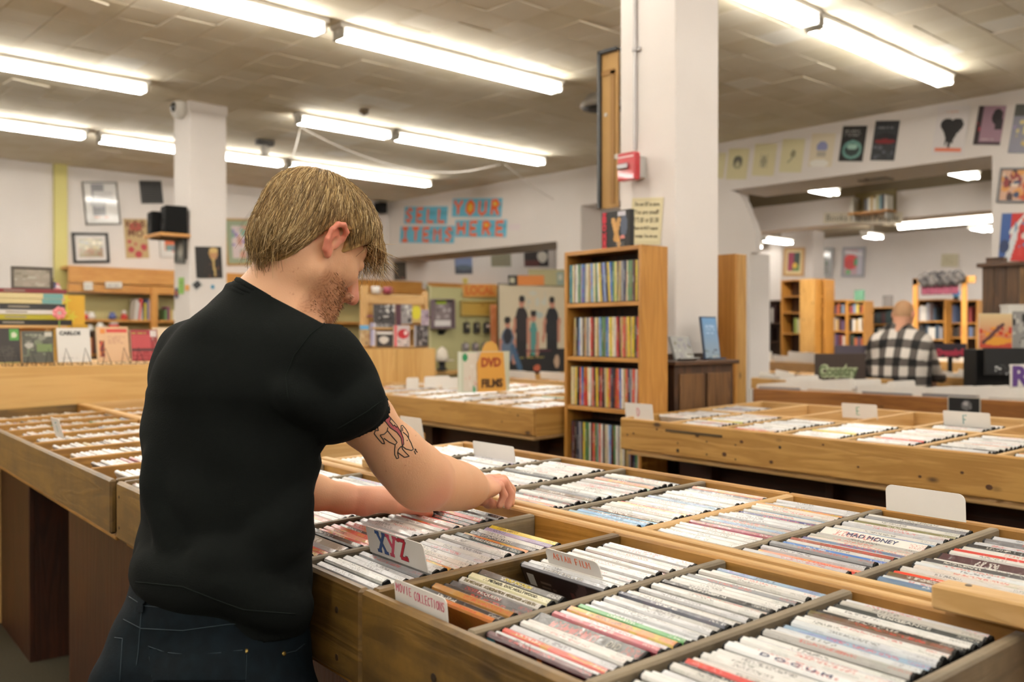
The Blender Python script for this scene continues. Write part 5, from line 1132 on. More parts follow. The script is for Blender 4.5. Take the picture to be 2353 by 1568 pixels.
# framed board seen from behind, fixed to the far side of the pillar
a, b_ = at_X(1377, 300, PX + .05), at_X(1420, 300, PX + .05); zl, zh = at_X(1400, 478, PX + .05).z, at_X(1400, 113, PX + .05).z
t = thing('framed_board', 'tall black-edged framed board seen from behind beside the white pillar', 'picture', (PX + .05, b_.y, zl)); Ly = a.y - b_.y
MB().box(0, 0, 0, .01, Ly - .01, zh - zl).build('backing', plain('brown_backing', 'a8834e', .7, noise=.3, nscale=3), t)
MB().box(-.02, Ly - .02, 0, .03, Ly, zh - zl, b=.002).box(-.02, .0, zh - zl - .02, .03, Ly, zh - zl, b=.002).build('frame', plain('black_frame_edge', '26282a', .4), t)
MB().box(-.006, .02, .02, 0, .05, zh - zl - .12).box(-.006, .02, zh - zl - .14, 0, Ly - .02, zh - zl - .11).build('inner_strip', plain('brown_strip', '8a6636', .7), t)
MB().box(-.005, PX * 0 + 3.255 - b_.y, (zh - zl) * .3, .012, .03, (zh - zl) * .33).build('wall_bracket', METAL, t)
MB().box(-.008, Ly * .55, (zh - zl) * .58, 0, Ly * .68, (zh - zl) * .6).build('hanger_plate', METAL, t)
# walnut cabinet by the pillar and what stands on it
xa, xb = at_Y(1550, 860, 2.68).x, at_Y(1684, 860, 2.68).x; zt3 = at_Y(1615, 829, 2.68).z
wc = thing('walnut_cabinet', 'small dark walnut cabinet in front of the white pillar', 'cabinet', (xa, 2.68, 0)); Lc = xb - xa
MB().box(-.02, -.02, zt3 - .02, Lc + .03, .2, zt3, b=.003).build('cabinet_top', WALN[0], wc)
MB().box(0, 0, 0, Lc, .2, zt3 - .02).build('body', WALN[2], wc)
for i in range(2): MB().box(Lc * (.07 + .46 * i), -.01, .1, Lc * (.47 + .46 * i), 0, zt3 - .06, b=.003).build('door_panel', wood('walnut_panel', '4a3018', '6b4a28', 2), wc)
MB().box(-.01, .17, zt3, Lc + .02, .2, zt3 + .03).build('rear_lip', WALN[0], wc)
def stand_up(name, label, px, Y, cat, ops, tilt=-12, fr='8a8a88'):
    a, b_ = at_Y(px[0], (px[1] + px[3]) / 2, Y), at_Y(px[2], (px[1] + px[3]) / 2, Y); hg = at_Y((px[0] + px[2]) / 2, px[1], Y).z - zt3; wd = b_.x - a.x
    t = thing(name, label, cat, ((a.x + b_.x) / 2, Y, zt3), rot=(R(tilt), 0, 0))
    MB().box(-wd / 2, 0, 0, wd / 2, .012, hg, b=.002).build('panel', plain('stand_' + fr, fr, .3), t)
    q = grid_print('print', wd * .9, hg * .92, ops, t, nx=20); q.matrix_local = Matrix.Translation((0, -.001, hg * .5)) @ Matrix.Rotation(math.pi / 2, 4, 'X')
    MB().box(-wd / 2, -.03, 0, wd / 2, .05, .006).build('foot', plain('stand_' + fr, fr, .3), t)
stand_up('photo_stand', 'grey photograph leaning on the walnut cabinet', (1553, 770, 1598, 824), 2.73, 'picture', [('bg', '9a9a98'), ('mess', 0, 0, 1, 1, 14, ['b8b8b4', '7a7a6a', '8a8a90', '6a6a58'])], -18)
stand_up('leaflet_stand', 'tall blue leaflet stand on the walnut cabinet', (1621, 726, 1657, 823), 2.74, 'leaflet', [('grad', '8a9aa8', '6a98c8'), ('rows', .2, .6, .8, .85, 3, 'a8c4e0'), ('mess', 0, 0, 1, .22, 8, ['4a4a50', '6a7a7a', 'b0b0a8'])], -8, fr='33435a')
# second bookcase seen end-on
zt4 = at_d(1690, 583, 5.0).z; pe = at_d(1690, 700, 5.0)
t = thing('end_on_bookcase', 'tall pine bookcase seen end-on against the white pillar', 'bookcase', (pe.x, pe.y, 0))
MB().box(0, 0, 0, .02, .55, zt4, b=.002).build('back_panel', SHELFW[2], t); MB().box(.02, 0, 0, .105, .022, zt4, b=.002).build('side_panel', PINE[2], t); MB().box(.02, .528, 0, .105, .55, zt4).build('side_panel', PINE[2], t); MB().box(.02, .022, zt4 - .02, .105, .528, zt4).build('top_panel', SHELFW[1], t)
for z in (.3, .6, .9, 1.2, 1.5): MB().box(.02, .022, z, .1, .528, z + .02).build('shelf_board', SHELFW[1], t)
# round ceiling speaker near the pillar
p = at_z(1385, 240, CEIL - .08)
t = thing('ceiling_speaker', 'round dark speaker hanging under the ceiling by the pillar', 'speaker', (p.x, p.y, CEIL))
MB().lathe([(.14, 0), (.16, -.03), (.2, -.06), (.21, -.10), (.19, -.12)], 28).build('rim', plain('pale_metal_rim', 'a8a49c', .4), t, True); MB().lathe([(.185, -.121), (.12, -.13), (.01, -.135)], 28).build('grille', plain('dark_speaker_mesh', '16150f', .6), t, True)
p = at_z(608, 322, CEIL); t = thing('ceiling_bracket', 'small dark bracket with a white lamp on the ceiling beyond the column', 'bracket', (p.x, p.y, CEIL)); MB().box(-.1, -.04, -.06, .1, .04, 0, b=.005).build('plate', plain('dark_bracket', '3a3632', .5), t); MB().lathe([(.03, -.06), (.05, -.1), (.045, -.16), (.01, -.18)], 14).build('lamp', HOUSE, t, True)
p = at_z(836, 253, CEIL); t = thing('smoke_detector', 'tiny brown ceiling detector between the light rows', 'detector', (p.x, p.y, CEIL)); MB().lathe([(.05, 0), (.05, -.03), (.03, -.045)], 16).build('cover', plain('brown_plastic', '6a5a44', .5), t, True); MB().lathe([(.012, -.045), (.01, -.055)], 8).build('sensor', BLACKPL, t)
p = at_Y(866, 480, LW); t = thing('corner_speaker', 'small black speaker high in the far corner behind the hair', 'speaker', (p.x, LW - .12, p.z)); MB().box(-.07, -.08, -.09, .07, .1, .09, b=.008).build('cabinet', BLACKPL, t); MB().lathe([(.05, 0), (.045, .004), (.005, -.006)], 14, M=Matrix.Translation((0, -.081, -.02)) @ Matrix.Rotation(math.pi / 2, 4, 'X')).build('woofer', plain('speaker_cone', '0c0c0e', .7), t, True)
# loose cables slung from the short light
def cable(label, pts, r=.006, col='d6d0ca'):
    P = [at_z(x, y, z) for x, y, z in pts]; c = sum(P, Vector()) / len(P); c.z = max(q.z for q in P)
    Q = []
    for i in range(len(P) - 1):
        for k in range(6):
            f = k / 6; Q.append(P[i].lerp(P[i + 1], f))
    Q.append(P[-1])
    for _ in range(6): Q = [Q[0]] + [(Q[i - 1] + Q[i] * 2 + Q[i + 1]) / 4 for i in range(1, len(Q) - 1)] + [Q[-1]]
    t = thing('cable', label, 'cable', c); MB().tube([q - c for q in Q], r, 5).build('cord', plain('cord_' + col, col, .5), t, True)
cable('white cable sagging from the short light to the long one', [(690, 292, 3.5), (770, 335, 3.42), (870, 372, 3.36), (960, 395, 3.3), (1060, 398, 3.3), (1148, 378, 3.5)])
cable('white cable dropping from the short light towards the blond hair', [(690, 292, 3.52), (682, 330, 3.3), (672, 362, 3.1)])
cable('white cable slung from the long light to the wall by the pillar', [(1160, 378, 3.52), (1230, 435, 3.3), (1310, 480, 3.1), (1372, 508, 2.98)])
cable('thin dark cord stretched from the ceiling down past the gold frame', [(655, 385, 3.565), (600, 455, 3.1), (545, 530, 2.72)], .004, '77706a')

# the painted words on the wall over the alcove
ORG = plain('orange_poster_paint', 'ec6420', .6); YEL = plain('yellow_poster_paint', 'e0b83a', .6)
for s_, px, lb in (('SELL', (929, 475, 1028, 515), 'blue paper with the orange word SELL on the wall'), ('YOUR', (1039, 456, 1153, 499), 'blue paper with the orange word YOUR on the wall'), ('ITEMS', (919, 520, 1043.5, 558.5), 'blue paper with the orange word ITEMS on the wall'), ('HERE', (1045.5, 505.5, 1164, 545), 'blue paper with the orange word HERE on the wall')):
    o, wd, hg = picture('word_sign', lb, 'sign', px, at_X, BW, [('bg', '64b6d2'), ('mess', 0, 0, 1, 1, 6, ['66b0c8', '58a4be'])], nx=16, group='words of the painted wall message')
    n_ = len(s_)
    for i, ch in enumerate(s_):
        sg = {'S': ['.6,.85 .3,1 .05,.75 .55,.3 .35,0 .03,.15'], 'E': ['.6,1 .05,1 .05,0 .6,0', '.05,.5 .5,.5'], 'L': ['.05,1 .05,0 .6,0'], 'Y': ['0,1 .35,.5 .7,1', '.35,.5 .35,0'], 'O': ['.35,1 .05,.7 .05,.3 .35,0 .65,.3 .65,.7 .35,1'], 'U': ['.05,1 .05,.2 .3,0 .6,.2 .6,1'], 'R': ['.05,0 .05,1 .4,1 .6,.78 .4,.5 .05,.5', '.3,.5 .62,0'], 'I': ['.05,1 .6,1', '.05,0 .6,0', '.33,0 .33,1'], 'T': ['0,1 .66,1', '.33,1 .33,0'], 'M': ['.03,0 .05,1 .35,.55 .62,1 .65,0'], 'H': ['.05,0 .05,1', '.6,0 .6,1', '.05,.5 .6,.5']}[ch]
        m = MB(); lw = wd / n_ * .62; lh = hg * .74; bx = -wd / 2 + wd * (i + .5) / n_ - lw / 2
        for st in sg:
            m.tube([(bx + float(p.split(',')[0]) / .66 * lw, -lh / 2 + float(p.split(',')[1]) * lh, .002) for p in st.split()], hg * .10, 8)
        m.v = [(p[0], p[1], max(.001, min(.006, p[2]))) for p in m.v]; m.build('lettering', ORG, o)
        if ch in 'OR': MB().lathe([(.001, .0), (1, 0), (1, .004), (.001, .004)], 16, M=Matrix.Translation((bx + lw * .5, .0 if ch == 'O' else lh * .27, .0015)) @ Matrix.Diagonal((lw * .3, lh * (.34 if ch == 'O' else .14), 1, 1))).build('letter_fill', YEL, o)
picture('pink_note', 'small pink scribbled note after the painted wall message', 'note', (1170, 515, 1196, 529), at_X, BW, [('bg', 'ddd0d2'), ('rows', .05, .3, .95, .7, 1, 'd89ab8')], nx=14)
# ================================================================== the right of the shop: header posters
HP = [((1650, 352, 1666, 410), 'cream print half hidden by the white pillar on the header', [('bg', 'd0c79c')]), ((1672, 342, 1719, 412), 'cream print of a dark-haired face on the header', [('bg', 'd0c79c'), ('ell', .5, .55, .25, .22, '8a8468'), ('ell', .5, .6, .2, .16, '5a5648'), ('ell', .5, .48, .1, .1, 'b8b08c')]), ((1732, 331, 1782, 404), 'cream print of a thin figure on the header', [('bg', 'd2c9a0'), ('rect', .3, .25, .36, .7, 'a8a080'), ('rect', .6, .25, .66, .7, 'a8a080'), ('ell', .48, .45, .12, .2, '9a947a')]), ((1795, 320, 1846, 396), 'cream print with a small sketch on the header', [('bg', 'd2caa2'), ('ell', .55, .55, .12, .12, '8a8468'), ('line', .35, .3, .6, .5, .03, 'a09a7c')]),
      ((1862, 307, 1916, 383), 'cream poster with a blue arch on the header', [('bg', 'd9cdb4'), ('ell', .5, .6, .24, .16, '8a8fb8'), ('rect', 0, 0, 1, .5, 'd9cdb4'), ('ell', .5, .62, .2, .1, '8a8fb8'), ('rect', .3, .3, .7, .46, 'b0a898'), ('ell', .45, .1, .4, .12, 'e8e4dc')]), ((1932, 290, 1988, 371), 'black poster with a teal round picture on the header', [('bg', '1e1c1c'), ('rows', .12, .72, .9, .92, 4, '8a8a88'), ('ell', .5, .33, .4, .26, '6a9a92'), ('ell', .5, .33, .3, .18, '2c3a38'), ('ell', .5, .42, .22, .08, '9ac0b4')]), ((2006, 278, 2062, 369), 'dark poster of a red car-like shape on the header', [('bg', '2c2e32'), ('rows', .1, .8, .9, .88, 1, '7a7c80'), ('ell', .5, .55, .42, .14, '1a1a1e'), ('ell', .5, .48, .44, .06, '7a1a20'), ('mess', 0, .05, 1, .38, 12, ['4a4e54', '3a3e44', '5a5e66'])]),
      ((2243, 244, 2306, 333), 'mauve poster with a dark curly head on the header', [('bg', '9a7a8a'), ('rect', 0, 0, .2, 1, '2a1a1e'), ('mess', 0, .3, .2, .9, 6, ['b0283a', '1a1014']), ('ell', .74, .72, .2, .2, '1e161a'), ('rect', .7, .4, .95, .65, '2a2026'), ('rows', .25, .12, .9, .2, 1, 'c0b0b4'), ('rect', .2, 0, 1, .08, '4a3a42')]), ((2325, 240, 2372, 352), 'lilac and yellow poster cut by the frame on the header', [('bg', '8a8a98'), ('rect', 0, .75, 1, 1, '4a4a44'), ('mess', 0, .1, 1, .7, 12, ['c8b070', '9a90b0', 'd8c890', 'a8a0a8'])])]
for px, lb, ops in HP: picture('header_poster', lb, 'poster', px, at_X, BW, ops, nx=26)
o, wd, hg = picture('heart_poster', 'white poster of a dripping black heart on the header', 'poster', (2148, 244, 2223, 357), at_X, BW, [('bg', 'd9d3d2'), ('ell', .36, .62, .2, .13, '1c191a'), ('ell', .66, .62, .2, .13, '1c191a'), ('rows', .3, .86, .7, .92, 1, 'd8a890'), ('rect', .08, .08, .92, .15, 'd8785a')] + [('line', .5, .36, .5 + dx, .6, .12, '1c191a') for dx in (-.16, 0, .16)] + [('line', .38, .22, .38, .4, .025, '1c191a'), ('line', .5, .18, .5, .4, .035, '1c191a'), ('line', .6, .26, .6, .4, .025, '1c191a'), ('line', .27, .56, .5, .36, .06, '1c191a'), ('line', .75, .56, .5, .36, .06, '1c191a')], nx=44)
picture('framed_poster', 'colourful framed comic-like collage on the white pier', 'picture', (2295, 386, 2372, 466), at_X, BW, [('bg', 'd0a890'), ('mess', 0, 0, 1, 1, 46, ['c85a3a', 'e0d0c0', '3a4a6a', 'd8b48a', '8a3a3a', 'd89a5a', '4a3a3a'])], frame='77777a', fw=.02)
picture('modern_poster', 'blue, red and white abstract poster above the slatted cabinet', 'poster', (2298, 490, 2378, 600), at_X, BW, [('bg', 'c0302e'), ('rect', 0, 0, .3, 1, '3a5a98'), ('line', .25, 0, .45, .6, .09, 'd8dde0'), ('line', .3, .6, .7, .95, .05, 'e0e0dc'), ('ell', .15, .3, .14, .14, '2a3a60'), ('mess', .4, .1, 1, .9, 26, ['b82a2a', 'd8d0cc', '1a1a1e', '4a8ab0', 'c8403a'])], nx=34)
# projector under the header, books and sign on the second header
p = at_X(2012, 408, BW + .5); t = thing('projector', 'small grey projector mounted under the poster header', 'projector', (p.x, p.y, 3.0))
MB().box(-.1, -.16, p.z - 3.04, .1, .16, p.z - 2.96, b=.01).build('body', plain('projector_grey', '8a8478', .4), t); MB().box(-.03, -.03, p.z - 2.96, .03, .03, 0).build('mount_arm', METAL, t); MB().lathe([(.035, 0), (.03, .02), (.01, .02)], 12, M=Matrix.Translation((-.1, .05, p.z - 3)) @ Matrix.Rotation(-math.pi / 2, 4, 'Y')).build('lens', BLACKPL, t, True)
o, wd, hg = picture('paper_banner', 'cream paper banner reading Books for all people on the second header', 'sign', (1891, 488, 2072, 515), at_X, 11.0, [('bg', 'd3cbb8')], nx=10)
lettering(o, 'Books for all People', hg * .8, plain('faded_ink', '5a5244', .7), 0, 0, .002, fit=wd * .92)
zsh = at_X(2010, 486, 10.9).z
t = thing('wall_shelf', 'small brown shelf on the second header with a few books', 'shelf', (10.99, at_X(2012, 480, 10.99).y, zsh)); Lh = (at_X(1965, 480, 10.9) - at_X(2058, 480, 10.9)).length / 2
MB().box(-.2, -Lh, -.025, .01, Lh, 0, b=.003).build('shelf_board', SHELFW[1], t); MB().box(-.02, -Lh, 0, .01, Lh, .26).build('back_panel', plain('shelf_back_olive', '7a6c44', .7), t)
for s in (-1, 1): MB().box(-.16, s * Lh * .8 - .01, -.1, .0, s * Lh * .8 + .01, -.025).build('bracket', METAL, t)
y = -Lh + .02
hs = at_X(2010, 450, 10.9).z - zsh
k = 0
while y < Lh - .05:
    wv = random.uniform(.025, .045)
    if not (Lh * .15 < y < Lh * .6): book('book', 'book on the small shelf above the paper banner', 'book', (10.88, t.location.y + y + wv / 2, zsh), wv, .16, hs * random.uniform(.75, 1), ('d8d4c8', '3a3a40', '6a8a90', 'b0a884', 'e0dcd0', 'b89a60')[k % 6], rz=-math.pi / 2, group='books above the banner')
    y += wv + .003; k += 1
# ------------------------------------------------------------------ rear room: pictures, bookcases
xr_ = 16.98
a, b_ = at_X(1795, 560, 15.5), at_X(1868, 560, 15.5)
tag(MB().box(15.5, b_.y, 0, 15.9, a.y, z3).build('pillar', plain('grey_wall_paint', 'c2bab4', .8)), kind='structure')
picture('framed_picture', 'wood-framed picture, red and dark green, in the rear room', 'picture', (1801, 569, 1849, 635), at_X, 15.5, [('bg', '8a3048'), ('rect', .5, .3, 1, 1, '2a3a34'), ('rect', .4, 0, 1, .35, '4a6a3a'), ('ell', .6, .3, .2, .15, 'c8a03a')], frame='b08a5a', mount='d2c094', fw=.05)
picture('framed_picture', 'grey glass-fronted picture in the rear room', 'picture', (1870, 569, 1914, 637), at_X, xr_, [('bg', '8a8a86'), ('rows', .1, .2, .9, .6, 4, '4a5248'), ('ell', .6, .88, .3, .1, 'e8e6e2'), ('mess', 0, .1, 1, .6, 10, ['6a7266', 'a8a8a4', '5a6258'])], frame='a8a8a8', mat=GLOSSPRINT, fw=.05)
picture('framed_picture', 'coral and green abstract picture in the rear room', 'picture', (1935, 568, 1988, 637), at_X, xr_, [('bg', 'c8a8b0'), ('ell', .35, .5, .4, .3, 'd8504e'), ('ell', .3, .4, .25, .2, 'c04a4a'), ('ell', .65, .5, .12, .15, '4a9a6a'), ('rect', .7, 0, 1, 1, 'c8c4d0'), ('line', 0, .9, 1, .8, .06, 'e8e6e8'), ('ell', .25, .1, .15, .1, '7ab07a')], frame='a0a0a6', fw=.05)
picture('wall_plaque', 'small beige plaque on the rear wall above the hanging garments', 'plaque', (2164, 584, 2202, 613), at_X, xr_, [('bg', 'b8b094'), ('mess', .1, .1, .9, .9, 8, ['a8a084', 'c2ba9e'])], frame='c0b89c', fw=.05)
def shelf_books(x0, x1, y, z, hmax, yaw_vec, lb, grp, cols, dep=.2, fill_=.9):
    pass
RC = ['4a2a2a', '2a3a5a', 'd8d0c0', '8a3a3a', '3a4a3a', 'b89a6a', 'c8c0b0', '5a4a6a', '2a2a2c', 'a85a3a', '7a8aa0', 'd0b850', '6a2a3a', 'e0dcd4']
def far_case(label, px0, px1, ytop, X, shelves, wd, D_=.3, group=None, cols=RC, gaps=.15, fillfrom=0, hmul=.8):
    """bookcase standing in the rear room, its open front to the shop"""
    a, b_ = at_X(px0, 760, X), at_X(px1, 760, X); W_ = (b_ - a).length; zt = at_X((px0 + px1) / 2, ytop, X).z
    zs = [at_X((px0 + px1) / 2, y, X).z for y in shelves] + [.15]
    rz = math.atan2(-1, 0)
    t = bookcase('bookcase', label, (X, a.y, 0), rz, W_, D_, zt, zs, wd)
    tops = [zt] + zs[:-1]
    for i, z in enumerate(zs):
        if i < fillfrom or z < .5: continue
        room = tops[i] - z - .03; x = .03
        while x < W_ - .06:
            if random.random() < gaps * .4: x += random.uniform(.05, .2); continue
            wv = random.uniform(.03, .055)
            if x + wv > W_ - .03: break
            book('book', 'book on shelf %s of the %s' % (('one', 'two', 'three', 'four', 'five', 'six')[i], label.split(',')[0]), 'book', (X + .13, a.y - x - wv / 2, z), wv, .18, room * random.uniform(hmul - .15, hmul + .1), random.choice(cols), rz=rz, group=group + ', shelf %d' % (i + 1))
            x += wv + .002
    return t
far_case('dark red bookcase with white books, behind the pine post', 1716, 1800, 691, 14.8, (742, 785), WALN, group='books in the dark red bookcase', cols=['e0dcd4', '3a2420', '2a1c18', '4a302a', 'd8d4cc', '5a4a40'], gaps=.5)
far_case('tall pine bookcase with an empty top shelf', 1794, 1840, 643, 13.6, (680, 718, 766), SHELFW, group='books in the tall pine bookcase', fillfrom=2, cols=['8a9a4a', 'c8c4a0', '5a6a3a', 'd8d0c0', '4a5a6a'], gaps=.3)
a, b_ = at_X(1838, 700, 13.3), at_X(1871, 700, 13.3); zt5 = at_X(1855, 641, 13.3).z
t = thing('pine_board', 'broad upright pine board at the end of the tall pine bookcase', 'board', (13.3, b_.y, 0)); MB().box(0, 0, 0, .03, a.y - b_.y, zt5, b=.002).build('plank', PINE[2], t); MB().box(.03, 0, 0, .3, .03, zt5, b=.002).build('side_panel', SHELFW[2], t)
far_case('narrow pine bookcase right of the broad board, nearly empty', 1871, 1895, 642, 13.5, (680, 702, 730, 770), SHELFW, group='books in the narrow pine bookcase', fillfrom=9)
far_case('brown bookcase with white-topped books, behind the black sign', 1896, 1945, 690, 13.8, (722, 760, 800), SHELFW, group='books in the brown bookcase', cols=RC + ['d0c850', 'e0dcd4'], gaps=.1)
far_case('brown bookcase crowded with books, left of the plaid shirt', 1945, 1986, 692, 13.8, (720, 762, 805), SHELFW, group='books in the crowded bookcase', cols=RC, gaps=.05)
far_case('low bookcase of dark books by the bent head', 1988, 2054, 706, 14.6, (745, 790), SHELFW, group='books in the low bookcase', cols=['2a2a2c', '4a2a2a', '3a3a44', '5a3a3a', 'c8c4b8', '2a3a3a'], gaps=.05)
far_case('tall bookcase right of the plaid shirt, garments above', 2100, 2172, 688, 14.0, (738, 780), SHELFW, group='books in the bookcase beneath the garments', cols=['d8d4cc', '3a4a5a', 'c8a860', '4a3a3a', '8a8a90', '2a2a2c'], gaps=.15)
far_case('dark bookcase at the edge of the slatted cabinet', 2172, 2246, 690, 14.2, (742, 775), SHELFW, group='books in the dark bookcase', cols=['2a2a2c', '4a3a2a', '8a3a3a', '5a6a8a', 'b8a880'], gaps=.3)
for px, lb, col in (((1968, 667, 1982, 700), 'green picture book standing on the crowded bookcase', '5a8a70'), ((2028, 680, 2052, 706), 'grey book standing on the low bookcase', '7a7470')):
    p = at_X((px[0] + px[2]) / 2, px[3], 13.95 if px[0] < 2000 else 14.7); hz = at_X(px[0], px[1], p.x).z - p.z
    book('book', lb, 'book', (p.x, p.y, p.z), .16, .03, hz, col, rz=-math.pi / 2)
# pale frame with garments hung under it
a, b_ = at_X(2097, 700, 13.7), at_X(2240, 700, 13.7); zt6 = at_X(2168, 637, 13.7).z
t = thing('garment_frame', 'pine frame hung with dark garments above the books', 'frame', (13.7, b_.y, 0)); Wf = a.y - b_.y
MB().box(0, Wf - .07, 0, .04, Wf, zt6, b=.003).build('post', BEAMW[2], t); MB().box(0, Wf * .13, 0, .04, Wf * .13 + .07, zt6, b=.003).build('post', BEAMW[2], t); MB().box(0, 0, zt6 - .1, .04, Wf, zt6, b=.003).build('top_rail', BEAMW[1], t)
m = MB()
for k in range(16):
    y = Wf * (.2 + .62 * k / 15); m.lathe([(.01, -.08), (.06, -.05), (.07, .0), (.05, .05), (.01, .07)], 7, M=Matrix.Translation((-.05, y, zt6 + .05 * math.sin(k * 2.1) - .02)) @ Matrix.Rotation(k, 4, 'Z'))
tag(m.build('garland', plain('black_feathers', '1c1a1c', .8, noise=.8, nscale=14, var='77706a'), t, True), kind='stuff')
zg = at_X(2168, 677, 13.7).z
for k in range(5):
    y0 = Wf * (.24 + .12 * k)
    MB().box(-.04, y0, zg, -.02, y0 + Wf * .115, zt6 - .1, b=.006).build('garment', plain('maroon_cloth', '6a2a3c', .8), t)
p = at_X(2197, 690, 14.33); p.z += .1; t = thing('blue_ball', 'small blue ball among the books under the garments', 'ball', p); MB().lathe([(.002, -.06), (.04, -.045), (.06, 0), (.04, .045), (.002, .06)], 14).build('ball_body', plain('sky_blue', '3a8ac0', .4), t, True); MB().box(-.03, -.03, -.1, .03, .03, -.055).build('stand', BLACKPL, t)
# slatted walnut cabinet
X7 = 7.4
a, b_ = at_X(2256, 650, X7), at_X(2400, 650, X7); zt7 = at_X(2300, 607, X7).z
t = thing('slatted_cabinet', 'tall dark cabinet of vertical planks at the picture edge', 'cabinet', (X7, b_.y, 0)); Wf = a.y - b_.y
n = 5
tw = [wood('cabinet_plank_%d' % i, ('3f2a1a', '46301e', '5a3f22', '3c2818')[i], ('5a4028', '5f432a', '7a5830', '543a24')[i], 2, dirt=.3) for i in range(4)]
for i in range(n): MB().box(0, Wf - Wf * (i + 1) / n + .003, 0, .02, Wf - Wf * i / n - .003, zt7 - .02, b=.002).build('plank', tw[(0, 3, 1, 2, 0)[i]], t)
MB().box(-.03, -.02, zt7 - .02, .45, Wf + .03, zt7 + .012, b=.003).build('top_panel', WALN[1], t); MB().box(.02, Wf - .02, 0, .45, Wf, zt7 - .02).build('side_panel', plain('pale_panel', 'b8b0a8', .6), t)
p = at_X(2295, 598, X7 + .1); t = thing('small_box', 'small brown box on top of the slatted cabinet', 'box', (p.x, at_X(2290, 600, X7 + .1).y, zt7 + .012)); MB().box(-.05, -.06, 0, .05, .06, .035, b=.003).build('box_body', WALN[1], t); MB().box(-.052, -.062, .035, .052, .062, .045, b=.003).build('lid', WALN[1], t)
# ------------------------------------------------------------------ vinyl bins with white divider cards
def far_bin(label, pxl, pxr, yl, yr, dep, ndiv, **k):
    a, b_ = at_z(pxl, yl, 1.0), at_z(pxr, yr, 1.0); Lg = (a - b_).length; d = (a - b_).normalized(); yaw = math.atan2(d.y, d.x) - math.pi / 2
    t = bin_unit(label, 0, Lg, 0, dep, [Lg * i / ndiv for i in range(1, ndiv)], slope=.02, dm=PALE, inner=PALE, legs=[(.3, .33), (Lg * .5, Lg * .5 + .03)], frame=(Vector((b_.x, b_.y, 0)), yaw), **k)
    M = Matrix.Translation((b_.x, b_.y, 0)) @ Matrix.Rotation(yaw, 4, 'Z')
    return t, M, Lg
def bin_cards(M, Lg, n, v0, v1, lb, grp, w_=.24, h0=.0, h1=.05, seed=3):
    g = random.Random(seed)
    for i in range(n):
        for v in ((v0,) if v1 <= v0 else (v0, (v0 + v1) / 2)):
            t = thing('divider_card', lb, 'card', group=grp)
            x = v + g.uniform(0, .05); y = Lg * (i + .5) / n + g.uniform(-.04, .04); hg = .125 + g.uniform(h0, h1); wv = w_ * g.uniform(.6, 1.05)
            t.matrix_world = M @ Matrix(((0, math.sin(R(-8)), -1, x), (-1, 0, 0, y), (0, math.cos(R(-8)), 0, .90), (0, 0, 0, 1))) @ Matrix.Rotation(R(g.uniform(-2, 2)), 4, 'Z')
            MB().prism(rounded(wv, hg, .012), -.001, .001, 2).build('card_sheet', CARDM, t)
def bin_records(M, Lg, v0, v1, store):
    v = v0
    while v < v1:
        for i in range(int(Lg / .33)):
            y = (i + .5) * Lg / int(Lg / .33); m = M @ Matrix.Translation((v, y, .80)) @ Matrix.Rotation(R(-10), 4, 'Y')
            store.box(-.0015, -.15, .0, .0015, .15, .21 + random.uniform(-.02, .015), lin(random.choice(['d8d4ce', 'c8c4be', 'e2dfda', 'b8b0a8', 'd8c8b8', '8a8a90'])), M=m)
        v += .011
recs = MB()
f1, M1, L1 = far_bin('long brown record bin with white dividers, a postcard pinned to its front', 1727, 2420, 893, 926, .62, 8, front=W3('brown_record_bin', '7a4a1c', '99642c', knots=.9), fh=.13, boards=('front', 'back'))
MB().box(-.02, L1 - .012, .86, 0, L1 + .004, 1.0).build('edge_strip', plain('white_edge_strip', 'd0ccc6', .5), f1)
bin_records(M1, L1, .06, .58, recs)
bin_cards(M1, L1, 8, .05, .2, 'white divider card in the long brown record bin', 'dividers in the long brown record bin', w_=.26)
bin_cards(M1, L1, 8, .42, .0, 'white divider card at the back of the long brown record bin', 'rear dividers in the long brown record bin', w_=.26, seed=5)
c, wd, hg, r = px_plane(2190, 920, 2240, 949, lambda x, y, k: at_X(x, y, k), (M1 @ Vector((0, L1 * .3, 0))).x)
pc = thing('postcard', 'black and white postcard pinned to the brown record bin', 'postcard')
yy = (M1.inverted() @ at_z(2215, 932, .93)).y
dfr = ray(2215, 934); nrm = M1.to_3x3() @ Vector((-1, 0, 0)); p0 = M1 @ Vector((-.003, 0, 0)); tt = (p0 - O).dot(nrm) / dfr.dot(nrm); pc.matrix_world = basis(O + dfr * tt, M1.to_3x3() @ Vector((0, -1, 0)), (0, 0, 1))
MB().box(-.088, -.052, -.001, .088, .052, 0).build('sheet', plain('paper_back', 'd8d2c6', .7), pc); grid_print('print', .166, .095, [('bg', '121113'), ('ell', .58, .55, .16, .3, '6a686a'), ('ell', .55, .65, .08, .14, 'b0acae'), ('mess', .45, .05, .75, .5, 6, ['4a484a', '8a888a', '2a282a'])], pc, z=.001, nx=24)
f2, M2, L2 = far_bin('record bin behind the plaid shirt, before the slatted cabinet', 2152, 2258, 865, 873, .6, 2, front=PINE, fh=.11)
bin_records(M2, L2, .06, .6, recs); bin_cards(M2, L2, 3, .05, .3, 'white divider card beside the plaid sleeve', 'dividers beside the plaid sleeve', w_=.3, seed=8)
f3, M3, L3 = far_bin('record bin left of the Country sign', 1725, 1872, 868, 880, .7, 3, front=PINE, fh=.12)
bin_records(M3, L3, .06, .6, recs); bin_cards(M3, L3, 3, .05, .35, 'white divider card left of the Country sign', 'dividers by the Country sign', w_=.26, seed=9)
f4, M4, L4 = far_bin('distant record bin by the rear bookcases', 1722, 1880, 829, 836, .6, 3, front=PINE, fh=.12)
bin_cards(M4, L4, 4, .05, .2, 'white divider card in the distant record bin', 'dividers in the distant bin', w_=.4, h1=.11, seed=11)
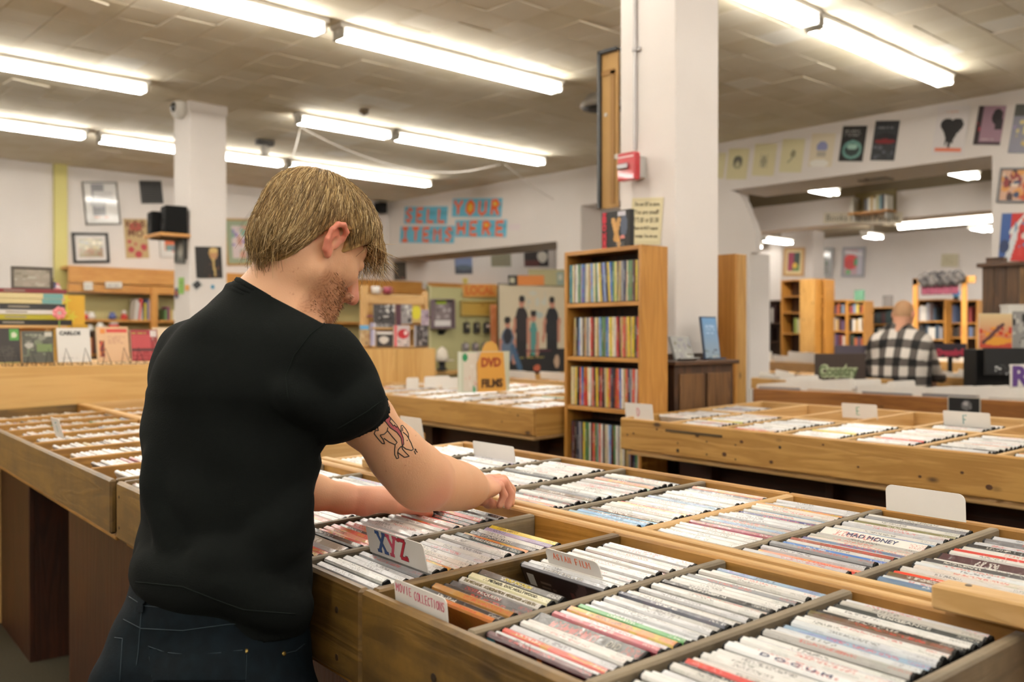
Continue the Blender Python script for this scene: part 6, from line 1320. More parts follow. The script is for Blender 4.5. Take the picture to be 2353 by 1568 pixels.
f5, M5, L5 = far_bin('distant record bin right of the plaid man', 2110, 2260, 828, 836, .6, 3, front=PINE, fh=.12)
bin_cards(M5, L5, 3, .05, .3, 'white divider card right of the plaid man', 'dividers right of the plaid man', w_=.5, h1=.11, seed=12)
tag(recs.build('record_sleeves', PRINT), 'rows of record sleeves standing in the far bins', 'records', kind='stuff')
def board_sign(name, label, px, Z, mat, th=.012, cat='sign'):
    c = (at_d(px[0], px[3], Z) + at_d(px[2], px[3], Z)) / 2; wd = (at_d(px[2], px[3], Z) - at_d(px[0], px[3], Z)).length; hg = (at_d(px[0], px[1], Z) - at_d(px[0], px[3], Z)).length
    t = thing(name, label, cat); t.matrix_world = basis(c, A_ * -.55 + B_ * .75, (0, 0, 1))
    MB().box(-wd / 2, 0, -th, wd / 2, hg, 0, b=.002).build('board', mat, t)
    return t, wd, hg
t, wd, hg = board_sign('section_sign', 'dark brown sign lettered Country among the record bins', (1872, 813, 1990, 884), 7.0, plain('dark_brown_sign', '3a2c24', .6))
for col, b, z, of in (('cream_outline', .014, .001, 0), ('green_letters', .003, .003, 0)):
    lettering(t, 'Country', hg * .46, plain(col, 'b8c09a' if b > .01 else '5a6a44', .6), -.02, hg * .42, z, fit=wd * .76, bold=b)
t, wd, hg = board_sign('section_sign', 'dark sign with pink lettering beside the plaid sleeve', (2146, 790, 2222, 822), 8.4, plain('dark_purple_sign', '2c2430', .6))
lettering(t, 'Dancehall', hg * .6, plain('pink_letters', 'b0304a', .6), 0, hg * .35, .002, fit=wd * .85, bold=.006); MB().box(-.02, -t.matrix_world.translation.z, -.012, .02, 0, 0).build('post', BLACKPL, t)
t, wd, hg = board_sign('dark_panel', 'dull purple panel behind the Country sign', (1918, 794, 1994, 816), 7.6, plain('dull_purple', '4a4450', .7), cat='panel'); MB().box(-wd / 2, -.4, -.01, -wd / 2 + .03, 0, 0).box(wd / 2 - .03, -.4, -.01, wd / 2, 0, 0).build('leg', BLACKPL, t)
t, wd, hg = board_sign('letter_sign', 'white card with a purple R at the picture edge', (2322, 838, 2390, 892), 6.0, CARDM)
lettering(t, 'R', hg * 1.15, INK['purple'], -wd * .2, hg * .46, .002, bold=.008)
t, wd, hg = board_sign('black_board', 'black board with white figures under the orange record sleeve', (2262, 800, 2410, 862), 6.3, plain('black_board_paint', '0c0c0e', .5), cat='board')
grid_print('print', wd * .98, hg * .5, [('bg', '0c0c0e'), ('mess', .15, 0, .4, .75, 14, ['b8b8ba', 'd0d0d0', '3a3a3c']), ('mess', .42, .2, .65, .9, 10, ['8a2a30', '1a1a1c', '6a6a6c'])], t, z=.002, y=hg * .26, nx=40)
t, wd, hg = board_sign('record_sleeve', 'orange sunset record sleeve with a dark diagonal shape', (2249, 721, 2326, 800), 6.35, plain('paper_back', 'd8d2c6', .7), th=.006, cat='record')
grid_print('cover', wd * .99, hg * .99, [('grad', 'b8341c', 'd8c090'), ('mess', 0, .15, 1, .6, 26, ['c8481c', 'd87a2a', 'b83018', 'd8902e']), ('ell', .5, .2, .4, .12, 'd8962e'), ('line', .12, .15, .72, .68, .05, '4a2a2c'), ('line', .3, .3, .6, .6, .06, '5a3434')], t, z=.0015, y=hg / 2, nx=40)
t, wd, hg = board_sign('record_sleeve', 'black and white record sleeve beside the orange one', (2325, 715, 2400, 800), 6.45, plain('paper_back', 'd8d2c6', .7), th=.006, cat='record')
grid_print('cover', wd * .99, hg * .99, [('bg', '8a8886'), ('mess', 0, 0, 1, 1, 40, ['3a3836', 'b8b4b0', '6a6664', '1a1a1a', 'a8a4a0'])], t, z=.0015, y=hg / 2, nx=30)
t, wd, hg = board_sign('white_box', 'white box standing above the two record sleeves', (2316, 700, 2356, 722), 6.7, plain('white_card_box', 'd8d4cc', .6), th=.1, cat='box'); MB().box(-wd / 2 - .004, hg * .8, -.104, wd / 2 + .004, hg, .004).build('lid', plain('white_card_box', 'd8d4cc', .6), t)
t = thing('record_stand', 'low wooden stand holding up the record sleeves and black board', 'stand', at_d(2330, 870, 6.4)); t.location.z = 0; t.rotation_euler = (0, 0, math.atan2((A_ * -.55 + B_ * .75).y, (A_ * -.55 + B_ * .75).x))
MB().box(-.25, .02, 0, .25, .2, at_d(2330, 802, 6.4).z - .004, b=.004).build('cabinet', BLACKPL, t); MB().box(-.27, .0, .6, .27, .02, .9).build('front_panel', WALN[0], t)
# ================================================================== people: bodies grown as one surface from a distance field
class Vol:
    def __init__(s, lo, hi, h):
        s.lo = np.array(lo, np.float64); s.h = h; n = np.ceil((np.array(hi) - s.lo) / h).astype(int) + 1
        s.n = n; s.d = np.full(tuple(n), 1.0, np.float32)
        s.ax = [s.lo[i] + h * np.arange(n[i]) for i in range(3)]
    def win(s, lo, hi):
        sl = []
        for i in range(3):
            a = int(max(0, math.floor((lo[i] - s.lo[i]) / s.h))); b = int(min(s.n[i], math.ceil((hi[i] - s.lo[i]) / s.h) + 1))
            if b <= a: return None
            sl.append(slice(a, b))
        X = s.ax[0][sl[0]][:, None, None].astype(np.float32); Y = s.ax[1][sl[1]][None, :, None].astype(np.float32); Z = s.ax[2][sl[2]][None, None, :].astype(np.float32)
        return tuple(sl), X, Y, Z
    def put(s, f, lo, hi, k=.01, op='add'):
        m = k + 3 * s.h; w_ = s.win([v - m for v in lo], [v + m for v in hi])
        if w_ is None: return
        sl, X, Y, Z = w_; b = f(X, Y, Z).astype(np.float32); a = s.d[sl]
        if op == 'sub': b = -b; hh = np.maximum(k - np.abs(a - b), 0) / k; s.d[sl] = np.maximum(a, b) + hh * hh * k * .25
        elif op == 'cut': s.d[sl] = np.maximum(a, b)
        else: hh = np.maximum(k - np.abs(a - b), 0) / k; s.d[sl] = np.minimum(a, b) - hh * hh * k * .25
    def cap(s, a, b, ra, rb, k=.01, op='add'):
        a = np.array(a, float); b = np.array(b, float); ba = b - a; L2 = max(1e-9, float(ba @ ba))
        def f(X, Y, Z):
            t = np.clip(((X - a[0]) * ba[0] + (Y - a[1]) * ba[1] + (Z - a[2]) * ba[2]) / L2, 0, 1)
            return np.sqrt((X - a[0] - t * ba[0]) ** 2 + (Y - a[1] - t * ba[1]) ** 2 + (Z - a[2] - t * ba[2]) ** 2) - (ra + (rb - ra) * t)
        R_ = max(ra, rb); s.put(f, np.minimum(a, b) - R_, np.maximum(a, b) + R_, k, op)
    def chain(s, pts, k=.01):
        for (p, r_), (q, r2) in zip(pts[:-1], pts[1:]): s.cap(p, q, r_, r2, k)
    def ell(s, c, r_, M=None, k=.01, op='add'):
        c = np.array(c, float); r_ = np.array(r_, float); Q = np.array(M) if M is not None else np.eye(3)   # rows: local axes in world
        def f(X, Y, Z):
            x, y, z = X - c[0], Y - c[1], Z - c[2]
            u = [(Q[i, 0] * x + Q[i, 1] * y + Q[i, 2] * z) for i in range(3)]
            k0 = np.sqrt(sum((u[i] / r_[i]) ** 2 for i in range(3))); k1 = np.sqrt(sum((u[i] / r_[i] ** 2) ** 2 for i in range(3))) + 1e-6
            return k0 * (k0 - 1) / k1
        R_ = float(max(r_)); s.put(f, c - R_, c + R_, k, op)
    def loft(s, secs, yaw, k=.02):
        """elliptic sections (z, cx, cy, a across, b fore-aft), facing yaw"""
        secs = sorted(secs); z = [q[0] for q in secs]; ca, sa = math.cos(yaw), math.sin(yaw)
        def f(X, Y, Z):
            g = [np.interp(Z, z, [q[i] for q in secs]) for i in (1, 2, 3, 4)]
            x, y = X - g[0], Y - g[1]; ff = x * ca + y * sa; ss = -x * sa + y * ca
            q = np.sqrt((ss / g[2]) ** 2 + (ff / g[3]) ** 2)
            d = (q - 1) * np.minimum(g[2], g[3])
            return np.maximum(d, np.maximum(z[0] - Z, Z - z[-1]))
        R_ = max(max(q[3], q[4]) for q in secs); xs = [q[1] for q in secs]; ys = [q[2] for q in secs]
        s.put(f, (min(xs) - R_, min(ys) - R_, z[0]), (max(xs) + R_, max(ys) + R_, z[-1]), k)
    def mesh(s):
        d = s.d; ins = d < 0; c = np.zeros(tuple(s.n - 1), np.int8)
        for i in (0, 1):
            for j in (0, 1):
                for k in (0, 1): c += ins[i:s.n[0] - 1 + i, j:s.n[1] - 1 + j, k:s.n[2] - 1 + k]
        act = (c > 0) & (c < 8); ids = np.argwhere(act); idx = np.full(act.shape, -1, np.int32); idx[act] = np.arange(len(ids))
        cor = {}
        for i in (0, 1):
            for j in (0, 1):
                for k in (0, 1): cor[(i, j, k)] = d[ids[:, 0] + i, ids[:, 1] + j, ids[:, 2] + k]
        pos = np.zeros((len(ids), 3)); cnt = np.zeros(len(ids))
        for a in cor:
            for ax in range(3):
                if a[ax]: continue
                b = list(a); b[ax] = 1; b = tuple(b); v1, v2 = cor[a], cor[b]; m = (v1 < 0) != (v2 < 0)
                t = np.where(m, v1 / np.where(m, v1 - v2, 1), 0)
                for q in range(3): pos[:, q] += m * (a[q] + (t if q == ax else 0))
                cnt += m
        pos = s.lo + s.h * (ids + pos / cnt[:, None])
        F = []
        for ax in range(3):
            o1, o2 = [q for q in range(3) if q != ax]
            sl1 = [slice(None)] * 3; sl2 = [slice(None)] * 3; sl1[ax] = slice(0, -1); sl2[ax] = slice(1, None)
            e = ins[tuple(sl1)] != ins[tuple(sl2)]; E = np.argwhere(e); E = E[(E[:, o1] > 0) & (E[:, o2] > 0) & (E[:, o1] < s.n[o1] - 1) & (E[:, o2] < s.n[o2] - 1)]
            q = []
            for da, db in ((-1, -1), (0, -1), (0, 0), (-1, 0)):
                e2 = E.copy(); e2[:, o1] += da; e2[:, o2] += db; q.append(idx[e2[:, 0], e2[:, 1], e2[:, 2]])
            q = np.stack(q, 1); fl = ins[E[:, 0], E[:, 1], E[:, 2]]
            if ax == 1: fl = ~fl
            q[~fl] = q[~fl][:, ::-1]; F.append(q)
        return pos, np.concatenate(F)
def relax(V, F, n=1, lam=.5):
    e = np.concatenate([F[:, [0, 1]], F[:, [1, 2]], F[:, [2, 3]], F[:, [3, 0]]]); e = np.concatenate([e, e[:, ::-1]])
    cnt = np.bincount(e[:, 0], minlength=len(V)).clip(1)[:, None]
    for _ in range(n):
        acc = np.stack([np.bincount(e[:, 0], V[e[:, 1], i], minlength=len(V)) for i in range(3)], 1) / cnt
        V = V + lam * (acc - V)
    return V
def normals(V, F):
    n = np.cross(V[F[:, 2]] - V[F[:, 0]], V[F[:, 3]] - V[F[:, 1]]); N_ = np.zeros_like(V)
    for i in range(4):
        for q in range(3): N_[:, q] += np.bincount(F[:, i], n[:, q], minlength=len(V))
    return N_ / (np.linalg.norm(N_, axis=1, keepdims=True) + 1e-12)
def skinmesh(name, V, F, C, mat, parent, base):
    me = bpy.data.meshes.new(name); Vl = V - np.array(base)
    me.vertices.add(len(V)); me.vertices.foreach_set('co', Vl.astype(np.float32).ravel())
    me.loops.add(F.size); me.loops.foreach_set('vertex_index', F.astype(np.int32).ravel())
    me.polygons.add(len(F)); me.polygons.foreach_set('loop_start', np.arange(0, F.size, 4, dtype=np.int32))
    me.polygons.foreach_set('use_smooth', np.ones(len(F), bool)); me.materials.append(mat)
    if C is not None:
        ca = me.color_attributes.new('Col', 'FLOAT_COLOR', 'POINT'); b = np.ones((len(V), 4), np.float32); b[:, :3] = C; ca.data.foreach_set('color', b.ravel())
    me.update(calc_edges=True)
    return link(name, me, parent)
L3_ = lambda c: np.array(lin(c)[:3])
def P(x, y, Z): return np.array(at_d(x, y, Z))
Zc = lambda x, y, Z: P(x, y, Z)[2]
# ------------------------------------------------------------------ the customer
base1 = P(500, 1000, 1.43); base1[2] = 0
man = thing('person', 'man with short blond hair in black T-shirt and dark jeans leaning over the bin', 'person', base1)
SKIN = vcol('skin', .5, spec=.35, bump=.12, nscale=350, sss=.12)
FA = R(18)
# head frame
HO = P(705, 556, 1.48); az = R(2.9); pt = R(33)
f0 = np.array((math.cos(az), math.sin(az), 0)); zv = np.array((0, 0, 1.0))
hf = f0 * math.cos(pt) - zv * math.sin(pt); hh_ = f0 * math.sin(pt) + zv * math.cos(pt); hr = np.cross(hf, hh_)
HM = np.stack([hf, hr, hh_])
def H(f, r, h): return HO + hf * f + hr * r + hh_ * h
lo = np.minimum.reduce([P(540, 760, 1.7), P(1190, 1180, 1.35), P(540, 380, 1.4), P(1190, 1180, 2.02), P(540, 1100, 1.8)]) - .02
hi = np.maximum.reduce([P(540, 760, 1.7), P(1190, 380, 1.35), P(880, 380, 1.6), P(1190, 1100, 2.02), P(540, 700, 1.6)]) + .02
lo[2] = .985; hi[2] = 1.70
body = Vol(lo, hi, .0024)
# skull, face
body.ell(H(0, 0, .036), (.090, .070, .068), HM, .02)
body.ell(H(.037, 0, -.018), (.056, .054, .075), HM, .03)
for s in (-1, 1):
    body.cap(H(.015, s * .046, -.05), H(.075, s * .020, -.083), .021, .016, .025)
    body.ell(H(.060, s * .036, -.014), (.026, .020, .018), HM, .02)
    body.cap(H(.086, s * .010, .032), H(.070, s * .036, .03), .009, .008, .015)
    body.ell(H(.094, s * .031, .012), (.014, .016, .011), HM, .008, 'sub')
    body.ell(H(.079, s * .031, .011), (.013, .015, .0115), HM, .003)
    body.ell(H(.107, s * .0125, -.034), (.010, .0065, .008), HM, .006)
    body.ell(H(.1085, s * .0065, -.0415), (.006, .0035, .005), HM, .002, 'sub')
body.ell(H(.083, 0, -.086), (.019, .024, .018), HM, .02)
body.cap(H(.094, 0, .018), H(.118, 0, -.022), .0078, .011, .010); body.ell(H(.121, 0, -.027), (.011, .010, .0098), HM, .006)
body.cap(H(.1, 0, -.038), H(.098, 0, -.052), .007, .009, .012)
body.ell(H(.0965, 0, -.0575), (.0085, .021, .0048), HM, .004); body.ell(H(.0945, 0, -.0665), (.0085, .019, .0055), HM, .004)
body.ell(H(.104, 0, -.062), (.006, .02, .0012), HM, .002, 'sub')
# ears
for s in (-1, 1):
    E_pts = [(.010, .072, .000, .0035), (.013, .076, .012, .0036), (.009, .083, .022, .0038), (-.003, .087, .026, .004), (-.013, .088, .020, .004), (-.017, .088, .007, .0038), (-.014, .085, -.009, .0038), (-.006, .080, -.021, .0044), (.003, .076, -.025, .0048), (.006, .073, -.017, .0042)]
    body.chain([(H(a, s * b, c - .004), r_) for a, b, c, r_ in E_pts], .004)
    body.ell(H(-.004, s * .078, -.004), (.013, .004, .021), np.stack([hf * .93 - hr * s * .36, hf * .36 * s + hr * .93, hh_]), .006)
    body.ell(H(.003, s * .081, -.006), (.006, .006, .009), HM, .004, 'sub')
    body.cap(H(.009, s * .075, -.010), H(.010, s * .075, -.002), .0035, .003, .004)
# neck
nb = P(632, 712, 1.475); body.cap(nb, P(700, 600, 1.478), .056, .049, .03); body.cap(H(-.016, 0, -.03), P(638, 690, 1.472), .040, .05, .04)
body.cap(H(.05, 0, -.075), P(672, 700, 1.485), .03, .045, .04)
body.cap(nb, P(480, 790, 1.54), .05, .045, .03); body.cap(nb, P(722, 800, 1.41), .045, .035, .03)
body.cap(P(560, 860, 1.46), P(545, 1000, 1.45), .09, .085, .04); body.cap(P(610, 760, 1.47), P(560, 860, 1.46), .07, .09, .04)
# right arm
body.chain([(P(752, 840, 1.385), .034), (P(800, 905, 1.398), .038), (P(838, 962, 1.42), .0405), (P(905, 1036, 1.47), .0395), (P(955, 1090, 1.525), .037)], .02)
elb = P(972, 1112, 1.55)
body.chain([(P(955, 1090, 1.525), .037), (elb, .0365), (P(1018, 1112, 1.61), .036), (P(1040, 1115, 1.645), .0335), (P(1058, 1118, 1.672), .031), (P(1074, 1121, 1.703), .0285), (P(1088, 1124, 1.73), .0265)], .035)
body.ell(P(985, 1132, 1.535), (.022, .022, .022), None, .02); body.cap(P(925, 1062, 1.5), P(985, 1098, 1.59), .035, .034, .04)
# right hand, fingers hooked over the spines
wr = P(1088, 1124, 1.730)
kn = [P(1126, 1124, 1.755), P(1131, 1113, 1.785), P(1130, 1106, 1.815), P(1124, 1102, 1.840)]
for q in kn: body.cap(wr, q, .0185, .0105, .012)
body.ell((wr + kn[1]) / 2 + np.array((0, 0, -.004)), (.034, .034, .015), None, .015)
FG = [[(1148, 1116, 1.780), (1158, 1138, 1.790), (1148, 1162, 1.786)], [(1158, 1109, 1.812), (1172, 1134, 1.826), (1167, 1163, 1.822)], [(1156, 1103, 1.845), (1175, 1126, 1.862), (1174, 1156, 1.858)], [(1146, 1100, 1.870), (1164, 1120, 1.890), (1166, 1148, 1.886)]]
for q, fg, r_ in zip(kn, FG, (.0078, .0088, .0092, .0088)):
    pts = [(q, r_ * 1.12)] + [(P(*g_), r_ * m_) for g_, m_ in zip(fg, (1.05, .96, .84))]
    body.chain(pts, .0035)
body.chain([(P(1092, 1132, 1.740), .014), (P(1108, 1146, 1.785), .0125), (P(1122, 1156, 1.825), .0105), (P(1136, 1160, 1.855), .009)], .006)
# left arm and the flat hand
body.chain([(P(440, 850, 1.58), .046), (P(545, 1080, 1.72), .04), (P(640, 1120, 1.735), .0345), (P(720, 1131, 1.75), .031), (P(790, 1146, 1.768), .0255), (P(838, 1152, 1.78), .0235)], .02)
wl = P(838, 1152, 1.78)
kl = [P(930, 1148, 1.80), P(936, 1140, 1.83), P(930, 1133, 1.86), P(918, 1128, 1.885)]
for q in kl: body.cap(wl, q, .021, .0105, .014)
body.ell((wl + kl[1]) / 2 + np.array((0, 0, .002)), (.036, .036, .014), None, .015)
FL = [[(965, 1150, 1.825), (990, 1153, 1.845), (1008, 1157, 1.86)], [(975, 1139, 1.865), (1002, 1141, 1.888), (1022, 1145, 1.905)], [(968, 1130, 1.90), (995, 1131, 1.925), (1014, 1134, 1.942)], [(952, 1124, 1.92), (974, 1125, 1.942), (988, 1128, 1.955)]]
for q, fg, r_ in zip(kl, FL, (.0092, .0096, .0092, .0082)): body.chain([(q, r_ * 1.15)] + [(P(*g_), r_ * m_) for g_, m_ in zip(fg, (1.05, .95, .82))], .0035)
body.chain([(P(862, 1158, 1.775), .017), (P(905, 1163, 1.785), .0145), (P(945, 1166, 1.798), .0118), (P(972, 1175, 1.806), .0105), (P(986, 1180, 1.81), .0085)], .008)
V, Fq = body.mesh(); V = relax(V, Fq, 1, .35)
# colour of the skin: redder ears, elbow, hands; reddish beard shadow
q = (V - HO) @ HM.T; f_, r_, h_ = q.T
C = np.tile(L3_('d3a27e'), (len(V), 1))
def tint(mask, col, amt=1.0):
    global C
    m_ = np.clip(mask, 0, 1)[:, None] * amt; C = C * (1 - m_) + L3_(col) * m_
head = np.clip((.2 - np.linalg.norm(q, axis=1)) * 40, 0, 1)
tint(head * np.clip((np.abs(r_) - .074) * 200, 0, 1) * (np.abs(h_) < .06), 'cf7a66', .85)
tint(head * np.clip((f_ - .1) * 60, 0, 1) * (h_ < .01) * (h_ > -.05), 'd98a7c', .7)
bmask = head * np.clip((-.028 - h_ + np.clip(f_ - .03, 0, .1) * .12) * 60, 0, 1) * np.clip((f_ - .012) * 70, 0, 1)
nz_ = np.sin(V[:, 0] * 2600) * np.sin(V[:, 1] * 2900) * np.sin(V[:, 2] * 2700)
tint(bmask, '94603e', .6); tint(bmask * (nz_ > .15), '7a4526', .4)
tint(head * np.exp(-((h_ + .0665) / .006) ** 2 - (r_ / .018) ** 2) * (f_ > .09), 'c0706a', .8); tint(head * np.exp(-((h_ + .0575) / .005) ** 2 - (r_ / .02) ** 2) * (f_ > .09), 'b8685f', .7)
tint(np.exp(-(np.linalg.norm(V - P(988, 1130, 1.53), axis=1) / .033) ** 2), 'bf6a62', .8)
for c in (kn[1], kl[1], wl, P(960, 1170, 1.80), P(1160, 1140, 1.81)): tint(np.exp(-(np.linalg.norm(V - c, axis=1) / .05) ** 2), 'd98f80', .55)
for sd in range(20):   # freckles and moles
    g_ = np.random.default_rng(sd); c = P(g_.uniform(570, 690), g_.uniform(600, 690), 1.40) if sd < 14 else P(g_.uniform(820, 980), g_.uniform(985, 1090), 1.42)
    d_ = np.linalg.norm(np.cross(V - np.array(O), (c - np.array(O)) / np.linalg.norm(c - np.array(O))), axis=1); tint((d_ < .0010) * 1.0, 'a06c4c', .5)
bodyo = skinmesh('body', V, Fq, C, SKIN, man, base1)
BV1 = BVHTree.FromPolygons([tuple(v) for v in V.tolist()], [tuple(x) for x in Fq.tolist()])
# nails and eyelashes
# ---- T-shirt
SHIRT = plain('black_cotton', '0e1110', .95, spec=.12, noise=.35, nscale=500, var='161917', bump=.25)
def S(px, py, Z, a, b): c = P(px, py, Z); return (c[2], c[0], c[1], a, b)
lo = np.minimum.reduce([P(280, 1450, 1.3), P(900, 1450, 1.3), P(280, 1450, 1.75)]) - .06; hi = np.maximum.reduce([P(280, 640, 1.75), P(920, 640, 1.3), P(920, 640, 1.75)]) + .04
lo[2] = Zc(480, 1440, 1.43); hi[2] = Zc(560, 600, 1.47)
sh_ = Vol(lo, hi, .0032)
secs = [S(504, 1436, 1.43, .156, .104), S(504, 1370, 1.43, .157, .105), S(505, 1310, 1.43, .159, .106), S(513, 1255, 1.432, .152, .102), S(519, 1200, 1.434, .147, .099), S(525, 1100, 1.44, .152, .104), S(536, 1000, 1.45, .162, .109), S(546, 900, 1.455, .164, .111), S(566, 820, 1.463, .150, .102), S(584, 755, 1.468, .115, .085), S(612, 700, 1.473, .075, .068), S(626, 668, 1.476, .062, .058)]
sh_.loft(secs, FA, .03)
Ls, Rs = P(455, 836, 1.56), P(750, 826, 1.375)
sh_.cap(P(610, 715, 1.475), Ls, .05, .060, .06); sh_.cap(P(645, 722, 1.465), Rs, .046, .048, .05)
sh_.cap(Ls, P(455, 930, 1.60), .060, .057, .04); sh_.cap(P(455, 930, 1.60), P(500, 1000, 1.66), .056, .052, .02)
sh_.cap(P(520, 860, 1.43), P(690, 870, 1.40), .085, .065, .06)       # shoulder blades
hemc = P(837, 966, 1.42); sh_.chain([(Rs, .0460), (P(794, 898, 1.395), .0475), (hemc, .0475)], .03)
sh_.cap(P(706, 830, 1.41), P(716, 900, 1.41), .055, .045, .04)
# folds: shallow ridges running over the back, waist and sleeve
def ridge(pts, r_=.006, k=.02, dep=.0):
    prev = None
    for (x, y) in pts:
        hit = shv.ray_cast(O, ray(x, y).normalized())[0] if shv else None
        if hit is None: prev = None; continue
        c = np.array(hit) + np.array(ray(x, y).normalized()) * (r_ * .75 + dep)
        if prev is not None: sh_.cap(prev, c, r_, r_, k)
        prev = c
# cut the hem and the sleeve end, hollow them
dirv = (hemc - P(796, 898, 1.395)); dirv /= np.linalg.norm(dirv)
hn = np.array(at_d(890, 930, 1.39) - at_d(785, 1000, 1.43)); hn = dirv
def cutsleeve(X, Y, Z): 
    return np.maximum((X - hemc[0]) * hn[0] + (Y - hemc[1]) * hn[1] + (Z - hemc[2]) * hn[2], -(np.sqrt((X - hemc[0]) ** 2 + (Y - hemc[1]) ** 2 + (Z - hemc[2]) ** 2) - .085) * 1.0 - .085 + 0)
sh_.put(lambda X, Y, Z: np.where(np.sqrt((X - hemc[0]) ** 2 + (Y - hemc[1]) ** 2 + (Z - hemc[2]) ** 2) < .09, (X - hemc[0]) * hn[0] + (Y - hemc[1]) * hn[1] + (Z - hemc[2]) * hn[2], -1), hemc - .09, hemc + .09, .001, 'cut')
sh_.cap(hemc - hn * .02, hemc + hn * .05, .044, .046, .004, 'sub')
def hemcut(X, Y, Z):
    s_ = (X - O.x) * RT.x + (Y - O.y) * RT.y
    px_ = 1176 + s_ / 1.43 * 2150
    yy = np.interp(px_, [300, 420, 500, 560, 690], [1350, 1360, 1392, 1414, 1424])
    return (EYE - (yy - 768) / 2150 * 1.43) - Z
sh_.put(hemcut, lo, np.array((hi[0], hi[1], lo[2] + .12)), .001, 'cut')
nk1, nk2 = P(634, 692, 1.473), P(690, 590, 1.478); na = (nk2 - nk1) / np.linalg.norm(nk2 - nk1)
sh_.put(lambda X, Y, Z: np.where(np.sqrt((X - nk1[0]) ** 2 + (Y - nk1[1]) ** 2 + (Z - nk1[2]) ** 2) < .16, (X - nk1[0]) * na[0] + (Y - nk1[1]) * na[1] + (Z - nk1[2]) * na[2] - .004, -1), nk1 - .16, nk1 + .16, .001, 'cut')
V, Fq = sh_.mesh(); shv = BVHTree.FromPolygons([tuple(v) for v in V.tolist()], [tuple(x) for x in Fq.tolist()])
for pts in ([(312, 1322), (360, 1345), (440, 1362), (540, 1368), (640, 1385), (690, 1392)], [(330, 1290), (420, 1322), (520, 1338), (600, 1342)], [(690, 1225), (640, 1262), (560, 1282), (470, 1280)], [(695, 1150), (650, 1205), (590, 1240)], [(350, 1060), (362, 1160), (395, 1245)], [(745, 955), (700, 925), (665, 900)], [(850, 920), (812, 945), (775, 958)], [(760, 990), (800, 960), (850, 905)], [(560, 1375), (620, 1400), (690, 1412)]):
    P2 = []
    for (a, b) in zip(pts[:-1], pts[1:]): P2 += [(a[0] + (b[0] - a[0]) * t_ / 4, a[1] + (b[1] - a[1]) * t_ / 4) for t_ in range(4)]
    ridge(P2 + [pts[-1]], .0065, .034, .0025)
V, Fq = sh_.mesh(); V = relax(V, Fq, 2, .4); N_ = normals(V, Fq)
zz_ = V[:, 2]; wob = .003 * np.sin(V[:, 0] * 38 + zz_ * 23) * np.sin(V[:, 1] * 31 - zz_ * 17) + .0015 * np.sin(zz_ * 70 + V[:, 0] * 20)
V = V + N_ * wob[:, None]
tsh = skinmesh('t_shirt', V, Fq, None, SHIRT, man, base1)
BVS = BVHTree.FromPolygons([tuple(v) for v in V.tolist()], [tuple(x) for x in Fq.tolist()])
def stitch(pts, bvh, r_, lift=.0004, sub=6):
    """thin seam following a surface, traced between points seen on it"""
    out = []
    for (a, b) in zip(pts[:-1], pts[1:]):
        for t_ in range(sub):
            d_ = ray(a[0] + (b[0] - a[0]) * t_ / sub, a[1] + (b[1] - a[1]) * t_ / sub).normalized(); hit, n_, _, _ = bvh.ray_cast(O, d_)
            if hit is not None: out.append(hit + n_ * lift - Vector(base1))
    d_ = ray(*pts[-1]).normalized(); hit, n_, _, _ = bvh.ray_cast(O, d_)
    if hit is not None: out.append(hit + n_ * lift - Vector(base1))
    return out
SEAM = plain('black_seam', '1a1e1c', .95, spec=.05)
m = MB()
ring = []
e1 = np.cross(na, np.array(RT)); e1 /= np.linalg.norm(e1); e2 = np.cross(na, e1)
for k_ in range(40):
    an = 2 * math.pi * k_ / 40; ring.append(Vector(nk1 + (e1 * math.cos(an) * .066 + e2 * math.sin(an) * .066) + na * .001) - Vector(base1))
for off, rr in ((0, .0055), (-.007, .005), (-.014, .004)):
    m.tube([p - Vector(na) * -off * 1.0 + (p - (Vector(nk1) - Vector(base1))).normalized() * (-off * .25) for p in ring], rr, 6, closed=True)
m.build('collar', SHIRT, tsh, True)
m = MB()
for pts in ([(752, 738), (712, 770), (676, 818), (656, 868), (662, 920)], [(878, 921), (845, 945), (805, 969), (776, 986)], [(312, 1338), (420, 1349), (500, 1380), (560, 1402), (680, 1412)]):
    q_ = stitch(pts, BVS, .001)
    if len(q_) > 2: MB().tube(q_, .001, 5).build('seam', SEAM, tsh, True)
# ---- jeans
DENIM = plain('dark_blue_denim', '0a1116', .85, spec=.12, noise=.6, nscale=60, var='101c23', bump=.2)
lo = np.array((base1[0] - .36, base1[1] - .36, .03)); hi = np.array((base1[0] + .36, base1[1] + .36, Zc(490, 1325, 1.43)))
jn = Vol(lo, hi, .005)
sx = np.array((-math.sin(FA), math.cos(FA), 0)); fx = np.array((math.cos(FA), math.sin(FA), 0))
zw = Zc(490, 1350, 1.43)
js = [S(496, 1328, 1.43, .146, .102), S(492, 1400, 1.43, .155, .115), S(489, 1470, 1.425, .166, .118), S(489, 1560, 1.425, .176, .122)]
js = js + [(js[-1][0] - .05, js[-1][1], js[-1][2], .176, .12)]
jn.loft(js, FA, .03)
for s in (-1, 1):
    bk = fx * -.022
    hipc = np.array((base1[0], base1[1], .80)) + sx * s * .085 + bk; kne = np.array((base1[0], base1[1], .47)) + sx * s * .09 + fx * .0 + bk; ank = np.array((base1[0], base1[1], .09)) + sx * s * .095 - fx * .02
    jn.chain([(hipc, .092), (kne, .066), (ank, .056)], .03)
    jn.ell(np.array((base1[0], base1[1], .83)) + sx * s * .075 - fx * .06, (.085, .085, .09), None, .04)
V, Fq = jn.mesh(); V = relax(V, Fq, 2, .4); N_ = normals(V, Fq)
V = V + N_ * (.003 * np.sin(V[:, 2] * 60 + V[:, 0] * 30) * np.sin(V[:, 1] * 26 + V[:, 2] * 9))[:, None]
jo = skinmesh('jeans', V, Fq, None, DENIM, man, base1)
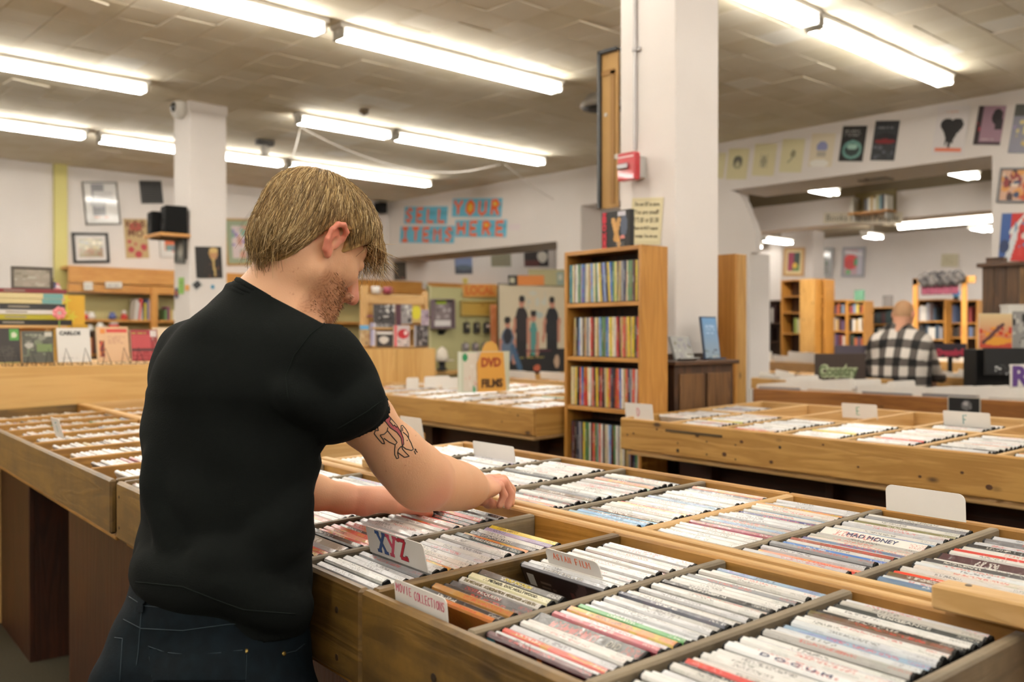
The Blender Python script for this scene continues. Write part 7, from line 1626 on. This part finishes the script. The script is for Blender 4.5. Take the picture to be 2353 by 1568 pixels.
BVJ = BVHTree.FromPolygons([tuple(v) for v in V.tolist()], [tuple(x) for x in Fq.tolist()])
STI = plain('denim_stitching', '1a2a32', .8)
m = MB()
for pts in ([(297, 1372), (330, 1393), (400, 1399), (480, 1395)], [(284, 1424), (325, 1445), (420, 1450), (520, 1436), (600, 1430), (680, 1428)], [(341, 1486), (380, 1500), (440, 1507), (500, 1502), (566, 1494)], [(341, 1486), (346, 1530), (352, 1566)], [(566, 1496), (566, 1530), (564, 1566)], [(326, 1405), (322, 1450), (318, 1500), (314, 1530)], [(264, 1466), (282, 1468), (276, 1566)], [(652, 1503), (680, 1496), (700, 1480)]):
    q_ = stitch(pts, BVJ, .001)
    if len(q_) > 2: MB().tube(q_, .0008, 5).build('seam', STI, jo, True)
def patch(poly, bvh, mat, nm, par, step=4, lift=.0012):
    xs = [p[0] for p in poly]; ys = [p[1] for p in poly]; vs = {}; fs = []; L_ = []
    def inside(x, y):
        c = False; j = len(poly) - 1
        for i in range(len(poly)):
            if (poly[i][1] > y) != (poly[j][1] > y) and x < (poly[j][0] - poly[i][0]) * (y - poly[i][1]) / (poly[j][1] - poly[i][1] + 1e-9) + poly[i][0]: c = not c
            j = i
        return c
    def vid(i, j):
        if (i, j) not in vs:
            hit, n_, _, _ = bvh.ray_cast(O, ray(min(xs) + i * step, min(ys) + j * step).normalized())
            if hit is None: return None
            vs[(i, j)] = len(L_); L_.append(tuple(hit + n_ * lift - Vector(base1)))
        return vs[(i, j)]
    for i in range(int((max(xs) - min(xs)) / step) + 1):
        for j in range(int((max(ys) - min(ys)) / step) + 1):
            if inside(min(xs) + (i + .5) * step, min(ys) + (j + .5) * step):
                q_ = [vid(i, j), vid(i, j + 1), vid(i + 1, j + 1), vid(i + 1, j)]
                if None not in q_: fs.append(tuple(q_))
    m_ = MB().add(L_, fs); return m_.build(nm, mat, par, True)
patch([(341, 1486), (380, 1500), (440, 1507), (500, 1502), (566, 1494), (562, 1566), (352, 1566)], BVJ, DENIM, 'back_pocket', jo, 6, .003)
patch([(322, 1368), (338, 1368), (334, 1408), (318, 1408)], BVJ, DENIM, 'belt_loop', jo, 4, .004)
BRASS = plain('old_brass', '8a7440', .35, .9)
for px in ((565, 1497), (652, 1503)):
    hit, n_, _, _ = BVJ.ray_cast(O, ray(*px).normalized())
    if hit is not None: MB().lathe([(.0035, 0), (.0036, .0012), (.002, .002)], 10, M=Matrix.Translation(hit - Vector(base1)) @ n_.to_track_quat('Z', 'Y').to_matrix().to_4x4()).build('rivet', BRASS, jo, True)
for s in (-1, 1):
    c = sx * s * .098 + fx * .04; m = MB(); M = Matrix.Translation(c) @ Matrix.Rotation(FA, 4, 'Z')
    m.lathe([(.001, 0), (.95, 0), (1, .2), (1, .3)], 18, M=M @ Matrix.Diagonal((.14, .048, .1, 1))); m.lathe([(.95, .3), (.9, .5), (.72, .8), (.4, 1.0), (.001, 1.02)], 18, M=M @ Matrix.Diagonal((.135, .046, .085, 1)))
    m.build('shoe', plain('black_shoe', '121212', .6), man, True)
# ---- hair: a cap with strands combed from the crown
HAIRC = vcol('blond_hair', .45, spec=.4)
lo = HO - .17; hi = HO + .17
hv = Vol(lo, hi, .0028)
hv.ell(H(.008, .0, .045), (.1035, .0845, .074), HM, .02); hv.ell(H(-.044, 0, -.012), (.047, .060, .062), HM, .03)
hv.ell(H(.094, .01, .046), (.022, .045, .020), HM, .02)
HLx = [-.14, -.055, -.030, -.012, .018, .03, .048, .07, .10, .13]; HLy = [-.070, -.071, -.054, .014, .028, -.008, .020, .046, .048, .042]
def hcut(X, Y, Z):
    x, y, z = X - HO[0], Y - HO[1], Z - HO[2]
    f = hf[0] * x + hf[1] * y + hf[2] * z; r = hr[0] * x + hr[1] * y + hr[2] * z; h = hh_[0] * x + hh_[1] * y + hh_[2] * z
    edge = np.interp(f, HLx, HLy)
    edge = np.where((np.abs(r) < .055) & (f < .03), -.066 + np.clip(.05 - np.abs(r), -.02, .02) * -.3, edge)
    return edge - h
hv.put(hcut, lo, hi, .004, 'cut')
V, Fq = hv.mesh(); V = relax(V, Fq, 2, .5); N_ = normals(V, Fq)
q = (V - HO) @ HM.T
cr = np.array((-.045, -.01, .12)); dq = q - cr; an = np.arctan2(dq[:, 1], dq[:, 0]) * 26 + np.sin(np.linalg.norm(dq, axis=1) * 60) * 1.2
gro = np.sin(an) * .6 + np.sin(an * 2.3 + q[:, 2] * 40) * .4
V = V + N_ * (.0012 * gro)[:, None]
rt = rng.random(len(V)); C = L3_('6e5431') * (1 - (.5 + .5 * gro)[:, None]) + L3_('b8975f') * (.5 + .5 * gro)[:, None]
ho = skinmesh('hair', V, Fq, C, HAIRC, man, base1)
sel = rng.choice(len(V), 8500); BVHh = BVHTree.FromPolygons([tuple(v) for v in V.tolist()], [tuple(x) for x in Fq.tolist()])
def hl_of(p): return float(np.interp((p - HO) @ hf, HLx, HLy)) + .002
m = MB()
cols = [lin(c) for c in ('7a5f3a', '98794a', 'b69762', 'd0b27c', '886a42', 'e2ca9a', '644c2a')]
for i in sel:
    p = V[i].copy(); col = cols[rng.integers(len(cols))]; pts = []; L_ = rng.uniform(.022, .05)
    n_ = N_[i]; jit = rng.normal(0, .28, 3); fq = float((V[i] - HO) @ hf); free = rng.random() < .5 and (fq > .06 or fq < -.05)
    for k_ in range(5):
        ql = (p - HO) @ HM.T; d_ = ql - cr; d_ = d_ / (np.linalg.norm(d_) + 1e-9)
        if ql[0] > .02 and ql[2] > 0: d_ = d_ + np.array((.2, .0, -.35))
        if ql[0] < -.02: d_ = d_ + np.array((.0, 0, -.5))
        dw = d_ @ HM + jit * .5; dw = dw - n_ * (dw @ n_); dw /= np.linalg.norm(dw) + 1e-9
        pts.append(p + n_ * (.0006 + .0016 * k_ / 4 + (.002 if rng.random() < .04 else 0)))
        p = p + dw * L_ / 4
        near, nn, _, _ = BVHh.find_nearest(Vector(p))
        if near is None: break
        if (np.array(near) - p) @ (np.array(near) - p) > .004 ** 2 or (p - HO) @ hh_ < hl_of(p):
            if not free: break
            p = p + np.array((0, 0, -.0015)); continue
        p = np.array(near); n_ = np.array(nn)
    if len(pts) > 2:
        pl_ = [Vector(x) - Vector(base1) for x in pts]; rr = [.00062 * (1 - .75 * j / (len(pl_) - 1)) for j in range(len(pl_))]
        m.tube(pl_, rr, 3, col)
m.build('hair_strands', HAIRC, ho, True)['kind'] = 'stuff'
# eyelashes, short beard hairs on the jaw
m = MB(); cnt = 0
for i in range(4200):
    f, r, h = rng.uniform(.03, .11), rng.uniform(-.06, .06), rng.uniform(-.112, -.028)
    p = Vector(H(f, r, h)); near, n_, _, d_ = BV1.find_nearest(p)
    if near is None or d_ > .012: continue
    ql = (np.array(near) - HO) @ HM.T
    if ql[2] > -.032 - .0 + (ql[0] - .06) * .1 and not (ql[0] > .092 and -.055 < ql[2] < -.036): continue
    if ql[0] > .088 and -.072 < ql[2] < -.052 and abs(ql[1]) < .018: continue
    dd = (Vector(hf) * .25 + n_ * .75 - Vector(hh_) * .5).normalized()
    m.tube([near - Vector(base1), near + dd * rng.uniform(.0025, .006) - Vector(base1)], [.00035, .00012], 3, lin(('7a4a28', '9a683a', '5c3820', 'b08450')[rng.integers(4)])); cnt += 1
for k_ in range(9):
    a = H(.092 - k_ * .001, .022 + k_ * .002, .004); m.tube([Vector(a) - Vector(base1), Vector(a + hf * .009 - hh_ * .006) - Vector(base1)], [.0004, .0001], 3, lin('6a4a2a'))
m.build('beard', HAIRC, man, True)['kind'] = 'stuff'
# ---- tattoo on the upper arm
TK = lambda x, y: (690 + x / 6.27, 930 + y / 6.27)
INKB = plain('tattoo_ink', '1f1c1a', .6); m = MB()
for pl_ in ([(1060, 175), (1150, 190), (1230, 250), (1290, 330), (1390, 400), (1450, 480), (1470, 600)], [(1195, 85), (1280, 170), (1380, 290), (1450, 400), (1480, 480), (1490, 570), (1470, 600)], [(1100, 185), (1100, 260), (1125, 375), (1080, 375), (1065, 420), (1110, 480), (1180, 560), (1215, 565), (1195, 505), (1150, 445)], [(1150, 440), (1210, 425), (1250, 385), (1260, 330)], [(1258, 380), (1330, 470), (1395, 545), (1368, 580), (1280, 540), (1205, 485)], [(1368, 580), (1360, 650), (1360, 720), (1390, 780), (1418, 770), (1402, 700), (1410, 650), (1455, 600)],
            [(1405, 690), (1500, 762), (1570, 745), (1515, 690), (1475, 645), (1460, 600)], [(1470, 600), (1520, 640), (1600, 662), (1628, 645), (1595, 555), (1555, 480)], [(1455, 430), (1448, 310), (1470, 300), (1520, 360), (1555, 420), (1560, 485), (1530, 440), (1480, 400)], [(1470, 330), (1475, 385)], [(1534, 512), (1542, 522)], [(1650, 648), (1685, 690)], [(1640, 668), (1662, 716)], [(1648, 640), (1668, 652)], [(1300, 205), (1390, 300), (1385, 330), (1350, 290), (1340, 310), (1310, 270), (1285, 245), (1300, 205)]):
    q_ = stitch([TK(*p) for p in pl_], BV1, .001, .0002, 4)
    if len(q_) > 1: m.tube(q_, .00085, 5)
tt_ = m.build('tattoo', INKB, bodyo, True)
patch([TK(*p) for p in ((1065, 160), (1195, 85), (1300, 200), (1390, 300), (1450, 400), (1482, 470), (1490, 560), (1470, 598), (1452, 480), (1390, 400), (1290, 330), (1230, 250), (1150, 190))], BV1, plain('tattoo_red', 'a04a50', .6), 'tattoo_fill', bodyo, 1.6, .0003)
patch([TK(*p) for p in ((1300, 205), (1390, 300), (1385, 330), (1350, 290), (1340, 310), (1310, 270), (1285, 245))], BV1, plain('tattoo_pale', 'd0a884', .6), 'tattoo_letter', bodyo, 1.2, .0006)
# finger nails
for c, dpt in ((P(986, 1176, 1.808), 1),):
    near, n_, _, _ = BV1.find_nearest(Vector(c) + Vector((0, 0, .012)))
    MB().lathe([(.0001, .0006), (.004, .0005), (.0055, .0)], 12, M=Matrix.Translation(near - Vector(base1)) @ n_.to_track_quat('Z', 'Y').to_matrix().to_4x4() @ Matrix.Diagonal((1.15, .85, 1, 1))).build('thumb_nail', plain('nail', 'dfb0a4', .3), bodyo, True)
# ------------------------------------------------------------------ the man in the plaid shirt
Z2 = 7.5
base2 = P(2068, 800, Z2); base2[2] = 0
man2 = thing('person', 'man in black and white plaid shirt bent over the far record bins, seen from behind', 'person', base2)
v2 = np.array(ray(2068, 768)); v2[2] = 0; v2 /= np.linalg.norm(v2); a2 = math.atan2(v2[1], v2[0]) - R(22)
def Q(x, y, dz=0): return P(x, y, Z2 + dz)
b2 = Vol(base2 + np.array((-.55, -.55, .86)), base2 + np.array((.55, .55, 1.72)), .006)
hc = Q(2076, 718, .05); f2 = np.array((math.cos(a2), math.sin(a2), -.45)); f2 /= np.linalg.norm(f2); u2 = np.array((0, 0, 1)) - f2 * f2[2]; u2 /= np.linalg.norm(u2); r2 = np.cross(f2, u2); HM2 = np.stack([f2, r2, u2])
b2.ell(hc, (.1, .078, .1), HM2, .02); b2.ell(hc + f2 * .05 - u2 * .06, (.055, .06, .07), HM2, .03); b2.cap(hc - u2 * .05 - f2 * .03, Q(2066, 770), .055, .06, .03)
for s in (-1, 1): b2.ell(hc + r2 * s * .08 - u2 * .02, (.02, .012, .032), HM2, .006)
b2.ell(hc + f2 * .105 - u2 * .04, (.018, .014, .02), HM2, .01)
# trunk and arms inside the shirt, so the hands belong to the same surface
b2.cap(Q(2066, 770), Q(2068, 800, .02), .06, .10, .04); b2.cap(Q(2068, 800, .02), Q(2068, 885), .10, .11, .05)
for px, sg, dd in ((2022, -1, .05), (2116, 1, -.02)):
    el = Q(2150 if sg > 0 else 1990, 862, .14 if sg > 0 else .175); b2.cap(Q(2068, 790, .02), Q(px, 792, dd), .06, .05, .04); b2.cap(Q(px, 792, dd), el, .05, .036, .03)
# hands on the records
for ex, hx, dd in ((2150, 2168, .28), (1990, 2010, .35)):
    w_ = Q(hx, 872, dd); b2.cap(Q(ex, 862, dd * .5), w_, .035, .026, .02); b2.ell(w_ + v2 * .05, (.05, .05, .02), None, .02)
    for k_ in range(4): b2.chain([(w_ + v2 * .07 + np.array(RT) * (.02 * k_ - .03), .009), (w_ + v2 * (.115 + .008 * (k_ in (1, 2))) + np.array(RT) * (.022 * k_ - .033) - zv * .012, .008), (w_ + v2 * .13 + np.array(RT) * (.022 * k_ - .033) - zv * .035, .007)], .006)
    b2.chain([(w_ + v2 * .02 - np.array(RT) * .03, .012), (w_ + v2 * .06 - np.array(RT) * .055 - zv * .01, .009)], .006)
V, Fq = b2.mesh(); V = relax(V, Fq, 1)
q = (V - hc) @ HM2.T; C = np.tile(L3_('cf9a7e'), (len(V), 1))
hm = ((q[:, 2] > -.035 + q[:, 0] * .5) & (np.linalg.norm(q, axis=1) < .16) & (q[:, 0] < .075) & (np.abs(q[:, 1]) < .083))
C[hm] = L3_('a9825e'); em = (np.abs(q[:, 1]) > .078) & (np.abs(q[:, 2]) < .06) & (np.abs(q[:, 0]) < .04); C[em] = L3_('d08c78')
skinmesh('body', V, Fq, C, SKIN, man2, base2)
s2 = Vol(base2 + np.array((-.5, -.5, .84)), base2 + np.array((.5, .5, 1.55)), .007)
def S2(px, py, a, b, dz=0): c = Q(px, py, dz); return (c[2], c[0], c[1], a, b)
s2.loft([S2(2068, 905, .245, .15), S2(2068, 860, .245, .15), S2(2068, 820, .25, .145), S2(2068, 790, .245, .13, .02), S2(2066, 765, .17, .11, .04), S2(2064, 745, .09, .085, .05)], a2, .04)
for px, sg, dd in ((2018, -1, .05), (2120, 1, -.03)):
    el = Q(2150 if sg > 0 else 1990, 862, .12 if sg > 0 else .2); s2.cap(Q(px, 787, dd), el, .075, .055, .05); s2.cap(el, Q(2166 if sg > 0 else 2008, 870, .30 if sg > 0 else .36), .055, .042, .02)
s2.cap(Q(2064, 752, .03), Q(2068, 748, .08), .062, .06, .02)
V, Fq = s2.mesh(); V = relax(V, Fq, 2)
ca_, sa_ = math.cos(a2), math.sin(a2); lx = (-(V[:, 0] - base2[0]) * sa_ + (V[:, 1] - base2[1]) * ca_) + (V[:, 2] - 1.2) * .04; lz_ = V[:, 2] + .25 * np.abs(lx) ** 1.5 * (V[:, 2] > 1.15)
px_ = .118; sa2 = np.sin(lx / px_ * 2 * np.pi) > -.1; sb2 = np.sin(lz_ / px_ * 2 * np.pi * .8) > -.1
C = np.where((sa2 & sb2)[:, None], L3_('d8d0c8'), np.where((sa2 | sb2)[:, None], L3_('5a5450'), L3_('0e0c0d')))
skinmesh('plaid_shirt', V, Fq, C, vcol('plaid_flannel', .85, bump=.2, nscale=60), man2, base2)
j2 = Vol(base2 + np.array((-.35, -.35, .02)), base2 + np.array((.35, .35, .96)), .012)
sx2 = np.array((-math.sin(a2), math.cos(a2), 0))
for s in (-1, 1): j2.chain([(base2 + sx2 * s * .1 + zv * .86, .13), (base2 + sx2 * s * .11 + zv * .48, .08), (base2 + sx2 * s * .12 + zv * .1, .065)], .04)
V, Fq = j2.mesh(); V = relax(V, Fq, 2); skinmesh('trousers', V, Fq, None, DENIM, man2, base2)
for s in (-1, 1):
    M = Matrix.Translation(Vector(sx2 * s * .12) + Vector((math.cos(a2), math.sin(a2), 0)) * .05) @ Matrix.Rotation(a2, 4, 'Z')
    MB().lathe([(.95, 0), (1, .3), (.8, .8), (.3, 1)], 16, M=M @ Matrix.Diagonal((.15, .05, .1, 1))).build('shoe', plain('black_shoe', '121212', .6), man2, True)
